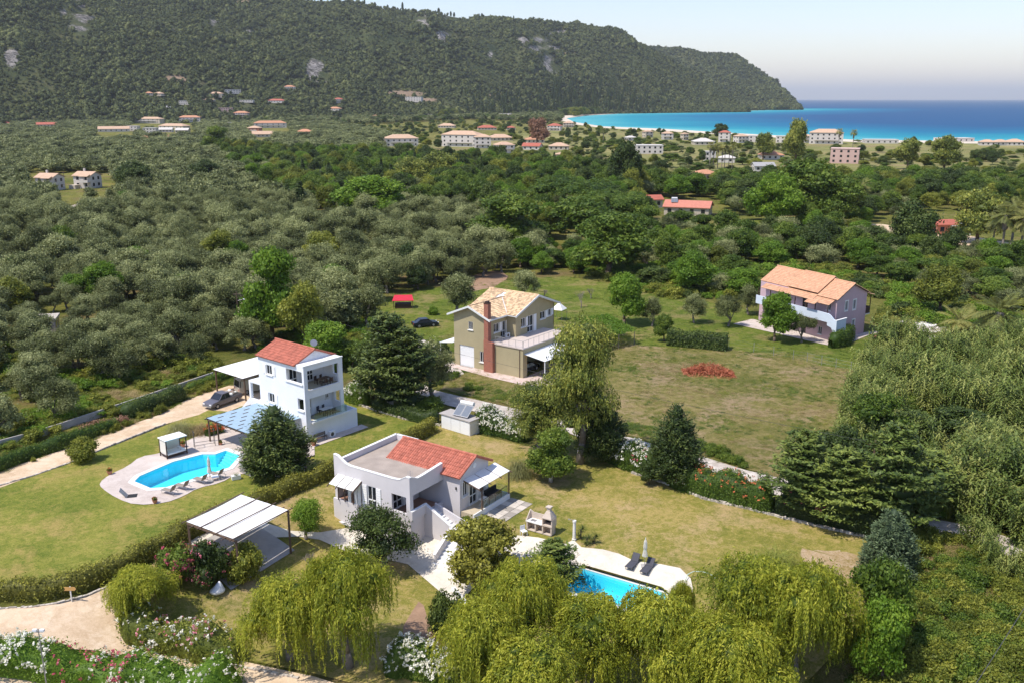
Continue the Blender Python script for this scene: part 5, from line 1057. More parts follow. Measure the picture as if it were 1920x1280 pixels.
gable_prism(b, 'y', 1.5, 1.7, .0, 5.6, 9.05, 10.22); gable_prism(b, 'y', 8.3, 8.5, .0, 5.6, 9.05, 10.22)
W_.put(b, 'wall', 'bwhite')
b = MB(); b.box(.25, 5.35, .25, 3.1, 5.86, 6.02); b.box(.25, 5.35, .25, 1.75, 2.22, 2.38); W_.put(b, 'balcony_floor', M('balcony_tiles', (.42, .40, .30), .7, .1))
b = MB(); b.box(.02, 5.58, .1, 1.5, 9.051, 9.14); b.box(-.06, 5.66, -.06, .14, 9.052, 9.17); W_.put(b, 'parapet', 'white')
b = MB(); b.box(.62, 5.75, -.42, .0, 2.28, 2.46); b.box(.5, 5.02, -.06, .2, 6.05, 6.18); W_.put(b, 'balcony_slab', 'white')
b = MB(); b.box(.9, 5.7, -.36, -.33, 2.5, 3.45); b.box(5.66, 5.69, -.3, 2.2, 2.5, 3.45); W_.put(b, 'glass_railing', 'clear')
b = MB(); b.box(5.602, 7.5, 0, .25, -.3, 2.3); b.box(7.25, 7.5, .25, 4.2, -.3, 2.3); b.box(5.602, 7.25, .25, 4.2, 1.6, 1.75); b.box(5.602, 7.5, 4.2, 4.45, -.3, 2.3)
W_.put(b, 'terrace_wall', 'bwhite')
for x0, sx, sd in ((-.25, 1, 1), (5.85, -1, 2)):
    b = tiles((x0, 1.35 if sx > 0 else 8.65, 9.0), (0, 7.3 * sx, 0), ((2.8 - x0), 0, 1.28), seed=sd); W_.put(b, 'roof_tiles', 'red_tile', kind='stuff')
b = MB(); b.extr([(-.25, 1.35, 8.93), (2.8, 1.35, 10.2), (5.85, 1.35, 8.93), (5.85, 1.35, 9.0), (2.8, 1.35, 10.27), (-.25, 1.35, 9.0)], (0, 7.3, 0)); W_.put(b, 'roof', 'red_tile')
b = ridge_caps(MB(), (2.8, 1.3, 10.36), (2.8, 8.7, 10.36)); ridge_caps(b, (-.25, 1.38, 9.09), (2.8, 1.38, 10.36), .1); ridge_caps(b, (5.85, 1.38, 9.09), (2.8, 1.38, 10.36), .1); W_.put(b, 'ridge_tiles', 'red_tile', kind='stuff')
W_.window(L_, 5.85, 6.95, 7.0, 8.15, 2); W_.window(L_, 5.7, 6.8, 3.6, 4.75, 2)
W_.window(('y', 3.3, -1), .5, 1.6, 6.1, 8.1, 0, False, name='door'); W_.window(('y', 3.3, -1), 3.0, 3.9, 6.1, 8.1, 0, False, name='door')
W_.window(('y', 1.9, -1), .45, 2.3, 2.5, 4.7, 0, False, name='door'); W_.window(('y', 1.9, -1), 4.4, 4.9, 3.9, 4.7, 0)
b = MB(); b.box(-.16, -.002, .2, 3.35, 6.88, 6.99); b.box(-.16, -.002, .2, 1.45, 3.72, 3.84); W_.put(b, 'sill', 'white')
b = MB().lathe([(.17, 0), (.17, .05), (.11, .055), (.11, .02)], k=14); v = W_.put(b, 'round_vent', 'white'); v.rotation_euler = (pi / 2, 0, 0); v.location = (2.8, 1.5, 9.75)
b = MB(); b.tube((4.6, 3.0, 9.4), (4.6, 3.0, 10.4), .025); b.lathe([(.02, .0), (.26, .06), (.36, .16)], (0, 0, 0), 12); b.v = [(x, y, z) for x, y, z in b.v]; 
b = MB(); b.tube((4.6, 3.0, 9.4), (4.6, 3.0, 10.5), .025, k=5); W_.put(b, 'antenna_mast', 'metal')
t = thing('satellite_dish', 'grey satellite dish on the red roof of the white house', 'satellite dish', W_.o.matrix_world @ Vector((0, 0, 0)))
bpy.context.view_layer.update()
def at(h, p): 
    a = h.o.rotation_euler[2]; p = tuple(p) + (0,) * (3 - len(p)); return Vector((h.o.location.x + cos(a) * p[0] - sin(a) * p[1], h.o.location.y + sin(a) * p[0] + cos(a) * p[1], h.o.location.z + p[2]))
t.location = at(W_, (4.1, 3.2, 10.0)); b = MB().lathe([(.03, 0), (.25, .05), (.42, .17)], k=14); q = b.build('dish', mt['metal'], t); q.rotation_euler = (radians(60), 0, radians(30)); q.location = (0, 0, .45)
MB().tube((0, 0, -.2), (0, 0, .45), .03).build('mast', mt['metal'], t)
# rear porch with steps
b = MB(); b.box(0, 2.6, 8.502, 10.7, -.3, 2.7); b.box(0, .2, 8.502, 10.7, 2.7, 3.3); b.box(0, .3, 10.35, 10.7, 3.3, 5.3); b.box(0, 2.6, 8.502, 10.7, 5.3, 5.5)
for k in range(9): b.box(.3, 2.2, 10.702 + .33 * k, 11.03 + .33 * k, -.3, 2.7 - .3 * (k + 1))
b.extr([(.0, 10.702, -.3), (.0, 10.702, 3.3), (.0, 13.9, .4), (.0, 13.9, -.3)], (.28, 0, 0)); W_.put(b, 'porch', 'bwhite')
sh = apron('villa_pavement', [at(W_, p)[:2] for p in ((-1.3, -1.5), (8.0, -1.35), (8.1, .0), (5.6, 0), (0, 0), (-1.3, .2))], GM['deck'], .07)
def bench(P, rz, label, m='brown'):
    t = thing('bench', label, 'bench', P, rz)
    b = MB(); [b.box(0, 1.7, .05 + k * .11, .14 + k * .11, .42, .46) for k in range(4)]; b.build('seat', mt[m], t)
    b = MB(); [b.box(0, 1.7, .5, .53, .56 + k * .13, .65 + k * .13) for k in range(3)]; b.build('backrest', mt[m], t)
    for x in (.1, 1.55):
        b = MB(); b.box(x, x + .05, .05, .1, 0, .42); b.box(x, x + .05, .47, .52, 0, .95); b.box(x, x + .05, .05, .52, .6, .64); b.build('leg', mt['darkmetal'], t)
bench(at(W_, (.6, -.85, .06)), radians(50.5), 'dark slatted bench against the base of the white house')
t = thing('air_conditioner', 'white air conditioning unit on the ground right of the bench', 'air conditioner', at(W_, (2.9, -.5, .06)), radians(50.5)); ac_unit(t, 0, 0, 0)
def pot(P, label, s=.35, m='terracotta', fl='pflower', plantl='broad', hh=.5, group=None):
    t = thing('plant_pot', label, 'plant pot', P, 0, group); MB().lathe([(s * .65, 0), (s, s * 1.1), (s * 1.08, s * 1.2), (s * .9, s * 1.2), (s * .85, s * 1.0)], k=12).build('pot', mt[m], t)
    r = np.random.default_rng(int(abs(P[0]) * 100)); F = Fol(); u = rdir(r, 160); u[:, 2] = abs(u[:, 2]); C = u * s * 1.1 * r.uniform(.4, 1, (160, 1)) + [0, 0, s * 1.2]; C[:, 2] *= (1 + hh * .3)
    leaves(F, r, C, u, .17, .07, np.full(160, .5)); obj('foliage', F.mesh('foliage', LM[plantl]), t)
    if fl: F = Fol(); leaves(F, r, C[::4] * [1, 1, 1.05], u[::4], .12, .11, np.full(len(C[::4]), .5)); obj('blossoms', F.mesh('blossoms', LM[fl]), t)
    return t
pot(at(W_, (.0, -1.1, .07)), 'terracotta pot of red flowers at the near corner of the white house', .33, fl='oflower')
def dining(h, x, y, z, label, n=4, m='darkbrown', top='brown', rz=0):
    t = thing('table', label + ', the table', 'table', at(h, (x, y, z)), h.o.rotation_euler[2] + rz)
    MB().box(-.75, .75, -.42, .42, .70, .74).build('table_top', mt[top], t)
    for a in (-.65, .65):
        for c in (-.34, .34): MB().box(a - .03, a + .03, c - .03, c + .03, 0, .70).build('leg', mt[m], t)
    for k, (a, c, r_) in enumerate([(-.4, -.72, 0), (.4, -.72, 0), (-.4, .72, pi), (.4, .72, pi)][:n]):
        ch = thing('chair', label + ', ' + ['front left chair', 'front right chair', 'rear right chair', 'rear left chair'][k], 'chair', at(h, (x + a, y + c, z)), h.o.rotation_euler[2] + r_ + .1 * k)
        MB().box(-.22, .22, -.22, .22, .42, .46).build('seat', mt[m], ch); MB().box(-.22, .22, -.25, -.21, .46, .9).build('backrest', mt[m], ch)
        for e in (-.2, .17):
            for g_ in (-.22, .17): MB().box(e, e + .035, g_, g_ + .035, 0, .42).build('leg', mt[m], ch)
dining(W_, 3.7, 1.2, 6.02, 'brown balcony dining set on the top balcony'); dining(W_, 3.6, .9, 2.40, 'dark dining set on the lower glazed balcony', 4, 'charcoal', 'white')
# blue grey shade roof beside the house
t = thing('pergola', 'blue grey woven shade roof on posts beside the pool terrace', 'pergola', WP, radians(50.5))
b = MB(); nx = 6
for k in range(nx): a = -6.9 + k * 6.85 / nx; b.extr([(a, .95, 2.90), (a + 6.8 / nx, .95, 2.90), (a + 6.8 / nx, .95, 2.92), (a, .95, 2.92)], (0, 8.3, 0))
b.build('shade_cloth', mt['bluesail'], t)
for k in range(9):
    y = 1.2 + k * 1.0; MB().box(-7.15, -.02, y - .04, y + .04, 2.76, 2.88).build('beam', mt['brown'], t)
    for q in range(4):
        a = -6.95 + q * 1.75 + (k % 2) * .85
        if a < -1: MB().box(a, a + .75, y - .04, y + .04, 2.925, 2.97).build('beam', mt['brown'], t)
for x, y in ((-6.75, 1.3), (-6.75, 7.3), (-6.75, 9.1), (-3.3, 1.1)): MB().box(x - .07, x + .07, y - .07, y + .07, 0, 2.76).build('post', mt['brown'], t)
MB().box(-6.82, -6.68, .95, 9.3, 2.62, 2.76).build('beam', mt['brown'], t)
b = MB(); [b.box(x, x + .03, 1.0, 1.03, 0, 1.0) for x in np.arange(-9.5, -.5, 1.4)]; b.box(-9.5, -.5, 1.0, 1.03, 1.0, 1.04); b.box(-9.5, -.5, 1.0, 1.03, .55, .58)
t = thing('railing', 'thin grey metal railing between pool terrace and pergola', 'railing', WP, radians(50.5)); b.build('rail', mt['rail'], t)
# white canvas carport behind the house
t = thing('canvas_carport', 'white canvas carport on dark posts behind the white house', 'carport', WP, radians(50.5))
for k in range(4):
    y = 18.4 + k * 1.7; b = MB(); b.extr([(4.3, y, 3.12), (12, y, 3.3), (12, y, 3.33), (4.3, y, 3.15)], (0, 1.62, 0)); b.build('canvas', mt['canvas'], t)
    MB().box(4.1, 12.1, y - .05, y + .0, 3.0, 3.12).build('beam', mt['brown'], t)
for x, y in ((4.6, 25.0), (4.6, 18.5), (11.5, 25), (11.5, 18.5)): MB().box(x - .08, x + .08, y - .08, y + .08, 0, 3.1).build('post', mt['brown'], t)

# ------------------------------------------------------------------ vehicles
def vehicle(kind, label, P, rz, m, loadc=None):
    """x forward, 4.6-5.2 m long, 1.75 m wide"""
    L, Wd = {'pickup': (5.1, 1.75), 'van': (5.0, 1.95), 'sedan': (4.5, 1.72)}[kind]
    t = thing({'pickup': 'pickup_truck', 'van': 'van', 'sedan': 'parked_car'}[kind], label, {'pickup': 'pickup truck', 'van': 'van', 'sedan': 'car'}[kind], P, rz); h_ = L / 2
    prof = {'pickup': [(-h_, .45), (-h_, 1.0), (-h_ + 2.1, 1.02), (.2, 1.02), (h_ - 1.25, 1.0), (h_ - .15, .86), (h_, .6), (h_ - .05, .35), (-h_ + .1, .38)],
            'van': [(-h_, .4), (-h_, 1.1), (-h_ + .02, 1.12), (h_ - 1.1, 1.12), (h_ - .2, .95), (h_, .6), (h_ - .05, .3), (-h_ + .1, .32)],
            'sedan': [(-h_, .45), (-h_ + .05, .92), (-h_ + .9, .96), (h_ - 1.2, .92), (h_ - .2, .78), (h_, .55), (h_ - .05, .28), (-h_ + .1, .3)]}[kind]
    b = MB(); b.extr([(x, -Wd / 2, z) for x, z in prof], (0, Wd, 0)); b.build('body', m, t, bevel=.06)
    cab = {'pickup': ((-.55, 1.02), (-.45, 1.62), (.55, 1.62), (1.2, 1.02)), 'van': ((-h_ + .03, 1.13), (-h_ + .15, 2.0), (h_ - 1.75, 2.0), (h_ - .95, 1.12)), 'sedan': ((-1.6, .95), (-.95, 1.40), (.35, 1.40), (1.05, .92))}[kind]
    b = MB(); n = 0; V = [(x, s_ * (Wd / 2 - (.04 if z < 1.3 else .18)), z) for s_ in (-1, 1) for x, z in cab]; b.v = V
    b.f = [(0, 1, 2, 3), (7, 6, 5, 4), (0, 4, 5, 1), (1, 5, 6, 2), (2, 6, 7, 3)]; b.t = [.5] * 5; b.build('window', mt['glass'], t)
    b = MB(); b.box(cab[1][0] - .03, cab[2][0] + .03, -Wd / 2 + .15, Wd / 2 - .15, cab[1][1] - .02, cab[1][1] + .05)
    for s_ in (-1, 1):
        y0, y1 = s_ * (Wd / 2 - .05), s_ * (Wd / 2 - .175)
        for (xa, za), (xb, zb) in ((cab[0], cab[1]), (cab[3], cab[2])): b.tube((xa, y0, za), (xb, y1, zb), .055, k=4)
        mx = (cab[0][0] + cab[3][0]) / 2 - .1; b.tube((mx, y0, cab[0][1]), (mx, y1, cab[1][1]), .04, k=4)
        if kind == 'van': b.extr([(-h_ + .2, s_ * (Wd / 2 - .03), 1.13), (h_ - 2.3, s_ * (Wd / 2 - .03), 1.13), (h_ - 2.3, s_ * (Wd / 2 - .14), 1.95), (-h_ + .3, s_ * (Wd / 2 - .14), 1.95)], (0, .02 * s_, 0))
    b.build('roof', m, t)
    for x in (-h_ + 1.0, h_ - .95):
        for s_ in (-1, 1):
            w1 = MB().tube((x, s_ * (Wd / 2 - .18), .34), (x, s_ * (Wd / 2 + .02), .34), .34, .34, 16).build('wheel', mt['tyre'], t); MB().tube((x, s_ * (Wd / 2 + .021), .34), (x, s_ * (Wd / 2 + .03), .34), .2, .18, 10).build('rim', mt['metal'], w1)
    for s_ in (-1, 1):
        MB().box(h_ - .08, h_ + .01, s_ * .6 - .17, s_ * .6 + .17, .62, .76).build('headlight', mt['plastic'], t); MB().box(-h_ - .01, -h_ + .05, s_ * .72 - .08, s_ * .72 + .08, .65, .9).build('tail_light', M('red_lens', (.4, .02, .02), .3, 0), t)
    MB().box(h_ - .05, h_ + .06, -Wd / 2 + .1, Wd / 2 - .1, .36, .52).build('bumper', mt['charcoal'] if kind == 'sedan' else mt['metal'], t)
    if kind == 'pickup':
        b = MB(); b.box(-h_ + .08, -.7, -Wd / 2 + .08, Wd / 2 - .08, 1.021, 1.03); b.build('load_bed', mt['darkmetal'], t)
        r = random.Random(4); cs = ['canvas', 'terracotta', 'taupe', 'stone', 'orange_tile']
        for k in range(16):
            x, y = r.uniform(-h_ + .3, -1.0), r.uniform(-.6, .6); s_ = r.uniform(.14, .3); q = MB(); q.lathe([(s_ * .8, 0), (s_, s_ * .5), (s_ * .7, s_), (s_ * .2, s_ * 1.2)], (0, 0, 0), 7); z0_ = 1.03
            k_ = thing('sack', ['pale', 'rust coloured', 'brown', 'grey', 'orange'][k % 5] + ' bundle in the load on the pickup, ' + ['tailgate', 'left side', 'middle', 'cab end'][k % 4] + (' upper' if k > 7 else ' lower') + ' layer', 'bundle', (0, 0, 0)); k_.location = Vector(P) + Vector((cos(rz) * x - sin(rz) * y, sin(rz) * x + cos(rz) * y, z0_ + (.16 if k > 7 else 0))); q.build('cloth', mt[cs[k % 5]], k_)
    return t
vehicle('pickup', 'grey pickup truck loaded with bundles, parked on the sandy track', at(W_, (1.9, 19.6, .02)), radians(50.5 + 180 + 8), M('grey_car_paint', (.15, .14, .16), .35, .05, 1, .5, .3))
vehicle('van', 'silver van standing nose in under the white canvas carport', at(W_, (7.9, 21.2, .02)), radians(50.5 - 12), M('silver_car_paint', (.42, .40, .37), .35, .04, 1, .5, .4))
vehicle('sedan', 'dark blue sedan parked on the grass left of the tan house', G(797, 612), radians(22), M('dark_car_paint', (.02, .025, .04), .25, .05, 1, .5, .3))
vehicle('sedan', 'white car in the parking place by the tall palms', G(1880, 470), radians(10), M('white_car_paint', (.7, .7, .7), .3, .03, 1, .5)); vehicle('sedan', 'silver car half hidden at the right edge beside the palms', G(1905, 478), radians(15), M('silver_car_paint', (.4, .4, .4)))

# ------------------------------------------------------------------ tan house with brick chimney
TP = G(980.5, 709.1); T_ = H('tan_house', 'olive tan two storey house with buff tile roof and tall brick chimney', 'house', TP, 54)
b = MB()
T_.wall(b, L_, 6.2, 12.45, -.3, 7.75, [(8.9, 9.7, 5.65, 6.85), (6.72, 7.66, 1.15, 2.75), (8.75, 11.45, -.3, 3.2)])
gable_prism(b, 'x', 0, .25, 6.2, 12.45, 7.75, 9.0)
T_.wall(b, L_, 0, 6.198, -.3, 4.2)
T_.wall(b, R_, .252, 11.5, -.3, 4.2, [(1.0, 5.4, -.3, 3.0), (6.5, 9.5, .3, 2.6)])
T_.wall(b, ('y', 6.2, -1), .252, 4.5, 4.2, 7.75, [(1.4, 2.7, 5.35, 6.65), (3.15, 4.3, 4.22, 6.65)])
T_.wall(b, ('x', 4.5, -1), 4.5, 6.45, 4.2, 7.78)
T_.wall(b, ('y', 4.5, -1), 4.752, 14.6, 4.2, 7.78, [(5.85, 6.95, 5.5, 6.85), (7.45, 8.95, 4.22, 6.9), (10.8, 12.1, 5.75, 6.9), (12.6, 13.7, 5.9, 6.95)])
gable_prism(b, 'y', 4.5, 4.75, 4.5, 14.6, 7.78, 9.55)
T_.wall(b, ('x', 14.6, 1), 4.5, 12.45, -.3, 7.78); T_.wall(b, ('y', 12.45, 1), .252, 14.348, -.3, 7.75)
gable_prism(b, 'y', 12.2, 12.45, 4.5, 14.6, 7.78, 9.55); T_.wall(b, ('x', 11.5, 1), 0.0, 4.498, -.3, 4.2); T_.wall(b, ('y', 4.5, -1), 11.502, 14.348, -.3, 4.198)
T_.put(b, 'wall', 'olive_wall')
b = MB(); b.prism([(-.12, -.12), (11.7, -.12), (11.7, 4.49), (4.49, 4.49), (4.49, 6.19), (.26, 6.19), (-.12, 5.0)], 4.202, 4.36); T_.put(b, 'terrace_floor', M('terrace_tiles', (.55, .47, .42), .7, .08))
b = MB()
for x in np.arange(0, 11.6, 1.28): b.box(x, x + .04, -.06, -.02, 4.36, 5.35)
for y in np.arange(0, 5, 1.2): b.box(-.06, -.02, y, y + .04, 4.36, 5.35)
b.box(-.06, 11.6, -.065, -.02, 5.35, 5.39); b.box(-.065, -.02, -.02, 4.98, 5.35, 5.39)
for k in range(4): b.box(.7 + k * .0, .73, 4.4, 6.0, 4.6 + k * .2, 4.63 + k * .2)
T_.put(b, 'railing', 'rail')
r1 = (1.3 / 3.1)
for y0, sy, sd in ((5.6, 1, 4), (13.05, -1, 5)):
    Sx = 9.3 - y0; b = tiles((-.6, y0, 7.62), (10.4, 0, 0), (0, Sx, 1.55), tw=.3, seed=sd) if sy > 0 else tiles((9.8, y0, 7.62), (-10.4, 0, 0), (0, Sx, 1.55), tw=.3, seed=sd)
    if sy > 0: b = tiles((-.6, y0, 7.62), (10.4, 0, 0), (0, Sx, 1.55), tw=.3, seed=sd, clip=lambda q: q.x < 3.9 + (q.y - 5.6) * 1.2 + .4)
    T_.put(b, 'roof_tiles', 'buff_tile', kind='stuff')
for x0, xe, sd in ((3.85, 9.55, 6), (15.25, 9.55, 7)):
    cl = (lambda q: q.y < 6.2 + (q.x - 3.85) * .62 + .3 or q.y > 11.6 - (q.x - 3.85) * .3) if sd == 6 else None
    b = tiles((x0, 3.9 if sd == 6 else 13.1, 7.66), (0, 9.2 if sd == 6 else -9.2, 0), (xe - x0, 0, 2.1), tw=.3, seed=sd, clip=cl); T_.put(b, 'roof_tiles', 'buff_tile', kind='stuff')
b = MB(); b.extr([(-.6, 5.5, 7.45), (-.6, 9.3, 9.0), (-.6, 13.1, 7.45), (-.6, 13.1, 7.58), (-.6, 9.3, 9.13), (-.6, 5.5, 7.58)], (9.6, 0, 0)); b.extr([(3.8, 3.85, 7.5), (9.55, 3.85, 9.6), (15.3, 3.85, 7.5), (15.3, 3.85, 7.62), (9.55, 3.85, 9.72), (3.8, 3.85, 7.62)], (0, 9.25, 0)); T_.put(b, 'roof', 'wmetal')
b = MB(); b.extr([(-.66, 5.35, 7.42), (-.66, 9.3, 9.02), (-.66, 9.3, 9.3), (-.66, 5.35, 7.7)], (.09, 0, 0)); b.extr([(-.66, 13.25, 7.42), (-.66, 9.3, 9.02), (-.66, 9.3, 9.3), (-.66, 13.25, 7.7)], (.09, 0, 0))
b.extr([(3.65, 3.8, 7.45), (9.55, 3.8, 9.62), (9.55, 3.8, 9.9), (3.65, 3.8, 7.73)], (0, .09, 0)); b.extr([(15.4, 3.8, 7.45), (9.55, 3.8, 9.62), (9.55, 3.8, 9.9), (15.4, 3.8, 7.73)], (0, .09, 0)); b.box(-.5, 3.9, 5.42, 5.54, 7.5, 7.66)
b.tube((4.0, 5.7, 7.74), (7.6, 9.3, 9.24), .07, k=5); T_.put(b, 'fascia', 'wmetal')
b = ridge_caps(MB(), (-.6, 9.3, 9.25), (7.8, 9.3, 9.25), .12); ridge_caps(b, (9.55, 3.9, 9.85), (9.55, 13.1, 9.85), .12); T_.put(b, 'ridge_tiles', 'buff_tile', kind='stuff')
b = MB(); b.box(-.55, -.002, 4.95, 6.55, -.3, 4.45); b.extr([(-.55, 5.6, 4.451), (-.55, 6.55, 4.451), (-.55, 6.55, 4.7), (-.55, 5.75, 4.7)], (.548, 0, 0)); b.box(-.5, .2, 5.75, 6.5, 4.7, 10.0); T_.put(b, 'chimney', 'brick')
b = MB(); b.box(-.55, .25, 5.7, 6.55, 10.0, 10.1); b.box(-.4, .1, 5.9, 6.4, 10.1, 10.3); T_.put(b, 'chimney_cap', 'darkbrown')
T_.window(L_, 8.9, 9.7, 5.65, 6.85, 0); T_.window(L_, 6.72, 7.66, 1.15, 2.75, 0)
for u in ((5.85, 6.95, 5.5, 6.85), (10.8, 12.1, 5.75, 6.9), (12.6, 13.7, 5.9, 6.95)): T_.window(('y', 4.5, -1), *u, 3)
T_.window(('y', 4.5, -1), 7.45, 8.95, 4.37, 6.9, 3, False, name='door'); T_.window(('y', 6.2, -1), 1.4, 2.7, 5.35, 6.65, 3); T_.window(('y', 6.2, -1), 3.15, 4.3, 4.37, 6.65, 3, False, name='door')
b = MB(); b.box(.12, .16, 8.75, 11.45, -.02, 3.2); [b.box(.10, .12, 8.75, 11.45, .18 * k, .18 * k + .015) for k in range(17)]; T_.put(b, 'garage_door', 'plastic')
MBd = MB(); MBd.box(-.35, -.02, 8.9, 11.2, .08, .12); T_.put(MBd, 'door_step', 'concrete')
b = MB(); b.tube((-.06, .55, 0), (-.06, .55, 4.1), .05); T_.put(b, 'drain_pipe', 'brown'); ac_unit(T_.o, 3.4, 5.3, 4.37)
b = MB(); b.extr([(.3, 0, 3.45), (.3, -3.5, 2.95), (.3, -3.5, 3.0), (.3, 0, 3.5)], (8.6, 0, 0)); a_ = T_.put(b, 'awning', 'plastic')
for x in (.4, 4.5, 8.7): T_.put(MB().box(x, x + .1, -3.45, -3.35, 0, 2.97), 'post', 'plastic', a_)
b = MB(); b.extr([(-.3, 12.5, 3.3), (-.3, 15.2, 2.9), (-.3, 15.2, 2.95), (-.3, 12.5, 3.35)], (4.2, 0, 0)); T_.put(b, 'awning', 'plastic')
for x in (-.1, 3.7): T_.put(MB().box(x, x + .09, 15.0, 15.1, 0, 2.9), 'post', 'plastic')
b = MB(); b.box(.3, 11.2, 3.9, 4.2, -.1, 4.0); T_.put(b, 'inner_wall', 'olive_wall')
sheet('paved_apron', [at(T_, p)[:2] for p in ((-1.4, 13.0), (-2.4, 4), (-2.7, -5.2), (9.5, -5.3), (10.5, 0), (0, 0), (0, 12.9))], .05, mt['crazy'], (), 0, px=False, step=0)
vehicle('sedan', 'black car parked under the terrace of the tan house', at(T_, (3.2, 1.6, .02)), radians(54), M('black_car_paint', (.012, .012, .014), .25, .02, 1, .5))

# ------------------------------------------------------------------ lilac grey bungalow on two levels
BP = G(863, 975); BP.z = 0; B_ = H('grey_bungalow', 'lilac grey bungalow with red tiled gable, flat roof and outside stairs', 'house', BP, 56)
gl = 'grey_lilac'
b = MB(); B_.wall(b, ('x', 0, -1), 0, 8.4, -2.6, 4.2); B_.wall(b, R_, .252, 4.348, -.6, 4.2, [(.45, 1.2, 1.85, 3.3), (1.5, 2.7, .62, 2.95), (3.2, 4.0, 1.2, 2.9)]); gable_prism(b, 'y', 0, .25, 0, 4.6, 4.2, 5.28)
B_.wall(b, ('x', 4.6, 1), 0, 8.4, -.6, 4.2); B_.wall(b, ('y', 8.4, 1), .252, 4.348, -.6, 4.2); gable_prism(b, 'y', 8.15, 8.4, 0, 4.6, 4.2, 5.28)
F_ = ('x', -4.8, -1)
B_.wall(b, F_, 2.0, 8.3, -2.6, 4.3, [(2.45, 4.2, 1.5, 3.15), (6.1, 7.2, 1.0, 3.2)]); B_.wall(b, ('x', -5.1, -1), 8.3, 11.4, -1.2, 1.0); B_.wall(b, F_, 8.3, 11.4, 3.2, 4.3); B_.wall(b, F_, 11.1, 11.4, 1.0, 3.2)
b.box(-5.35, -2.0, 8.3, 11.398, -1.35, -1.2); B_.wall(b, F_, 8.3, 10.4, -2.6, -1.36)
B_.wall(b, ('y', 2.0, -1), -4.55, -.002, 3.3, 4.3); B_.wall(b, ('y', 2.0, -1), -4.55, -.002, -2.6, 1.0); B_.wall(b, ('y', 2.0, -1), -4.55, -4.35, 1.0, 3.3)
B_.wall(b, ('y', 11.4, 1), -4.548, 4.2, -2.6, 4.3); B_.wall(b, ('x', 4.2, 1), 8.402, 11.15, -2.6, 4.3); B_.wall(b, ('y', 4.8, -1), -4.548, -.252, .9, 4.0, [(-4.0, -2.6, .95, 3.0)], .2); B_.wall(b, ('x', -3.2, -1), 8.3, 11.1, -1.2, 4.0, [(8.8, 10.2, .95, 3.0)], .2)
# horned parapets
def horn(pts, ax_, off, th):
    if ax_ == 'x': b.extr([(off, p[0], p[1]) for p in pts], (th, 0, 0))
    else: b.extr([(p[0], off, p[1]) for p in pts], (0, th, 0))
horn([(2.0, 4.3), (11.4, 4.3), (11.4, 5.35), (10.9, 5.3), (9.9, 4.72), (9.3, 4.6), (4.0, 4.6), (3.2, 4.68), (2.4, 5.15), (2.0, 5.1)], 'x', -4.8, .25)
horn([(-4.55, 4.3), (-.002, 4.3), (-.002, 4.95), (-3.0, 4.72), (-3.7, 4.72), (-4.55, 5.12)], 'y', 2.0, .25)
b.box(-4.55, 4.2, 11.15, 11.4, 4.3, 4.65); b.box(3.95, 4.2, 8.4, 11.15, 4.3, 4.65)
B_.put(b, 'wall', gl)
b = MB(); b.box(-4.55, 0, 2.25, 11.15, 4.0, 4.12); b.box(0, 3.95, 8.4, 11.15, 4.001, 4.12); B_.put(b, 'flat_roof', 'roofconc')
b = MB()
def cap(p, q, w_=.3): p, q = Vector(p), Vector(q); d = (q - p); n_ = Vector((-d.y, d.x, 0)).normalized() * w_ / 2; b.extr([p - n_, q - n_, q + n_, p + n_], (0, 0, .06))
L1 = [(-4.68, 2.0, 5.1), (-4.68, 2.4, 5.15), (-4.68, 3.2, 4.68), (-4.68, 4.0, 4.6), (-4.68, 9.3, 4.6), (-4.68, 9.9, 4.72), (-4.68, 10.9, 5.3), (-4.68, 11.4, 5.35)]
for p, q in zip(L1, L1[1:]): cap(p, q)
for p, q in zip([(-4.55, 2.12, 5.12), (-3.7, 2.12, 4.72), (-3.0, 2.12, 4.72)], [(-3.7, 2.12, 4.72), (-3.0, 2.12, 4.72), (0, 2.12, 4.95)]): cap(p, q)
cap((-4.5, 11.28, 4.65), (4.2, 11.28, 4.65)); cap((4.08, 8.4, 4.65), (4.08, 11.28, 4.65))
B_.put(b, 'coping', 'white')
b = MB(); b.box(-4.55, -.25, 2.25, 4.8, .8, .9); b.box(-4.85, -3.2, 8.552, 11.1, -1.2, .9); B_.put(b, 'loggia_floor', M('red_floor_tiles', (.30, .17, .12), .7, .12))
for x0, xe, sd in ((-.35, 2.3, 8), (4.95, 2.3, 9)):
    b = tiles((x0, -.3 if sd == 8 else 8.7, 4.02), (0, 9.0 if sd == 8 else -9.0, 0), (xe - x0, 0, 1.35), tw=.27, tl=.42, seed=sd, h=.085); B_.put(b, 'roof_tiles', 'red_tile', kind='stuff')
b = MB(); b.extr([(-.35, -.28, 3.95), (2.3, -.28, 5.28), (4.95, -.28, 3.95), (4.95, -.28, 4.02), (2.3, -.28, 5.36), (-.35, -.28, 4.02)], (0, 8.96, 0)); B_.put(b, 'roof', 'red_tile')
b = ridge_caps(MB(), (2.3, -.35, 5.47), (2.3, 8.75, 5.47), .14); ridge_caps(b, (-.35, -.25, 4.12), (2.3, -.25, 5.45), .12); ridge_caps(b, (4.95, -.25, 4.12), (2.3, -.25, 5.45), .12); ridge_caps(b, (-.35, 8.65, 4.12), (2.3, 8.65, 5.45), .12); B_.put(b, 'ridge_tiles', 'red_tile', kind='stuff')
v = B_.put(MB().lathe([(.26, 0), (.26, .06), (.17, .07), (.08, .03)], k=16), 'round_vent', 'white'); v.rotation_euler = (pi / 2, 0, 0); v.location = (2.3, -.001, 4.45)
B_.window(R_, .45, 1.2, 1.85, 3.3, 0, trim=.12); B_.window(R_, 1.5, 2.7, .62, 2.95, 0, False, name='door', trim=.1); B_.window(R_, 3.2, 4.0, 1.2, 2.9, 3)
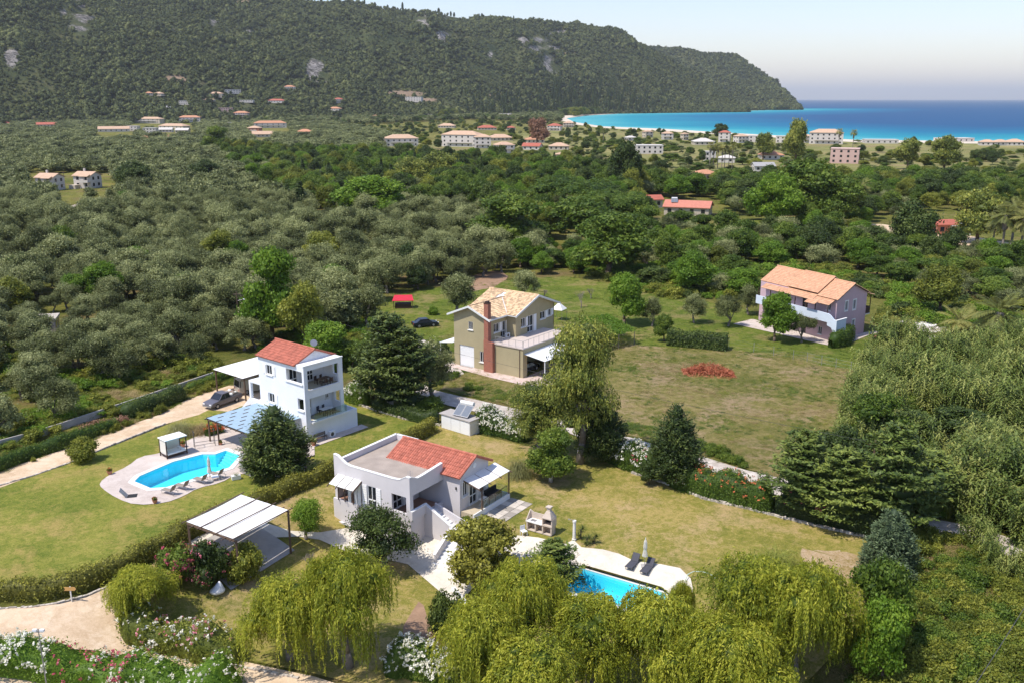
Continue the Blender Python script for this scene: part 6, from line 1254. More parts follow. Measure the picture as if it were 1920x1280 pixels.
B_.window(('y', 4.8, -1), -4.0, -2.6, .95, 3.0, 3, False, name='door'); B_.window(F_, 6.1, 7.2, 1.0, 3.2, 2, name='door', sill=False); B_.window(('x', -3.2, -1), 8.8, 10.2, .95, 3.0, 2, False, name='door')
q = B_.put(MB().box(-.12, 0, .35, .45, 2.7, 2.95), 'wall_lamp', 'darkmetal')
# stairs
b = MB()
for k in range(7): b.box(-2.6, -1.3, 1.998 - .42 * (k + 1), 1.998 - .42 * k, -2.6, .9 - .2 * k)
b.box(-2.95, -1.3, -2.3, -.944, -2.6, -.55)
for k in range(7): b.box(-2.95 - .36 * (k + 1), -2.95 - .36 * k, -2.3, -1.0, -2.8, -.75 - .22 * k)
B_.put(b, 'stairs', 'white')
b = MB(); b.extr([(-2.85, 2.0, -2.6), (-2.85, 2.0, 1.9), (-2.85, 1.75, 1.9), (-2.85, -1.0, .4), (-2.85, -1.0, -2.6)], (.22, 0, 0)); b.extr([(-2.85, -1.0, -2.6), (-2.85, -1.0, .4), (-5.3, -1.0, -1.3), (-5.3, -1.0, -2.8)], (0, -.2, 0)); b.box(-4.8, -2.852, 1.78, 1.998, 1.0, 1.85)
b.extr([(-1.3, 2.0, -2.6), (-1.3, 2.0, 1.4), (-1.3, -2.3, .2), (-1.3, -2.3, -2.6)], (.2, 0, 0)); B_.put(b, 'stair_wall', gl)
b = MB(); cap((-2.74, 1.95, 1.9), (-2.74, -1.05, .4)); cap((-2.7, -1.1, .4), (-5.35, -1.1, -1.3)); cap((-4.8, 1.89, 1.85), (-2.74, 1.89, 1.88)); B_.put(b, 'stair_coping', 'white')
# porch
b = MB(); b.box(.1, 5.9, -1.5, -.002, -.6, .55); B_.put(b, 'porch_floor', M('porch_tiles', (.50, .42, .30), .7, .1)); 
b = MB(); b.box(.0, 5.95, -1.62, -1.5, -.6, .6); b.box(5.9, 6.02, -1.5, 0, -.6, .6); B_.put(b, 'porch_edge', 'white')
b = MB(); b.box(1.7, 5.75, -1.47, -1.45, .6, 1.45); b.box(5.72, 5.74, -1.4, -.1, .6, 1.45); B_.put(b, 'glass_railing', 'clear')
b = MB(); b.tube((1.7, -1.46, 1.47), (5.75, -1.46, 1.47), .03); [b.tube((x, -1.46, .55), (x, -1.46, 1.47), .025) for x in (1.7, 2.7, 3.7, 4.7, 5.75)]; B_.put(b, 'handrail', 'brown')
for k in range(3):
    x = .6 + k * 1.75; b = MB(); b.extr([(x, .02, 3.52), (x, -1.75, 3.05), (x, -1.75, 3.08), (x, .02, 3.55)], (1.65, 0, 0)); B_.put(b, 'awning', 'canvas')
for x in (.55, 2.3, 4.05, 5.8): B_.put(MB().extr([(x, .0, 3.38), (x, -1.95, 2.9), (x, -1.95, 3.0), (x, .0, 3.5)], (.08, 0, 0)), 'beam', 'brown')
for x in (1.3, 5.8): B_.put(MB().box(x, x + .1, -1.62, -1.52, .55, 3.0), 'post', 'brown')
for k in range(3):
    y = 7.9 + k * 1.05; b = MB(); b.extr([(-4.8, y, 3.45), (-6.0, y, 2.85), (-6.0, y, 2.88), (-4.8, y, 3.48)], (0, .95, 0)); B_.put(b, 'awning', 'canvas')
for k in range(4): y = 7.85 + k * 1.05; B_.put(MB().extr([(-4.8, y, 3.3), (-6.2, y, 2.62), (-6.2, y, 2.74), (-4.8, y, 3.42)], (0, .07, 0)), 'beam', 'brown')
for y in (8.7, 9.75, 10.6): B_.put(MB().box(-5.2, -5.12, y, y + .09, 1.0, 3.2), 'post', 'brown')
for y in (7.9, 8.35, 9.15): B_.put(MB().box(-5.0, -4.96, y, y + .38, 1.0, 3.1), 'shutter', 'wmetal')
t = thing('sofa', 'black outdoor sofa on the bungalow porch behind the glass railing', 'sofa', at(B_, (3.6, -.95, .55)), radians(56)); b = MB(); b.box(0, 1.9, 0, .75, .15, .42); b.build('seat', mt['black'], t, bevel=.04); MB().box(0, 1.9, .62, .8, .42, .85).build('backrest', mt['black'], t, bevel=.04)
t = thing('table', 'light cross legged table on the bungalow porch', 'table', at(B_, (2.4, -1.0, .55)), radians(56)); MB().box(-.45, .45, -.3, .3, .68, .72).build('table_top', mt['canvas'], t); b = MB(); [b.tube((-.35 * s_, y, 0), (.35 * s_, y, .68), .02, k=4) for s_ in (-1, 1) for y in (-.25, .25)]; b.build('leg', mt['wmetal'], t)
t = thing('antenna', 'thin metal aerial standing on the corner of the flat roof', 'antenna', at(B_, (-4.2, 2.4, 4.1)), 0); b = MB(); b.tube((0, 0, 0), (0, 0, 1.5), .02, k=4); [b.tube((-.3, 0, .9 + k * .12), (.3, 0, .9 + k * .12), .01, k=3) for k in range(5)]; b.build('rod', mt['metal'], t)
r = random.Random(9)
t = thing('paving', 'grey brown stone slabs laid beside the bungalow porch', 'paving', at(B_, (0, 0, 0)), radians(56))
sm = None
for i in range(5):
    for j in range(3):
        x, y = 1.6 + i * .92, -4.15 + j * .86; b = MB(); b.box(x + .02, x + .9, y + .02, y + .83, .0, .05 + r.uniform(0, .012), r.random()); b.build('slab', mt['stone'], t)

# ------------------------------------------------------------------ pink house
KP = G(1563, 641); K_ = H('pink_house', 'long pink two storey house with stepped orange tile roof and blue balcony', 'house', KP, 40, skew=.21)
b = MB(); K_.wall(b, L_, 0, 17, -.3, 7.0, [(1.2, 2.0, 4.9, 6.1), (6, 7.2, 4.1, 6.2), (10, 11.2, 4.1, 6.2), (2.6, 3.4, .6, 1.9), (6, 7, .05, 2.2), (9, 10, .05, 2.2), (12, 13, .05, 2.2), (14.5, 15.7, .05, 2.2)])
K_.wall(b, R_, .252, 8.848, -.3, 7.0, [(2.55, 3.3, 4.75, 6.3), (4.95, 5.75, 4.6, 6.2), (5.15, 5.9, 1.25, 2.85)]); gable_prism(b, 'y', 0, .25, 0, 9.1, 7.0, 8.9)
K_.wall(b, ('x', 9.1, 1), 0, 17, -.3, 7.0); K_.wall(b, ('y', 17, 1), .252, 8.848, -.3, 7.0); gable_prism(b, 'y', 16.75, 17, 0, 9.1, 7.0, 8.9); K_.put(b, 'wall', 'pink_wall')
for w4 in ((2.55, 3.3, 4.75, 6.3), (4.95, 5.75, 4.6, 6.2), (5.15, 5.9, 1.25, 2.85)): K_.window(R_, *w4, 0, False, trim=.17)
for w4 in ((6, 7.2, 4.1, 6.2), (10, 11.2, 4.1, 6.2), (6, 7, .05, 2.2), (9, 10, .05, 2.2), (12, 13, .05, 2.2), (14.5, 15.7, .05, 2.2)): K_.window(L_, *w4, 0, False, name='door', m='brown')
K_.window(L_, 1.2, 2.0, 4.9, 6.1, 0); K_.window(L_, 2.6, 3.4, .6, 1.9, 0)
for i, (y0, y1, dz, dx) in enumerate(((-.35, 4.0, 0, 0), (4.0, 10.5, .32, .25), (10.5, 17.3, .1, .5))):
    for sd, (x0, xe) in enumerate(((-.35 + dx, 4.55 + dx), (9.45 + dx * .3, 4.55 + dx))):
        b = tiles((x0, y0 if sd == 0 else y1, 6.98 + dz), (0, (y1 - y0) * (1 if sd == 0 else -1), 0), (xe - x0, 0, 2.02), tw=.3, tl=.45, h=.06, seed=20 + i * 2 + sd); K_.put(b, 'roof_tiles', 'orange_tile', kind='stuff')
    b = MB(); b.extr([(-.3 + dx, y0, 6.9 + dz), (4.55 + dx, y0, 8.9 + dz), (9.4 + dx * .3, y0, 6.9 + dz), (9.4 + dx * .3, y0, 6.96 + dz), (4.55 + dx, y0, 8.97 + dz), (-.3 + dx, y0, 6.96 + dz)], (0, y1 - y0 - .01, 0)); K_.put(b, 'roof', 'darkbrown')
    b = ridge_caps(MB(), (4.55 + dx, y0, 9.08 + dz), (4.55 + dx, y1, 9.08 + dz), .13); ridge_caps(b, (-.3 + dx, y0 + .05, 7.06 + dz), (4.55 + dx, y0 + .05, 9.08 + dz), .1); K_.put(b, 'ridge_tiles', 'orange_tile', kind='stuff')
    yy0 = max(y0, .3); b = tiles((-2.0 + dx, yy0, 6.25 + dz * .5), (0, y1 - yy0 - (.0 if i < 2 else 1.5), 0), (1.9, 0, .62), tw=.3, tl=.45, h=.06, seed=30 + i); K_.put(b, 'verandah_tiles', 'orange_tile', kind='stuff')
b = tiles((-2.9, 2.6, 6.1), (0, 2.2, 0), (1.3, 0, .4), tw=.3, tl=.45, h=.06, seed=44); K_.put(b, 'verandah_tiles', 'orange_tile', kind='stuff')
b = MB(); b.box(-1.9, -.002, .3, 16.3, 3.75, 3.95); b.box(-2.05, -1.9, .3, 16.3, 3.5, 4.95); b.extr([(-2.05, .3, 3.0), (-2.05, .3, 4.95), (-2.05, -.3, 4.75), (-2.05, -.9, 4.25), (-2.05, -1.6, 4.1), (-2.05, -1.6, -.2), (-2.05, -1.3, -.2), (-2.05, -1.2, 1.8), (-2.05, -.6, 2.8)], (.2, 0, 0)); b.box(-1.85, .8, -1.6, -1.4, -.2, 4.1); K_.put(b, 'balcony', 'paleblue')
b = MB(); b.box(-2.08, 1.0, -1.64, -1.36, 4.101, 4.2); K_.put(b, 'coping', 'white')
for y in (.4, 3.0, 4.9, 7.4, 10.2, 13, 15.8): K_.put(MB().box(-1.98, -1.84, y, y + .14, 4.95, 6.3), 'post', 'darkbrown')
b = MB(); b.box(9.102, 10.9, .2, 4, 3.0, 3.2); K_.put(b, 'rear_balcony', 'white'); b = MB(); b.box(10.8, 10.86, .2, 4, 3.2, 4.3); b.box(9.12, 10.8, .2, .26, 3.2, 4.3); K_.put(b, 'rear_railing', 'darkbrown')
K_.put(MB().box(10.75, 10.87, .2, .32, 4.3, 6.5), 'post', 'darkbrown'); b = tiles((11.3, 4.2, 6.3), (0, -4.4, 0), (-2.0, 0, .5), tw=.3, tl=.45, h=.06, seed=45); K_.put(b, 'verandah_tiles', 'orange_tile', kind='stuff')
sheet('garden_path', [at(K_, p)[:2] for p in ((-2.4, 18), (-2.6, 0), (-2.3, -2.6), (0, -2.2), (9, -1.3), (13, -2.5), (13, -1), (9.5, 0), (0, 0), (3.2, 18))], .05, GM['deck'], (), 0, px=False, step=0)
# ------------------------------------------------------------------ village houses
RM = {'r': M('far_red_tile', (.40, .12, .08), .8, .2, .5), 'o': M('far_orange_tile', (.50, .245, .14), .8, .18, .5), 'b': M('far_buff_tile', (.52, .35, .235), .8, .14, .5), 'g': M('far_grey_roof', (.34, .33, .32), .8, .1, .5), 'w': M('far_white_roof', (.56, .52, .47), .8, .06, .5), 'p': M('far_pink_roof', (.60, .42, .36), .8, .1, .5)}
WM = {'w': M('far_white_wall', (.58, .53, .48), .85, .05, .3), 'c': M('far_cream_wall', (.52, .45, .36), .85, .06, .3), 'p': M('far_pink_wall', (.56, .38, .33), .85, .08, .3), 'r': M('far_red_wall', (.42, .17, .11), .85, .1, .3)}
def house(P, w_, d_, st, roof, rc, wc, label, rz=None, cat='house', name='house', win=True, sh=2.9):
    t = thing(name, label, cat, tuple(P), RNG.uniform(-.45, .45) if rz is None else rz); hh = sh * st
    b = MB(); b.box(-w_ / 2, w_ / 2, -d_ / 2, d_ / 2, -1.5, hh)
    o_ = .5 if roof != 'flat' else .15
    if roof == 'gable':
        rr = hh + min(d_, w_) * .2; b.extr([(-w_ / 2, -d_ / 2, hh), (-w_ / 2, d_ / 2, hh), (-w_ / 2, 0, rr)], (w_, 0, 0)); b.build('wall', WM[wc], t)
        q = MB(); 
        for s_ in (-1, 1): q.extr([(-w_ / 2 - o_, s_ * (d_ / 2 + o_), hh - .15), (-w_ / 2 - o_, 0, rr + .05), (-w_ / 2 - o_, 0, rr + .25), (-w_ / 2 - o_, s_ * (d_ / 2 + o_), hh + .05)], (w_ + 2 * o_, 0, 0))
        q.build('roof', RM[rc], t)
    elif roof == 'hip':
        b.build('wall', WM[wc], t); a, c = w_ / 2 + o_, d_ / 2 + o_; rr = hh + min(a, c) * .42; k = max(0, a - c); k2 = max(0, c - a); q = MB(); n = 0
        q.v = [(-a, -c, hh), (a, -c, hh), (a, c, hh), (-a, c, hh), (-a, -c, hh + .15), (a, -c, hh + .15), (a, c, hh + .15), (-a, c, hh + .15), (-k, -k2, rr), (k, k2, rr)]
        q.f = [(3, 2, 1, 0), (0, 1, 5, 4), (1, 2, 6, 5), (2, 3, 7, 6), (3, 0, 4, 7), (4, 5, 9, 8), (6, 7, 8, 9), (5, 6, 9), (7, 4, 8)]; q.t = [.5] * 9; q.build('roof', RM[rc], t)
    else:
        b.build('wall', WM[wc], t); q = MB(); q.box(-w_ / 2 - .2, w_ / 2 + .2, -d_ / 2 - .2, d_ / 2 + .2, hh, hh + .3); q.build('roof', RM[rc], t)
    if win:
        n = max(2, min(6, int(w_ / 3.6))); sc_ = w_ / n; gm = WINM
        for s in range(st):
            for k in range(n):
                x = -w_ / 2 + sc_ * (k + .5); ww = min(1.3, sc_ * .4); z = s * sh + .9
                obj('window', gm, t).matrix_basis = Matrix.Translation((x, -d_ / 2, z)) @ Matrix.Diagonal((ww / 1.2, 1, 1, 1))
            for y in (-d_ * .22, d_ * .22):
                q = obj('window', gm, t); q.matrix_basis = Matrix.Translation((w_ / 2, y, s * sh + .9)) @ Matrix.Rotation(pi / 2, 4, 'Z')
                q = obj('window', gm, t); q.matrix_basis = Matrix.Translation((-w_ / 2, y, s * sh + .9)) @ Matrix.Rotation(-pi / 2, 4, 'Z')
        if st > 1 and roof == 'hip':
            q = MB(); q.box(-w_ * .35, w_ * .35, -d_ / 2 - 1.2, -d_ / 2, sh - .1, sh + .12); q.box(-w_ * .35, w_ * .35, -d_ / 2 - 1.2, -d_ / 2 - 1.1, sh + .12, sh + 1.0); q.build('balcony', WM['w'], t)
    return t
WINM = MB().box(-.6, .6, -.03, .02, 0, 1.35).mesh('window', mt['glass'])
for x, yb, wpx, st, roof, rc, wc, lab in VILLAGE:
    P = Vector(ground_at(x, yb)); d_ = hypot(P.x, P.y); w_ = wpx * d_ / FPX / 1.12
    house(P, w_, min(w_ * .75, 14) if w_ > 9 else w_ * .9, st, roof, rc, wc, lab, cat='house', sh=2.9 if w_ < 26 else 3.2)
# the two cream villas, barn roof, farmhouse and huts in the middle distance
for (x, yb, top, lab) in ((96, 356, 325, 'left of the two cream villas with tan gable roofs and balconies in the grove'), (166, 352, 322, 'right of the two cream villas with tan gable roofs and balconies in the grove')):
    P = G(x, yb); t = house(P, 8.6, 7.5, 2, 'gable', 'b', 'w', lab, rz=-.25, sh=2.7)
    b = MB(); b.box(.2, 4.3, -5.6, -3.76, 2.6, 2.8); b.box(.2, 4.3, -5.6, -5.5, 2.8, 3.7); [b.box(xx, xx + .12, -5.55, -5.43, -.5, 5.3) for xx in (.25, 4.15)]; b.build('balcony', WM['w'], t); b = MB(); b.extr([(0, -5.8, 5.2), (0, -3.6, 6.0), (0, -3.6, 6.15), (0, -5.8, 5.35)], (4.5, 0, 0)); b.build('porch_roof', RM['b'], t)
    MB().box(-2.2, -1.5, .6, 1.3, 6.2, 8.3).build('chimney', WM['w'], t); b = MB(); b.box(-4.2, -1, -7.2, -3.76, -.5, 1.6); b.build('annex', WM['c'], t)
t = house(G(166, 404), 13.5, 10, 1, 'hip', 'g', 'c', 'large low barn with weathered grey brown roof in the olive grove', rz=.1, cat='barn', name='barn', win=False, sh=2.2)
[c.data.materials.__setitem__(0, mt['roofconc']) for c in t.children if c.name.startswith('roof')]
P = G(1290, 402); t = house(P, 15, 8.5, 1, 'gable', 'r', 'c', 'long farmhouse with salmon red roof and solar heater between trees', rz=-.35, sh=2.8); 
for c in t.children:
    if c.name.startswith('roof'): c.data.materials[0] = M('salmon_roof_tile', (.52, .20, .14), .8, .15, 1)
t2 = house(G(1222, 388), 6, 6, 1, 'gable', 'r', 'c', 'small red roofed annex left of the salmon roofed farmhouse', rz=.2); 
house(G(1766, 438), 6, 5, 1, 'gable', 'r', 'r', 'small red brick hut below the tall trees at the right', rz=.1)
t = thing('canopy', 'white slatted canopy on posts beside the red brick hut', 'canopy', G(1792, 438)); MB().box(-3, 3, -3, 3, 2.5, 2.7).build('roof', mt['wmetal'], t); [MB().box(x - .1, x + .1, y - .1, y + .1, 0, 2.5).build('post', mt['wmetal'], t) for x in (-2.8, 2.8) for y in (-2.8, 2.8)]
t = house(G(82, 622), 4.5, 4, 1, 'flat', 'g', 'c', 'ruined grey stone hut under olive branches at the left', rz=.3, cat='hut', name='stone_hut', sh=2.3)
for c in t.children: 
    if not c.name.startswith('window'): c.data.materials[0] = mt['stone']
def solar(t, x, y, z, rz=0, s=1.0):
    b = MB(); b.extr([(0, 0, .1), (0, 1.3, 1.05), (0, 1.3, 1.12), (0, 0, .17)], (1.0, 0, 0)); b.extr([(1.04, 0, .1), (1.04, 1.3, 1.05), (1.04, 1.3, 1.12), (1.04, 0, .17)], (1.0, 0, 0))
    f_ = b.build('solar_panel', mt['metal'], t); q = MB(); [q.quad((x_ + .05, .05, .21), (x_ + .95, .05, .21), (x_ + .95, 1.25, 1.085), (x_ + .05, 1.25, 1.085)) for x_ in (0, 1.04)]; g_ = q.build('collector', M('solar_collector', (.16, .18, .21), .25, .1, 4, .6), f_)
    k = MB().tube((.15, 1.5, 1.25), (1.9, 1.5, 1.25), .25, .25, 14).build('water_tank', mt['wmetal'], f_, smooth=False)
    f_.location = (x, y, z); f_.rotation_euler = (0, 0, rz); f_.scale = (s, s, s); return f_
# ------------------------------------------------------------------ shed with solar water heater
SP0 = G(881.3, 817); a0 = G(828, 801); ang_ = atan2(a0.y - SP0.y, a0.x - SP0.x); LS = hypot(a0.x - SP0.x, a0.y - SP0.y)
t = thing('shed', 'white rendered garden shed with doors, carrying a solar water heater', 'shed', SP0, ang_ - pi)   # +x points away from the left corner
b = MB(); b.box(-LS, 0, 0, 1.7, -.1, 1.75); b.build('wall', mt['white'], t); b = MB(); b.box(-LS - .25, .15, -.15, 1.9, 1.75, 1.86); b.build('roof', mt['concrete'], t)
for k in range(3): MB().box(-LS + .15 + k * (LS - .2) / 3, -LS + .1 + (k + 1) * (LS - .2) / 3, -.04, -.002, .05, 1.6).build('door', mt['plastic'], t)
solar(t, -LS * .62, .1, 1.86, 0.12, 1.05)
fh = [o for o in SC.objects if o.get('label', '').startswith('long farmhouse')][0]; solar(fh, -5.5, -2.5, 4.0, .2, 1.1)

# ------------------------------------------------------------------ hedges, flower hedges
def hedge(label, path, w_, h_, lm, flowers=None, dens=62, leaf=(.20, .10), name='hedge', px=True, boxy=False, seed=1, rag=.12, fl_n=.05, top_lm=None):
    r = np.random.default_rng(seed); W2 = [tuple(G(*p)[:2]) for p in path] if px else path; W2 = densify(W2, .5, False); A = np.array(W2); n = len(A)
    Tn = np.gradient(A, axis=0); Tn /= np.linalg.norm(Tn, axis=1, keepdims=True) + 1e-9; Nn = np.stack([Tn[:, 1], -Tn[:, 0]], 1); Ln = n * .5
    bump = np.array([[1 + .35 * rag * 4 * noise.noise((p[0] * .55, p[1] * .55, 1 + seed)), 1 + .5 * rag * 4 * noise.noise((p[0] * .5, p[1] * .5, 7 + seed))] for p in A]); zz = np.array([T(p[0], p[1]) for p in A]); ed_ = np.clip(np.minimum(np.arange(n) + .3, n - .7 - np.arange(n)) * .5 / (w_ * .6), 0.02, 1); ed_ = np.sqrt(ed_ * (2 - ed_)) if not boxy else np.ones(n); bump[:, 0] *= ed_; bump[:, 1] *= .25 + .75 * ed_
    m = int(Ln * (w_ + 2 * h_) * dens); s = r.random(m) * (n - 1); i = s.astype(int); f = (s - i)[:, None]; i2 = np.minimum(i + 1, n - 1)
    c = A[i] * (1 - f) + A[i2] * f; nn = Nn[i]; bw = bump[i, 0]; bh = bump[i, 1]; zb = zz[i]
    u = r.random(m) * (w_ + 2 * h_); side = np.where(u < h_, -1, np.where(u < h_ + w_, 0, 1)); 
    ox = np.where(side == 0, (u - h_ - w_ / 2), side * w_ / 2); oz = np.where(side == -1, u, np.where(side == 1, u - h_ - w_, h_)); 
    if not boxy: q = np.clip((oz - h_ * .55) / (h_ * .45), 0, 1); ox = ox * (1 - .28 * q ** 2); oz = np.where(side == 0, oz - (np.abs(ox) / (w_ / 2)) ** 2 * h_ * .12, oz)
    tw = .06 if boxy else .10; P = np.stack([c[:, 0] + nn[:, 0] * ox * bw, c[:, 1] + nn[:, 1] * ox * bw, zb + oz * bh + .02], 1) + r.normal(size=(m, 3)) * tw
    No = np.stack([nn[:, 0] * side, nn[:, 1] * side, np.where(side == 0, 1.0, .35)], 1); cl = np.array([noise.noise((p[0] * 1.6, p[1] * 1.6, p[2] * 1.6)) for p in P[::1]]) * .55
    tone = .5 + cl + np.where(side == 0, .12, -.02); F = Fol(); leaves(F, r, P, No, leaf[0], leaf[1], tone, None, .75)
    V, Fc, k = [], [], 0                     # inner body
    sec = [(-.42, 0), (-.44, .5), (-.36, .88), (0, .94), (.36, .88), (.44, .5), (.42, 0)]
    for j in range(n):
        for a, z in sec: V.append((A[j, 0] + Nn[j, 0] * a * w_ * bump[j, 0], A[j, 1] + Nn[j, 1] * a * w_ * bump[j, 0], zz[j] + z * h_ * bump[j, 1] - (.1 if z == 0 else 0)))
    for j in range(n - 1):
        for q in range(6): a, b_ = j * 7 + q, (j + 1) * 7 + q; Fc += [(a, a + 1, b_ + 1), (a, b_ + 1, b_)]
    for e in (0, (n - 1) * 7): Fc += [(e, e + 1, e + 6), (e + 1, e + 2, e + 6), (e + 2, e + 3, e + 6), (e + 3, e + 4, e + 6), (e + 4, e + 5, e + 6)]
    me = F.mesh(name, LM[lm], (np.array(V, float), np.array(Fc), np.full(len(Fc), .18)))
    if not flowers: o = obj(name, me); return tag(o, label, 'hedge')
    t = thing(name, label, 'hedge', (0, 0, 0)); obj('foliage', me, t)
    for fl, frac, x0, x1 in flowers:
        q = (s / (n - 1) >= x0) & (s / (n - 1) <= x1) & ((side == 0) | (oz > h_ * .45)) & (cl > -.06); sel = np.where(q)[0]; sel = r.choice(sel, max(3, int(len(sel) * frac * .22))); C = np.repeat(P[sel] + No[sel] * .06, 6, 0) + r.normal(size=(len(sel) * 6, 3)) * .06
        F = Fol(); leaves(F, r, C, np.repeat(No[sel], 6, 0), .15, .13, np.full(len(C), .5), None, .6, .2); obj('blossoms', F.mesh('blossoms', LM[fl]), t)
    return t
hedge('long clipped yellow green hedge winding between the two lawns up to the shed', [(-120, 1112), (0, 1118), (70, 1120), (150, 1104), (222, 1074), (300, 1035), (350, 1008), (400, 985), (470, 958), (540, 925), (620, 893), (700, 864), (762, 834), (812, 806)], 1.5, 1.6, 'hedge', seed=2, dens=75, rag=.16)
hedge('dark clipped hedge along the lower left part of the sandy track', [(-120, 925), (0, 880), (60, 855), (120, 838), (170, 818), (222, 800)], 1.5, 1.3, 'broad', seed=3, rag=.18)
hedge('taller dark green hedge beside the sandy track near the pickup truck', [(228, 786), (262, 776), (300, 762), (345, 745)], 1.7, 1.9, 'dark', seed=4, rag=.15)
hedge('low scruffy hedge behind the pickup truck along the grey wall', [(352, 735), (400, 718), (440, 700)], 1.2, 1.1, 'broad', seed=5)
hedge('square clipped dark hedge block in the meadow', [(1252, 645), (1362, 656)], 2.3, 2.35, 'dark', boxy=True, seed=6, rag=.10, dens=45, leaf=(.32, .16))
hedge('tall dark climbing hedge around the stairs of the pink house', [(1556, 652), (1578, 648), (1592, 632)], 1.9, 2.3, 'broad', seed=7, rag=.2)
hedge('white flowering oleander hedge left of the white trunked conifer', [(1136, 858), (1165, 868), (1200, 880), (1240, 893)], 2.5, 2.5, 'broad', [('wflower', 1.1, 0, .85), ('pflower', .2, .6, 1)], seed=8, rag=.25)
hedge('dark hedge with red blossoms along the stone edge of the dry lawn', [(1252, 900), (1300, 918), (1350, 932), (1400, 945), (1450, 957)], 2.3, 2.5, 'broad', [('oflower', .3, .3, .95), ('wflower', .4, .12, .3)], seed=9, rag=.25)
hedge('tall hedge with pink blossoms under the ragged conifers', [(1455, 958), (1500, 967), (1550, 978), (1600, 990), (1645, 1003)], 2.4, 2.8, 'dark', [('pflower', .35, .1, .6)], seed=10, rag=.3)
hedge('white flowering oleander hedge behind the solar shed', [(893, 800), (925, 808), (960, 818), (990, 826)], 2.6, 2.3, 'broad', [('wflower', 1.8, 0, 1)], seed=11, rag=.25)
hedge('white flowering oleanders at the rear corner of the white house', [(650, 748), (668, 752), (690, 760)], 2.2, 3.2, 'broad', [('wflower', .9, 0, 1)], seed=12, rag=.25)
hedge('dark shrub row at the foot of the big conifers along the lane', [(700, 765), (745, 778), (790, 790), (822, 793)], 1.3, 1.5, 'dark', seed=13, rag=.25)
hedge('flowering hedge of white and red oleander between sandy yard and small lawn', [(244, 1165), (262, 1190), (300, 1208), (350, 1222), (400, 1232), (452, 1240)], 2.5, 2.0, 'yellow', [('wflower', .45, 0, .9), ('pflower', .2, .2, 1)], seed=14, rag=.3)
hedge('mass of white and pink oleander filling the bottom left corner', [(-60, 1235), (0, 1245), (60, 1255), (120, 1262), (180, 1272), (240, 1280), (300, 1288), (370, 1296), (450, 1302)], 3.0, 2.1, 'bright', [('wflower', 1.5, 0, .30), ('pflower', .35, .3, .62), ('wflower', .45, .45, 1)], seed=15, rag=.35, leaf=(.2, .08))
hedge('white flowering oleander at the bottom between the willows', [(720, 1262), (760, 1255), (810, 1262), (870, 1280)], 2.6, 1.9, 'broad', [('wflower', 1.6, 0, 1)], seed=16, rag=.35, leaf=(.2, .08))
hedge('shrubs with red flowers under the blue grey shade roof', [(388, 818), (402, 812), (418, 808)], 1.1, 1.2, 'broad', [('oflower', 2.0, 0, 1)], seed=21, rag=.3)
hedge('vine tangle and dry stalks on the bank above the sandy track', [(240, 790), (200, 800), (150, 812)], 1.0, .9, 'brown', seed=22, rag=.4)
hedge('lush green shrubs between the white house and the tan house', [(600, 700), (625, 690), (648, 675)], 3.5, 3.2, 'bright', seed=23, rag=.35)
hedge('low rambling shrubs along the garden of the pink house', [(1640, 640), (1690, 630), (1740, 640)], 1.0, .6, 'yellow', [('pflower', 2.0, 0, .5)], seed=24, rag=.4)
def single(px, py, top, wpx, lm, lab, k=0, sp='bush', flowers=None, cat='shrub'):
    P = G(px, py); h_ = height_to(P, top); w_ = wpx / ppm(P); o = plant('shrub', sp, P, w_, h_, lab, cat, None, k=k, flowers=flowers); c = [q for q in o.children if q.name.startswith('crown')][0]
    c.material_slots[0].link = 'OBJECT'; c.material_slots[0].material = LM[lm]; return o
single(158, 863, 822, 54, 'yellow', 'round golden clipped bush standing by the sandy track', 1); single(838, 1195, 1108, 72, 'dark', 'dark upright shrub on the bark strip between the willows', 0)
single(330, 1088, 1026, 80, 'broad', 'overgrown bush with pink blossoms beside the white carport, left', 0, flowers=('pflower', 700)); single(392, 1092, 1016, 92, 'dark', 'rounded dark bush with pale pink blossoms beside the white carport, right', 2, flowers=('pflower', 600)); single(462, 1086, 1022, 76, 'yellow', 'yellow green bush at the near post of the white carport', 1)
single(875, 985, 968, 30, 'broad', 'small shrub beside the bungalow stairs', 0); single(812, 590, 575, 22, 'bright', 'small bright ball bush near the dark blue sedan', 1); single(868, 1068, 1052, 26, 'yellow', 'low plant with dry leaves at the foot of the stairs', 1)
single(1687, 628, 605, 26, 'yellow', 'round yellow bush right of the pink house', 1); single(1702, 645, 620, 30, 'dark', 'small dark olive bush by the stone circle', 2); single(1890, 625, 600, 40, 'bright', 'green shrub behind the tall palm', 0); single(1840, 650, 632, 40, 'broad', 'low red tipped shrub before the tall palm', 0, flowers=('oflower', 30))
single(830, 660, 640, 30, 'dark', 'dark small tree beside the drive of the tan house', 0); single(1500, 1060, 1040, 60, 'broad', 'low scrub on the far lawn edge', 0) if False else None

# ------------------------------------------------------------------ willows, eucalyptus
WL = [willow_proto(0, 9.0, 8.5, strands=230), willow_proto(1, 10.0, 8.0, strands=260), willow_proto(2, 8.0, 8.0, strands=210)]
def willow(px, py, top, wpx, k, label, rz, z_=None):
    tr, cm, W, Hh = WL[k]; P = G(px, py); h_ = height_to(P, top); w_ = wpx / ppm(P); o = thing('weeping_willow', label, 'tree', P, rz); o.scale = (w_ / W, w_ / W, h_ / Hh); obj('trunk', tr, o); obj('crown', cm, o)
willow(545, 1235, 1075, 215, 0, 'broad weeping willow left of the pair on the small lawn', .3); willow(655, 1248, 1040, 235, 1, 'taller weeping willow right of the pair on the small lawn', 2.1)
willow(268, 1158, 1062, 145, 2, 'small weeping willow at the corner of the sandy yard', 1.0); willow(985, 1255, 1055, 230, 1, 'weeping willow left in the row, nearest the yellow green round tree', 4.0)
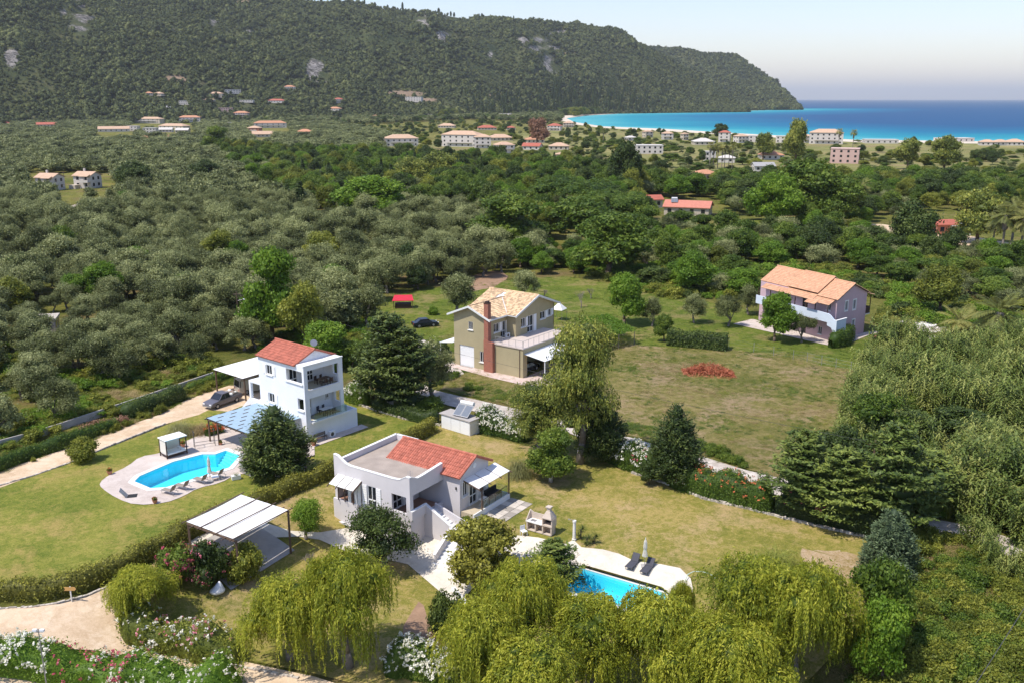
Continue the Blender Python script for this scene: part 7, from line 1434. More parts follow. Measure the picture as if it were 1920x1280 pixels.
willow(910, 1315, 1120, 220, 2, 'lower weeping willow at the bottom beside the bark strip', .9); willow(1105, 1300, 1130, 240, 0, 'low weeping willow directly in front of the second pool', 3.0)
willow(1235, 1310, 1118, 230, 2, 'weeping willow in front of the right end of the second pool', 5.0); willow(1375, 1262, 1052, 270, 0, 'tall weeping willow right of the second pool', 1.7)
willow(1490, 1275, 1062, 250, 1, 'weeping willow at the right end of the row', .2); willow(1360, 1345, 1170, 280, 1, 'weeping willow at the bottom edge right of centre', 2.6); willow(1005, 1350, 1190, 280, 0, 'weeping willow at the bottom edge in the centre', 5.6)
willow(1273, 1190, 1085, 62, 2, 'narrow hanging willow branch tree at the corner of the second pool', 2.2)
tr, cm, W, Hh = willow_proto(7, 9.0, 14.0, 'euc', strands=560, per=6, L=(.5, 1.25), leaf=(.30, .095), dens=9, bz=.14, nb=34, br=(.13, .2))
P = G(1086, 868); h_ = height_to(P, 590); o = thing('eucalyptus', 'tall yellowish eucalyptus with drooping clumps and pale trunk in the middle', 'tree', P, .4); o.scale = (185 / ppm(P) / W,) * 2 + (h_ / Hh,); obj('trunk', tr, o); obj('crown', cm, o); q = obj('limewashed_base', PR['limed'][0], o)
P = G(1012, 850); h_ = height_to(P, 712); o = thing('eucalyptus', 'lower olive coloured companion of the tall eucalyptus on its left', 'tree', P, 2.4); o.scale = (150 / ppm(P) / W,) * 2 + (h_ / Hh,); obj('trunk', tr, o); obj('crown', cm, o)

# ------------------------------------------------------------------ grasses, palms, yuccas
def pampas(px, py, top, wpx, lab, lm='pampas', seed=1, k=900):
    P = G(px, py); h_ = height_to(P, top); w_ = wpx / ppm(P); r = np.random.default_rng(seed); F = Fol(); F.add(*blade_clump(r, k, 1.5, .028, 5, .62, .95, .22)); cm = F.mesh('blades', LM[lm]); o = thing('pampas_grass', lab, 'grass clump', P); o.scale = (w_ / 2.5, w_ / 2.5, h_ / 1.15); obj('blades', cm, o)
pampas(975, 892, 832, 68, 'fountain of ornamental grass at the foot of the eucalyptus', seed=2); pampas(338, 815, 770, 58, 'large pampas grass left beside the shade roof', seed=3); pampas(372, 812, 778, 50, 'brownish pampas grass right beside the shade roof', seed=4, lm='straw'); pampas(1452, 1066, 1006, 98, 'dark purple tinged grass clump on the dry lawn', seed=5, lm='euc')
def palm(px, py, top, wpx, lab, group=None, fr=46, skirt=True, rz=0):
    P = G(px, py) if py > 232 else Vector(ground_at(px, py)); h_ = height_to(P, top); w_ = wpx / ppm(P); key = (fr, skirt)
    if key not in PALMS:
        r = np.random.default_rng(fr); F = Fol(); Cs, As, Bs, Ts = [], [], [], []
        for k in range(fr):
            a = r.uniform(0, 2 * pi); el = r.uniform(-.6, 1.2); L = r.uniform(.8, 1.05); p = np.zeros(3); d = np.array([cos(a) * cos(el), sin(a) * cos(el), sin(el)]); sd = np.array([-sin(a), cos(a), 0]); tn = .35 + .3 * r.random() + (.1 if el > 0 else -.15)
            for q in range(9):
                p2 = p + d * L / 9; d = unit((d + [0, 0, -.14])[None])[0]; Cs.append((p + p2) / 2); As.append((p2 - p) * .6); Bs.append(sd * .012); Ts.append(tn)
                if q > 1:
                    for s_ in (-1, 1):
                        for e in (0, .5):
                            l = .30 * (1.1 - abs(q - 4.5) / 6); o_ = unit((sd * s_ + d * .7 + np.array([0, 0, -.25]))[None])[0]; b0 = p + (p2 - p) * e; Cs.append(b0 + o_ * l / 2); As.append(o_ * l / 2); Bs.append(d * .022); Ts.append(tn + r.normal() * .1)
                p = p2
        F.add(np.array(Cs), np.array(As), np.array(Bs), np.clip(np.array(Ts), 0, 1)); b = MB(); b.path([(0, 0, -.1), (.01, 0, .5), (0, 0, 1)], [.055, .045, .05], 9)
        if skirt: b.lathe([(.03, -.34), (.12, -.28), (.13, -.1), (.07, 0)], (0, 0, 1), 10)
        PALMS[key] = (F.mesh('fronds', LM['palm']), b.mesh('palm_trunk', mt['greybark'], True))
    fm, tm = PALMS[key]; o = thing('palm_tree', lab, 'palm', P, rz, group); s = w_ / 1.7; th = max(.3, h_ - s * .55)
    a = obj('trunk', tm, o); a.scale = (s * 1.3, s * 1.3, th); c = obj('fronds', fm, o); c.location = (0, 0, th); c.scale = (s, s, s)
PALMS = {}
palm(1867, 648, 553, 92, 'big shaggy palm tree at the right edge of the garden'); palm(1797, 632, 578, 78, 'low spreading palm left of the big shaggy palm', fr=40, skirt=False)
for k, (x, y, tp, ww) in enumerate([(1875, 492, 385, 50), (1893, 482, 372, 54), (1910, 496, 392, 52), (1925, 490, 380, 56), (1860, 470, 400, 40)]): palm(x, y, tp, ww, 'tall palm in the cluster at the right edge, ' + ['nearest the yellow brown tree', 'the highest', 'in front', 'cut by the frame', 'hindmost and smallest'][k], 'palms at the parking place', rz=k)
for k, x in enumerate([1330, 1337, 1345, 1353, 1358, 1366, 1372]): palm(x, 318 - k % 3, 266 + (k * 5) % 9, 17, 'slim palm in the row in front of the white bungalow', 'row of slim palms', rz=k)
palm(1571, 285, 241, 15, 'palm in front of the shore hotel, left of two'); palm(1598, 285, 243, 15, 'palm in front of the shore hotel, right of two'); palm(1131, 268, 240, 14, 'thin palm in the fields near the bay'); palm(1610, 396, 335, 40, 'ragged palm behind the large leafy tree', fr=40, skirt=False)
def yucca(px, py, top, wpx, lab):
    P = G(px, py); h_ = height_to(P, top); r = np.random.default_rng(int(px)); F = Fol()
    for q in range(3): a, b_, c, t_ = blade_clump(r, 46, .62, .05, 3, .95, .35, .03, .5); z = h_ * (.35 + .25 * q) ; a = a * [1, 1, 1] + [.16 * (q - 1), .1 * (q % 2), z - .2]; F.add(a, b_, c, t_)
    o = thing('yucca', lab, 'yucca', P); obj('leaves', F.mesh('leaves', LM['dark']), o); b = MB(); b.tube((0, 0, 0), (0, 0, h_ * .7), .06, .05); b.build('stem', mt['bark'], o)
yucca(1089, 1010, 983, 18, 'tallest yucca beside the stone shower column'); yucca(1101, 1021, 1001, 20, 'low yucca in front of the other two'); yucca(1115, 1018, 998, 18, 'yucca furthest from the stone shower column'); yucca(842, 1222, 1185, 40, 'spiky yucca at the foot of the dark upright shrub'); yucca(848, 1248, 1215, 40, 'spiky yucca nearest the white oleander at the bottom')
def baretree(px, py, top, wpx, lab, seed, m='greybark'):
    P = G(px, py); h_ = height_to(P, top); rg = random.Random(seed); b = MB()
    def br(p, d, l, r_, lv):
        q = p + d * l; b.tube(p, q, r_, r_ * .65, 5 if lv < 2 else 3, False)
        if lv < 5:
            for _ in range(3 if lv < 3 else 2): br(q, (d + Vector((rg.uniform(-.8, .8), rg.uniform(-.8, .8), rg.uniform(-.15, .5)))).normalized(), l * rg.uniform(.6, .85), r_ * .6, lv + 1)
    br(Vector((0, 0, -.1)), Vector((0, 0, 1)), h_ * .26, .13, 0); o = thing('bare_tree', lab, 'tree', P); b.build('branches', mt[m], o)
baretree(1090, 578, 540, 40, 'leafless grey tree behind the roof of the tan house, right', 1); baretree(1020, 560, 535, 30, 'leafless grey tree behind the roof of the tan house, left', 2); baretree(1108, 560, 535, 30, 'small leafless grey tree on the green meadow', 3); baretree(1222, 598, 568, 30, 'bare branching tree left of the garden olives', 4)
baretree(588, 345, 300, 40, 'pale dead poplar trunk in the woodland belt, left', 5); baretree(612, 352, 295, 40, 'pale dead poplar trunk in the woodland belt, right', 6); baretree(1646, 662, 632, 30, 'thin young tree with few leaves on the dry grass before the pink house', 7)
baretree(582, 1075, 1030, 20, 'pale bare sapling between the willow and the carport path', 8)

# ------------------------------------------------------------------ cane thicket, weeds, grass tufts
def fillscatter(name, meshes, poly_px, n, smin, smax, label, seed, hz=(.8, 1.2), avoid=(), holes=(), mixn=.25, clump=1.0):
    r = random.Random(seed); W2 = [tuple(G(*p)[:2]) for p in poly_px]; xs = [p[0] for p in W2]; ys = [p[1] for p in W2]; HH = [[tuple(G(*p)[:2]) for p in h] for h in holes]; pts, sc, rt, ix = [], [], [], []; tr = 0
    while len(pts) < n and tr < n * 30:
        tr += 1; x, y = r.uniform(min(xs), max(xs)), r.uniform(min(ys), max(ys))
        if not inpoly(x, y, W2) or any(inpoly(x, y, h) for h in HH): continue
        k = noise.noise((x * .12, y * .12, seed)); 
        if r.random() > .75 + k * clump: continue
        s = r.uniform(smin, smax) * (1 + .35 * k * clump); pts.append((x, y, T(x, y) - .03)); sc.append((s, s, s * r.uniform(*hz))); rt.append((r.uniform(-.1, .1), r.uniform(-.1, .1), r.uniform(0, 6.3))); ix.append(min(len(meshes) - 1, max(0, int((noise.noise((x * .15, y * .15, seed + 3)) * .9 + .5 + r.uniform(-mixn, mixn)) * len(meshes)))))
    scatter(name, meshes, pts, sc, rt, ix, label)
CANE = [(1640, 668), (1700, 655), (1760, 668), (1850, 662), (1990, 668), (2150, 680), (2150, 1130), (1990, 1060), (1870, 1010), (1800, 975), (1740, 958), (1690, 925), (1640, 880), (1590, 850), (1560, 850), (1570, 800), (1600, 760), (1600, 715)]
fillscatter('cane_thicket', SP['reed'] + SP['weed'][:1], CANE, 1500, .75, 1.3, 'tall thicket of giant cane filling the right side', 31, clump=1.9, holes=([(1670, 800), (1760, 790), (1830, 810), (1850, 840), (1780, 855), (1690, 850)],))
fillscatter('cane_stand', SP['reed'], [(1800, 1010), (1860, 1025), (1900, 1060), (2000, 1090), (2000, 1130), (1890, 1110), (1850, 1080), (1815, 1050)], 26, .55, .8, 'loose canes below the gravel lane', 33)
fillscatter('bramble', SP['weed'], [(1560, 860), (1640, 840), (1700, 850), (1900, 900), (1990, 1010), (1800, 975), (1700, 955), (1600, 930), (1520, 930)], 420, .8, 1.5, 'dark brambles between the conifers and the canes', 34)
fillscatter('weeds', [SP['tuft'][2], SP['weed'][2], SP['tuft'][2], SP['tuft'][0], SP['tuft'][2], SP['tuft'][1], SP['weed'][0], SP['tuft'][2]], [(1660, 1050), (1720, 1000), (1800, 1015), (1880, 1060), (2080, 1130), (2080, 1340), (1580, 1340), (1600, 1240), (1640, 1140)], 3600, .5, 1.25, 'wild green and straw coloured weeds in the bottom right corner', 35, hz=(.7, 1.2), mixn=.6)
fillscatter('grove_weeds', SP['weed'][:3] + SP['tuft'], [(-200, 640), (330, 640), (420, 690), (330, 735), (240, 775), (120, 815), (0, 850), (-200, 900)], 1900, .7, 1.6, 'lush weeds below the olive trees', 36, hz=(.4, .8))
fillscatter('lane_weeds', SP['tuft'] + SP['weed'][:1], [(790, 712), (1000, 765), (1150, 802), (1290, 842), (1400, 878), (1400, 860), (1290, 820), (1150, 780), (1000, 740), (840, 700)], 800, .4, .9, 'tall grass along the gravel lane', 37)
fillscatter('meadow_grass', SP['tuft'], meadow, 3800, .35, .85, 'tufts of dry and green grass in the meadow', 38, hz=(.4, .8))
fillscatter('green_grass', [SP['tuft'][0], SP['tuft'][1]], green, 2600, .35, .8, 'tufts of fresh grass in the green meadow', 39, hz=(.4, .8))
fillscatter('bank_grass', SP['tuft'] + SP['weed'][2:3], [(-120, 905), (0, 872), (120, 828), (230, 780), (350, 730), (430, 700), (440, 712), (360, 748), (240, 800), (120, 845), (0, 888), (-120, 920)], 520, .4, .8, 'dry grass on the bank of the sandy track', 40)
fillscatter('undergrowth', SP['weed'], [(1060, 500), (1190, 480), (1400, 500), (1560, 505), (1800, 570), (2050, 640), (2050, 665), (1800, 625), (1700, 600), (1640, 560), (1420, 520), (1380, 560), (1250, 560), (1150, 530)], 900, 1.2, 2.4, 'green undergrowth at the edge of the tree belt', 41, hz=(.5, .9))
fillscatter('flower_meadow', SP['weed'][:3] + SP['tuft'][:1], [(480, 640), (640, 590), (700, 600), (690, 640), (600, 690), (520, 700)], 260, .7, 1.5, 'weeds and shrubs between the trees behind the white house', 42, hz=(.4, .8))
fillscatter('lawn_tufts', SP['tuft'], lawnA, 3800, .10, .26, 'small uneven tufts in the lawn of the white house', 43, hz=(.25, .5), mixn=.5, clump=1.2, holes=([(180, 950), (180, 880), (340, 815), (480, 770), (640, 745), (680, 800), (560, 870), (300, 960)],))
fillscatter('villa_lawn_tufts', SP['tuft'][1:] + SP['tuft'], lawnB, 6500, .10, .26, 'small uneven tufts in the dry lawn around the bungalow', 44, hz=(.25, .5), mixn=.5, clump=1.2, holes=(deck2, [(630, 1000), (640, 860), (760, 820), (960, 880), (1000, 970), (880, 1000)]))

# brush pile
P = G(1328, 700); t = thing('brush_pile', 'pile of dry rust red branches lying in the meadow', 'brush pile', P, -.1)
r = np.random.default_rng(70); n = 2600; C = np.stack([r.uniform(-3.6, 3.6, n), r.normal(size=n) * .85, np.zeros(n)], 1); C[:, 1] += -.12 * C[:, 0]; C[:, 2] = np.maximum(.03, (1 - (C[:, 0] / 3.9) ** 2) * np.exp(-(C[:, 1] / 1.1) ** 2)) * r.random(n) * 1.7
F = Fol(); leaves(F, r, C, rdir(r, n), .75, .07, np.clip(.5 + r.normal(size=n) * .25, 0, 1), None, 1.0); obj('twigs', F.mesh('twigs', LM['red']), t); t['kind'] = 'stuff' if False else t.get('kind', 'thing')
del t['kind']
# ------------------------------------------------------------------ walls, edging, poles, wires
def wallpath(name, label, cat, path, th, h_, m, jag=0, stones=False, seed=1):
    W2 = densify([tuple(G(*p)[:2]) for p in path], 1.2, False); t = thing(name, label, cat, (0, 0, 0)); b = MB(); r = random.Random(seed)
    for p, q in zip(W2, W2[1:]):
        a, c = Vector((p[0], p[1], T(*p) - .1)), Vector((q[0], q[1], T(*q) - .1)); d = c - a; n_ = Vector((-d.y, d.x, 0)).normalized() * th / 2
        if not stones: b.extr([a - n_, c - n_, c + n_, a + n_], (0, 0, h_ + .1))
        else:
            k = 0
            while k < 1: 
                l = r.uniform(.18, .4) / d.length; s, e = a + d * k, a + d * min(1, k + l * .92); hh = h_ * r.uniform(.6, 1.1); w2 = n_ * r.uniform(.7, 1.2); o_ = n_ * r.uniform(-.3, .3)
                b.extr([s - w2 + o_, e - w2 * .8 + o_, e + w2 + o_, s + w2 * .8 + o_], (0, 0, hh + .1), tone=r.random()); k += l
    b.build('stones' if stones else 'wall', mt[m], t, kind='stuff' if stones else None); return t
wallpath('low_wall', 'low white limewashed stone kerb along the far edge of the dry lawn', 'low wall', [(1185, 886), (1265, 912), (1320, 935), (1400, 953), (1470, 971), (1540, 988), (1620, 1006), (1648, 1018)], .32, .22, 'stone', stones=True)
wallpath('low_wall', 'low stone kerb behind the lawn of the white house', 'low wall', [(650, 752), (700, 768), (760, 786), (826, 798)], .3, .25, 'stone', stones=True, seed=2)
wallpath('garden_wall', 'weathered grey wall running behind the track hedge', 'wall', [(-100, 868), (0, 838), (60, 822), (112, 806), (180, 783), (258, 757), (330, 732), (400, 708)], .18, .85, 'concrete')
wallpath('stone_edging', 'row of small stones edging the sandy track above the lawn', 'edging', [(-60, 925), (0, 910), (60, 892), (135, 866), (205, 836), (310, 794)], .22, .14, 'stone', stones=True, seed=3)
wallpath('stone_edging', 'row of small stones below the flowering hedge of the yard', 'edging', [(232, 1185), (262, 1205), (330, 1226), (400, 1243), (480, 1256), (560, 1272)], .25, .2, 'stone', stones=True, seed=4)
wallpath('stone_edging', 'row of stones between the hedge and the sandy yard', 'edging', [(-60, 1143), (54, 1139), (108, 1131), (162, 1117), (201, 1101)], .22, .15, 'stone', stones=True, seed=5)
wallpath('low_wall', 'white kerb between paving and bark strip near the willows', 'low wall', [(850, 1105), (870, 1130), (888, 1152), (905, 1175)], .35, .3, 'white')
sheet('bark_strip', [(790, 1120), (808, 1180), (830, 1210), (860, 1262), (800, 1262), (765, 1220), (752, 1180), (770, 1150)], .03, mt['soil'], (), 2.0, smooth=1, step=1.5)
sheet('bare_patch', [(1505, 1040), (1560, 1025), (1610, 1030), (1628, 1050), (1600, 1085), (1540, 1090), (1510, 1070)], .022, GM['bare'] if 'bare' in GM else groundmat('bare_dry_ground', ((.24, .18, .06), (.38, .27, .14), (.46, .34, .21), (.50, .37, .26)), .3, 2.0, .5), (), 0, smooth=2, step=.5, jag=2.2)
def pole(P, h_, label, lamp=0, name='utility_pole', r0=.12, m='brown', cross=True):
    t = thing(name, label, 'pole', P); MB().tube((0, 0, -.2), (0, 0, h_), r0, r0 * .7, 8).build('post', mt[m], t)
    if cross: MB().box(-.6, .6, -.05, .05, h_ - .5, h_ - .38).build('crossarm', mt[m], t)
    if lamp: b = MB(); b.tube((0, 0, h_ - 1.6), (1.0, 0, h_ - 1.3), .03); b.build('arm', mt['metal'], t); MB().box(.9, 1.6, -.14, .14, h_ - 1.38, h_ - 1.22).build('lamp_head', mt['plastic'], t)
    return t
def cable(label, pts, r_=.02, sag=.6):
    b = MB(); q = []
    for a, c in zip(pts, pts[1:]):
        a, c = Vector(a), Vector(c); q += [a.lerp(c, k / 24) - Vector((0, 0, 4 * sag * (k / 24) * (1 - k / 24))) for k in range(24)]
    q.append(Vector(pts[-1])); b.path(q, r_, 4); o = b.build('power_cable', mt['darkmetal']); tag(o, label, 'cable')
P1 = G(449, 622); h1 = height_to(P1, 547); pole(P1, h1, 'brown timber pole with street lamp behind the white house', 1)
P2 = G(17, 520); pole(P2, height_to(P2, 487), 'timber pole among the olives at the left edge')
P3 = G(1630, 935); pole(P3, 6.2, 'timber pole hidden in the conifers beside the lane')
P4 = G(122, 352); pole(P4, height_to(P4, 322), 'thin pole left of the cream villas'); P5 = G(305, 330); pole(P5, height_to(P5, 300), 'thin pole right of the cream villas')
cable('long sagging power cable crossing in front of the tan house and the meadow', [P1 + Vector((0, 0, h1 - .4)), P3 + Vector((0, 0, 5.9))], .018, 1.1)
A6, A7 = Vector(G0(1920, 1150, 5.0) + (5.0,)), Vector(G0(1832, 1280, 5.0) + (5.0,)); D6 = (A6 - A7).normalized(); P6 = A6 + D6 * 22; P7 = A7 - D6 * 22; P6.z = T(P6.x, P6.y); P7.z = T(P7.x, P7.y)
pole(P6, 7.8, 'timber pole beside the cane thicket'); pole(P7, 7.8, 'timber pole near the bottom right corner')
cable('dark power cable cutting the bottom right corner', [P6 + Vector((0, 0, 7.4)), P7 + Vector((0, 0, 7.4))], .03, .9)
sheet('rough_ground', [(1640, 1130), (1660, 1050), (1720, 1000), (1800, 1012), (1880, 1055), (2080, 1120), (2080, 1360), (1540, 1360), (1600, 1240)], .004, GM['meadow'], (), 2.0, step=2, jag=1)
PL = G(92, 1316); hl = height_to(PL, 1178); t = pole(PL, hl, 'slim grey metal pole with two small cameras at the bottom left', 0, 'camera_pole', .05, 'metal', False)
for a in (-.25, .25): MB().box(a - .14, a + .14, -.09, .09, hl - .2, hl - .04).build('camera_housing', mt['plastic'], t)
MB().box(-.3, .3, -.03, .03, hl - .26, hl - .2).build('bracket', mt['metal'], t)
# wire fence in the meadow
t = thing('fence', 'thin wire fence with slim posts crossing the meadow', 'fence', (0, 0, 0)); fp = [G(x, y) for x, y in ((1366, 652), (1413, 660), (1450, 667), (1487, 674), (1513, 678), (1540, 684), (1567, 690), (1595, 696), (1622, 702))]
for p in fp: o = MB().box(-.03, .03, -.03, .03, 0, 1.5).build('post', mt['rail'], t); o.location = p
b = MB(); [b.tube(p + Vector((0, 0, z)), q + Vector((0, 0, z)), .006, k=3, cap=False) for p, q in zip(fp, fp[1:]) for z in (.4, .9, 1.4)]; b.build('wire', mt['rail'], t)

# ------------------------------------------------------------------ white canvas carport
pc = G(445, 1000); zc = pc.z + 2.75; A, B_2, C_, D_ = [Vector(G0(x, y, zc) + (zc,)) for x, y in ((349, 977), (439, 1010), (542, 956), (451, 926.5))]
t = thing('carport', 'large white canvas carport on timber posts beside the hedge', 'carport', (0, 0, 0)); n = 4
for k in range(n):
    a, c, e, f = A.lerp(B_2, k / n), A.lerp(B_2, (k + .96) / n), D_.lerp(C_, (k + .96) / n), D_.lerp(C_, k / n); mid = Vector((0, 0, -.1)); b = MB()
    for q in range(6):
        s0, s1 = q / 6, (q + 1) / 6; z0_, z1_ = mid * 4 * s0 * (1 - s0), mid * 4 * s1 * (1 - s1); b.extr([a.lerp(f, s0) + z0_, a.lerp(f, s1) + z1_, c.lerp(e, s1) + z1_, c.lerp(e, s0) + z0_], (0, 0, .025))
    b.build('canvas', mt['canvas'], t)
for k in range(7):
    a, c = A.lerp(B_2, k / 6), D_.lerp(C_, k / 6); d = (c - a).normalized(); up = Vector((0, 0, .06 if k % 2 == 0 or True else -.1)) if k in (0, 2, 4, 6) else Vector((0, 0, -.12)); MB().tube(a - d * .5 + up, c + d * .45 + up, .05, k=4).build('rafter', mt['brown'], t)
for a, c in ((A, B_2), (D_, C_)): MB().tube(a + Vector((0, 0, -.16)), c + Vector((0, 0, -.16)), .09, k=4).build('beam', mt['brown'], t)
for a in (A.lerp(D_, .03), B_2.lerp(C_, .03), C_.lerp(B_2, .02), D_.lerp(A, .04)): MB().box(a.x - .08, a.x + .08, a.y - .08, a.y + .08, T(a.x, a.y) - .2, a.z - .2).build('post', mt['brown'], t)
dd = (B_2 - A).normalized(); nn_ = (D_ - A).normalized(); sheet('carport_floor', [tuple((A - nn_ * .3)[:2]), tuple((B_2 - nn_ * .8)[:2]), tuple((B_2.lerp(C_, 1.06))[:2]), tuple((D_)[:2])], .085, mt['concrete'], (), 2.0, px=False, step=1.0)
# vine pergola
zc = 2.3; V4 = [Vector(G0(x, y, zc) + (zc,)) for x, y in ((1078, 600), (1130, 633), (1190, 620), (1140, 590))]; t = thing('vine_pergola', 'pergola covered by a flat bright green vine canopy', 'pergola', (0, 0, 0))
for p in V4 + [V4[1].lerp(V4[2], .5), V4[0].lerp(V4[1], .5)]: MB().box(p.x - .05, p.x + .05, p.y - .05, p.y + .05, 0, zc).build('post', mt['greybark'], t)
r = np.random.default_rng(5); n = 9000; u, v = r.random(n), r.random(n); Q = [np.array(p) for p in V4]; C = (Q[0] * ((1 - u) * (1 - v))[:, None] + Q[1] * (u * (1 - v))[:, None] + Q[2] * (u * v)[:, None] + Q[3] * ((1 - u) * v)[:, None]); C[:, 2] += r.normal(size=n) * .12 + .1; C[:, :2] += r.normal(size=(n, 2)) * .25
F = Fol(); leaves(F, r, C, np.tile([0, 0, 1.0], (n, 1)), .24, .2, np.clip(.55 + r.normal(size=n) * .15, 0, 1), None, .6); obj('vine', F.mesh('vine', LM['bright']), t)
# ------------------------------------------------------------------ garden furniture
def lounger(head, foot, label, m, group=None, w_=.62, tilt=1.05):
    a, c = G(*head), G(*foot); rz = atan2(a.y - c.y, a.x - c.x); t = thing('sun_lounger', label, 'sun lounger', c + Vector((0, 0, .1)), rz, group); L = 1.25
    MB().box(0, L, -w_ / 2 + .04, w_ / 2 - .04, .33, .36).build('seat', mt[m], t); d = (cos(tilt), sin(tilt))
    b = MB(); b.extr([(L, -w_ / 2 + .04, .35), (L + .75 * d[0], -w_ / 2 + .04, .35 + .75 * d[1]), (L + .75 * d[0] - .03, -w_ / 2 + .04, .37 + .75 * d[1]), (L - .02, -w_ / 2 + .04, .38)], (0, w_ - .08, 0)); b.build('backrest', mt[m], t)
    b = MB(); [b.tube((0, y, .34), (L + .6, y, .34), .022, k=5) for y in (-w_ / 2, w_ / 2)]; b.tube((0, -w_ / 2, .34), (0, w_ / 2, .34), .022, k=5); [b.tube((L, y, .35), (L + .76 * d[0], y, .35 + .76 * d[1]), .02, k=5) for y in (-w_ / 2, w_ / 2)]; [b.tube((L + .4, y, .34), (L + .5 * d[0], y, .35 + .5 * d[1]), .015, k=4) for y in (-w_ / 2 + .05, w_ / 2 - .05)]; b.build('frame', mt['metal' if m != 'charcoal' else 'darkmetal'], t)
    for x in (.18, L + .45):
        for y in (-w_ / 2, w_ / 2): MB().tube((x, y, 0), (x, y, .34), .02, k=5).build('leg', mt['metal' if m != 'charcoal' else 'darkmetal'], t)
for k, (h_, f_) in enumerate([((334, 930), (306, 923)), ((358, 921), (331, 914)), ((394, 910), (366, 902)), ((422, 898), (396, 892))]): lounger(h_, f_, 'taupe sun lounger beside the long pool, ' + ['leftmost of four', 'second of four from the left', 'third, just before the closed parasol', 'rightmost, behind the white table'][k], 'taupe', 'taupe loungers along the pool')
lounger((1196, 1047), (1178, 1072), 'charcoal sun lounger left of the parasol at the second pool', 'charcoal', 'charcoal loungers', .68, .85); lounger((1223, 1056), (1206, 1081), 'charcoal sun lounger right of the parasol at the second pool', 'charcoal', 'charcoal loungers', .68, .85)
def parasol(px, py, top, label, m):
    P = G(px, py); h_ = height_to(P, top); P.z += .08; t = thing('parasol', label, 'parasol', P); MB().tube((0, 0, 0), (0, 0, h_ - .1), .025, k=8).build('pole', mt['metal'], t); MB().box(-.3, .3, -.3, .3, 0, .07).build('base', mt['concrete'], t)
    b = MB(); k = 12; prof = [(.24, h_ * .36), (.20, h_ * .46), (.12, h_ * .62), (.17, h_ * .66), (.13, h_ * .88), (.05, h_ * .96), (.02, h_)]; n = 0
    for r_, z in prof:
        for i in range(k * 2): a = pi * i / k; q = r_ * (1 if i % 2 else .66); b.v.append((q * cos(a), q * sin(a), z))
    for a in range(len(prof) - 1):
        for i in range(k * 2): j = (i + 1) % (k * 2); b.f.append((a * 2 * k + i, a * 2 * k + j, (a + 1) * 2 * k + j, (a + 1) * 2 * k + i)); b.t.append(.5)
    b.build('canopy', mt[m], t); MB().lathe([(.015, 0), (.04, .03), (.01, .08)], (0, 0, h_), 8).build('finial', mt['plastic'], t)
parasol(394.4, 903, 856, 'closed white parasol on the edge of the long pool', 'canvas'); parasol(1208.5, 1062, 1010, 'closed grey white parasol between the two charcoal loungers', 'cream_canvas')
t = thing('side_table', 'small white square table right of the closed white parasol', 'side table', G(404, 900) + Vector((0, 0, .07)), .5); MB().box(-.35, .35, -.35, .35, .36, .41).build('table_top', mt['plastic'], t); [MB().box(x, x + .05, y, y + .05, 0, .36).build('leg', mt['plastic'], t) for x in (-.33, .28) for y in (-.33, .28)]
# day bed
A, B_2, C_ = G(298, 855), G(314, 861), G(351, 850); rz = atan2(C_.y - B_2.y, C_.x - B_2.x); t = thing('day_bed', 'canopied day bed with white roof and dark posts by the long pool', 'day bed', B_2 + Vector((0, 0, .07)), rz); LX, LY = (C_ - B_2).length, 1.5
for x in (0, LX):
    for y in (0, LY): MB().box(x - .05, x + .05, y - .05, y + .05, 0, 2.05).build('post', mt['darkbrown'], t)
MB().box(-.12, LX + .12, -.12, LY + .12, 2.05, 2.13).build('canopy', mt['canvas'], t); MB().box(.05, LX - .05, .05, LY - .05, .32, .52).build('mattress', mt['canvas'], t, bevel=.05); MB().box(0, LX, 0, LY, .2, .31).build('bed_frame', mt['darkbrown'], t)
MB().box(.06, LX - .06, LY - .03, LY, .5, 2.0).build('curtain', mt['cream_canvas'], t); MB().box(0.0, .03, .06, LY - .06, .5, 2.0).build('curtain', mt['cream_canvas'], t); [MB().box(LX - .5, LX - .12, y, y + .55, .52, .64).build('pillow', mt['canvas'], t, bevel=.05) for y in (.15, .8)]
P = G(366, 842); rz = atan2(G(404, 836).y - P.y, G(404, 836).x - P.x); t = thing('swing_frame', 'dark metal swing frame with rails behind the pool', 'swing frame', P + Vector((0, 0, .07)), rz); LX = (G(404, 836) - P).length
for x in (0, LX):
    b = MB(); [b.tube((x, y, 0), (x, y, 1.9), .03, k=5) for y in (0, .8)]; b.tube((x, 0, 1.9), (x, .8, 1.9), .03, k=5); b.build('side_frame', mt['darkmetal'], t)
[MB().tube((0, .1, z), (LX, .1, z), .025, k=5).build('rail', mt['darkmetal'], t) for z in (.35, .7)]
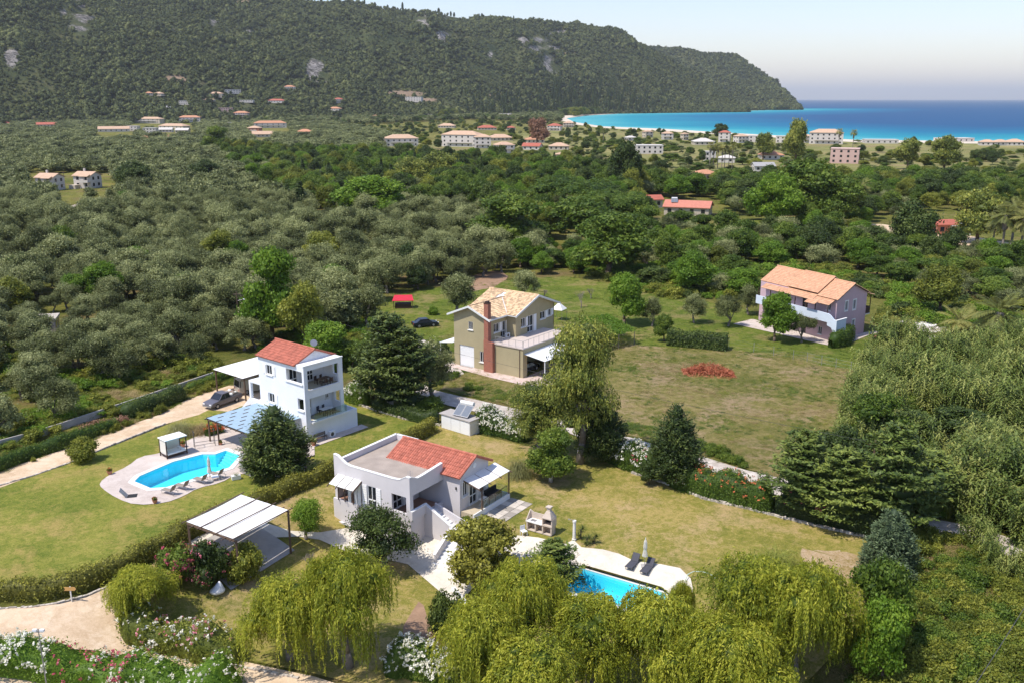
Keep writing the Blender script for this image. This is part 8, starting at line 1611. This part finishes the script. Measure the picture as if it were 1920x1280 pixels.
# hatch
P = G(238, 934); rz = atan2(G(250, 932).y - P.y, G(250, 932).x - P.x) + .3; t = thing('floor_hatch', 'open trapdoor in the pool deck with its lid tilted up', 'hatch', P + Vector((0, 0, .07)), .25); MB().box(0, .9, 0, .85, .0, .012).build('dark_hole_plate', mt['black'], t); b = MB(); b.extr([(-.02, 0, .0), (-.62, 0, .78), (-.66, 0, .76), (-.06, 0, 0)], (0, .9, 0)); b.build('lid', mt['metal'], t)  # flat black plate on the deck stands for the shade inside the hole
for px_, py_, lab, s in ((291, 943, 'terracotta pot with reddish plant on the near edge of the pool deck', .26), (206, 889, 'round clay pot with plant at the left end of the pool deck', .28), (343, 838, 'pot with orange flowers behind the day bed', .3), (414, 834, 'terracotta pot at the foot of the shade roof post', .22)): P = G(px_, py_); P.z += .07; pot(P, lab, s, fl='oflower')
P = G(443, 898); P.z += .06; t = thing('planter', 'white rectangular planter with spiky plant at the pool corner', 'planter', P, .5); MB().box(-.45, .45, -.25, .25, 0, .42).build('box', mt['plastic'], t); r = np.random.default_rng(3); F = Fol(); F.add(*blade_clump(r, 60, .6, .03, 3, .7, .5, .1)); q = obj('plant', F.mesh('plant', LM['olive']), t); q.location = (0, 0, .4)
P = G(470, 893); t = thing('service_box', 'grey rendered pump house block at the end of the pool terrace', 'pump house', P, radians(50)); MB().box(0, .9, 0, 1.9, 0, 1.25).build('wall', mt['concrete'], t); MB().box(-.08, -.003, .3, 1.6, .1, 1.1).build('door', mt['rail'], t)
P = G(489, 886); t = thing('board', 'white board leaning beside the pump house under the conifer', 'board', P, .5); b = MB(); b.extr([(-.35, 0, 0), (.35, 0, 0), (.35, .3, .9), (-.35, .3, .9)], (0, .03, 0)); b.build('panel', mt['plastic'], t)
t = thing('pool_handrail', 'curved steel handrail at the pool steps', 'handrail', G(452, 852) + Vector((0, 0, .08)), 0); b = MB(); [b.path([(x, 0, 0), (x, 0, .8), (x - .5, -.5, .8), (x - .7, -.7, .2)], .025, 5) for x in (0, .5)]; b.build('rail', mt['rail'], t)
# bean bag
P = G(408, 1112); t = thing('bean_bag', 'white bean bag lying on the small lawn', 'bean bag', P, .4)
v0, f0 = ico(3); V = v0 * [.62, .52, .34] + [0, 0, .30]; tp = np.clip((V[:, 2] - .3) / .34, 0, 1); V[:, 0] += tp ** 2 * .35; V[:, 2] += tp ** 3 * .48; V[:, :2] *= (1 - .35 * tp)[:, None] ; V += np.array([[.02 * sin(9 * a + 7 * c), .02 * sin(8 * b_), .02 * sin(11 * a)] for a, b_, c in V]); V[:, 2] = np.maximum(V[:, 2], .01)
me = bpy.data.meshes.new('bag'); me.from_pydata(V.tolist(), [], f0.tolist()); me.materials.append(mt['plastic']); me.polygons.foreach_set('use_smooth', [True] * len(f0)); obj('cover', me, t)
# signpost
P = G(135, 1128); t = thing('signpost', 'plain wooden arrow signpost in front of the long hedge', 'signpost', P, -.1); MB().box(-.04, .04, -.04, .04, 0, 1.35).build('post', mt['limebark'], t); b = MB(); b.extr([(-.5, -.06, 1.0), (.38, -.06, 1.05), (.52, -.06, 1.2), (.4, -.06, 1.36), (-.48, -.06, 1.3), (-.4, -.06, 1.15)], (0, .04, 0)); b.build('arrow_board', M('ochre_board', (.50, .29, .10), .8, .2, 5), t)
# barbecue
P, Q = G(987, 993), G(1034, 1006); rz = atan2(Q.y - P.y, Q.x - P.x); LX = (Q - P).length; P.z += .05; t = thing('barbecue', 'pale masonry barbecue with sink, worktop and chimney', 'barbecue', P, rz); st = M('barbecue_stone', (.55, .46, .38), .85, .1, 2)
b = MB(); [b.box(x, x + .12, 0, .75, 0, .85) for x in (0, LX * .33, LX * .62, LX - .12)]; b.box(0, LX, .63, .75, 0, .85); b.box(0, LX, 0, .62, .0, .08); b.build('base', st, t)
b = MB(); b.box(-.05, LX * .62, -.06, .8, .85, .95); b.build('worktop', mt['canvas'], t); MB().box(.3, .85, .12, .55, .951, .96).build('sink', mt['metal'], t); b = MB(); b.extr([(-.05, .72, .95), (LX * .62, .72, .95), (LX * .62, .72, 1.55), (.35, .72, 1.55), (-.05, .72, 1.75)], (0, .08, 0)); b.extr([(-.05, -.06, .95), (-.05, .72, .95), (-.05, .72, 1.75)], (.08, 0, 0)); b.build('splashback', st, t)
x0 = LX * .62; b = MB(); b.box(x0, LX + .05, -.05, .8, .85, .98); b.box(x0, x0 + .1, -.02, .8, .98, 1.6); b.box(LX - .05, LX + .05, -.02, .8, .98, 1.6); b.box(x0 + .1, LX - .05, .7, .8, .98, 1.6); b.build('firebox', st, t); MB().box(x0 + .11, LX - .06, .6, .69, .99, 1.59).build('black_back', mt['black'], t)  # black panel set across the back of the firebox
b = MB(); n = 0; hw = (LX + .05 - x0) / 2; cx = x0 + hw; b.lathe([(hw * 1.3, 1.6), (hw * 1.3, 1.68), (.3, 2.25), (.22, 2.27), (.22, 2.55)], (cx, .38, 0), 4); b.v = [(cx + (x - cx) * cos(pi / 4) - (y - .38) * sin(pi / 4), .38 + (x - cx) * sin(pi / 4) + (y - .38) * cos(pi / 4), z) for x, y, z in b.v]; b.build('hood', st, t); MB().box(cx - .25, cx + .25, .13, .63, 2.62, 2.7).build('chimney_cap', st, t); [MB().box(cx - .2 + a, cx - .14 + a, .2 + c, .26 + c, 2.5, 2.62).build('cap_support', st, t) for a in (0, .34) for c in (0, .3)]
P = G(1076.5, 1012); h_ = height_to(P, 975); t = thing('shower_column', 'pale stone shower column beside the yuccas', 'shower column', P); MB().lathe([(.2, 0), (.2, .15), (.15, .2), (.13, h_ - .2), (.17, h_ - .15), (.17, h_)], k=12).build('column', mt['limebark'], t); b = MB(); b.tube((0, 0, h_ - .0), (-.5, 0, h_ + .15), .02); b.tube((-.5, 0, h_ + .15), (-.5, 0, h_ + .1), .08); b.build('shower_head', mt['rail'], t)
t = thing('plastic_chair', 'white plastic chair left of the barbecue', 'chair', G(982, 1004) + Vector((0, 0, .07)), .5); MB().box(-.25, .25, -.25, .25, .42, .46).build('seat', mt['plastic'], t); MB().box(-.25, .25, .22, .26, .46, .9).build('backrest', mt['plastic'], t); [MB().box(x, x + .04, y, y + .04, 0, .42).build('leg', mt['plastic'], t) for x in (-.25, .2) for y in (-.25, .2)]
P = G(1300, 1082); t = thing('garden_hose', 'pale green hose arching at the corner of the second pool', 'hose', P, 0); b = MB(); b.path([(-.8, -.6, 0.02), (-.5, -.1, .35), (0, .1, .5), (.7, .1, .5), (1.3, -.1, .42), (1.8, -.2, .05)], .04, 6); b.build('hose', M('hose', (.45, .55, .45), .5, .1), t)
# small red shelter, white tent, stone circle
P = G(756, 577); t = thing('shelter', 'small shelter with bright red roof in front of the big olives', 'shelter', P, .1); b = MB(); b.extr([(-2.0, -1.1, 1.5), (2.0, -1.1, 1.5), (1.7, .9, 2.2), (-1.6, .9, 2.2)], (0, 0, .06)); b.build('roof', M('bright_red_sheet', (.55, .03, .05), .5, .12, 1), t); [MB().box(x, x + .08, y, y + .08, 0, 1.6).build('post', mt['brown'], t) for x in (-1.8, 1.7) for y in (-1, .7)]; MB().box(-1.5, 1.5, -.8, .7, 0, .9).build('stored_goods', mt['darkbrown'], t)
P = G(1048, 600); t = thing('tent', 'small white pointed canopy right of the tan house', 'canopy', P, .3); b = MB(); b.lathe([(1.5, 2.0), (.02, 3.2)], k=4); b.build('canvas', mt['canvas'], t); [MB().tube((x, y, 0), (x, y, 2.0), .03, k=4).build('pole', mt['metal'], t) for x, y in ((1.45, 0), (-1.45, 0), (0, 1.45), (0, -1.45))]
P = G(1737, 612); t = thing('fountain_terrace', 'round pale stone terrace with a low fountain ring beside the pink house', 'terrace', P); MB().lathe([(4.6, 0), (4.6, .12), (4.5, .14)], k=28).build('paving', mt['deckstone'] if 'deckstone' in mt else M('deckstone', (.60, .53, .47), .9, .12, 1.0), t); b = MB(); [b.box(cos(a) * 3.2 - .3, cos(a) * 3.2 + .3, sin(a) * 3.2 - .25, sin(a) * 3.2 + .25, .14, .4 + .1 * (k % 3), random.Random(k).random()) for k, a in enumerate(np.arange(0, 2 * pi, .33))]; b.build('kerb_stones', mt['stone'], t, kind='stuff'); MB().lathe([(1.6, .14), (1.6, .45), (1.4, .45), (1.35, .3)], k=18).build('basin', mt['limebark'], t)
# hills: a few road scars stay in the material; ridge mast
# people
def person(P, rz, label, shirt, seated=True):
    t = thing('person', label, 'person', P, rz)
    J = [((0, 0, .50), .13), ((0, .02, .72), .14), ((0, .0, .98), .155), ((0, -.01, 1.1), .06), ((.16, 0, 1.03), .06), ((-.16, 0, 1.03), .06), ((.22, -.05, .78), .045), ((.16, -.26, .66), .035), ((-.22, -.05, .78), .045), ((-.16, -.26, .66), .035),
         ((.10, -.02, .48), .085), ((.12, -.42, .50), .065), ((.12, -.42, .10), .045), ((.12, -.56, .05), .035), ((-.10, -.02, .48), .085), ((-.12, -.42, .50), .065), ((-.12, -.42, .10), .045), ((-.12, -.56, .05), .035)]
    E_ = [(0, 1), (1, 2), (2, 3), (2, 4), (2, 5), (4, 6), (6, 7), (5, 8), (8, 9), (0, 10), (10, 11), (11, 12), (12, 13), (0, 14), (14, 15), (15, 16), (16, 17)]
    me = bpy.data.meshes.new('body'); me.from_pydata([j[0] for j in J], E_, []); o = bpy.data.objects.new('body', me); link(o, t); md = o.modifiers.new('skin', 'SKIN'); sd_ = me.skin_vertices[0].data
    for i, j in enumerate(J): sd_[i].radius = (j[1], j[1] * .85)
    sd_[0].use_root = True; me.materials.append(shirt); s2 = o.modifiers.new('subdivision', 'SUBSURF'); s2.levels = s2.render_levels = 1
    b = MB(); b.lathe([(.035, 1.10), (.07, 1.14), (.088, 1.21), (.092, 1.28), (.07, 1.34), (.03, 1.36)], (0, -.02, 0), 12); h_ = b.build('head', mt['skin'], t, smooth=True); MB().lathe([(.095, 1.25), (.105, 1.30), (.08, 1.37), (.02, 1.39)], (0, .0, 0), 12).build('hair', mt['hair'], h_, smooth=True)
    b = MB(); b.box(-.012, .012, -.14, -.1, 1.21, 1.25); b.build('nose', mt['skin'], h_)
    for sx in (-1, 1):
        hb = MB(); hb.box(sx * .16 - .03, sx * .16 + .03, -.34, -.26, .635, .665)
        for k in range(4): hb.tube((sx * .16 - .025 + k * .017, -.34, .65), (sx * .16 - .025 + k * .017, -.40 + .01 * abs(k - 1.5), .635), .008, k=4)
        hb.tube((sx * .13, -.28, .65), (sx * .11, -.33, .64), .009, k=4); hb.build('hand', mt['skin'], t)
    return t
t = thing('bench', 'low dark bench in the shade of the round conifer', 'bench', G(560, 884), .35); MB().box(-.9, .9, -.2, .2, .4, .45).build('seat', mt['brown'], t); [MB().box(x, x + .08, -.15, .15, 0, .4).build('leg', mt['brown'], t) for x in (-.8, .72)]
P = G(560, 884); person(P + Vector((-.45, -.02, 0)), .35, 'person in white clothes sitting on the left of the shaded bench', M('white_cotton', (.62, .60, .58), .8, .08)); person(P + Vector((.45, .3, 0)), .2, 'dark haired person in a white shirt sitting right on the shaded bench', M('grey_cotton', (.50, .50, .52), .8, .08))

# ------------------------------------------------------------------ air: thin haze around everything
HZ = 1
if HZ:
    m, n = nodes('haze_air'); v = n.nodes.new('ShaderNodeVolumePrincipled'); v.inputs['Density'].default_value = HAZE_D; v.inputs['Color'].default_value = (.95, .975, 1.0, 1); v.inputs['Anisotropy'].default_value = .2
    o_ = n.nodes.new('ShaderNodeOutputMaterial'); n.links.new(v.outputs[0], o_.inputs['Volume'])
    b = MB().box(-70000, 70000, -9000, 66000, -1.6, 700); o = b.build('haze', m); o['kind'] = 'stuff'
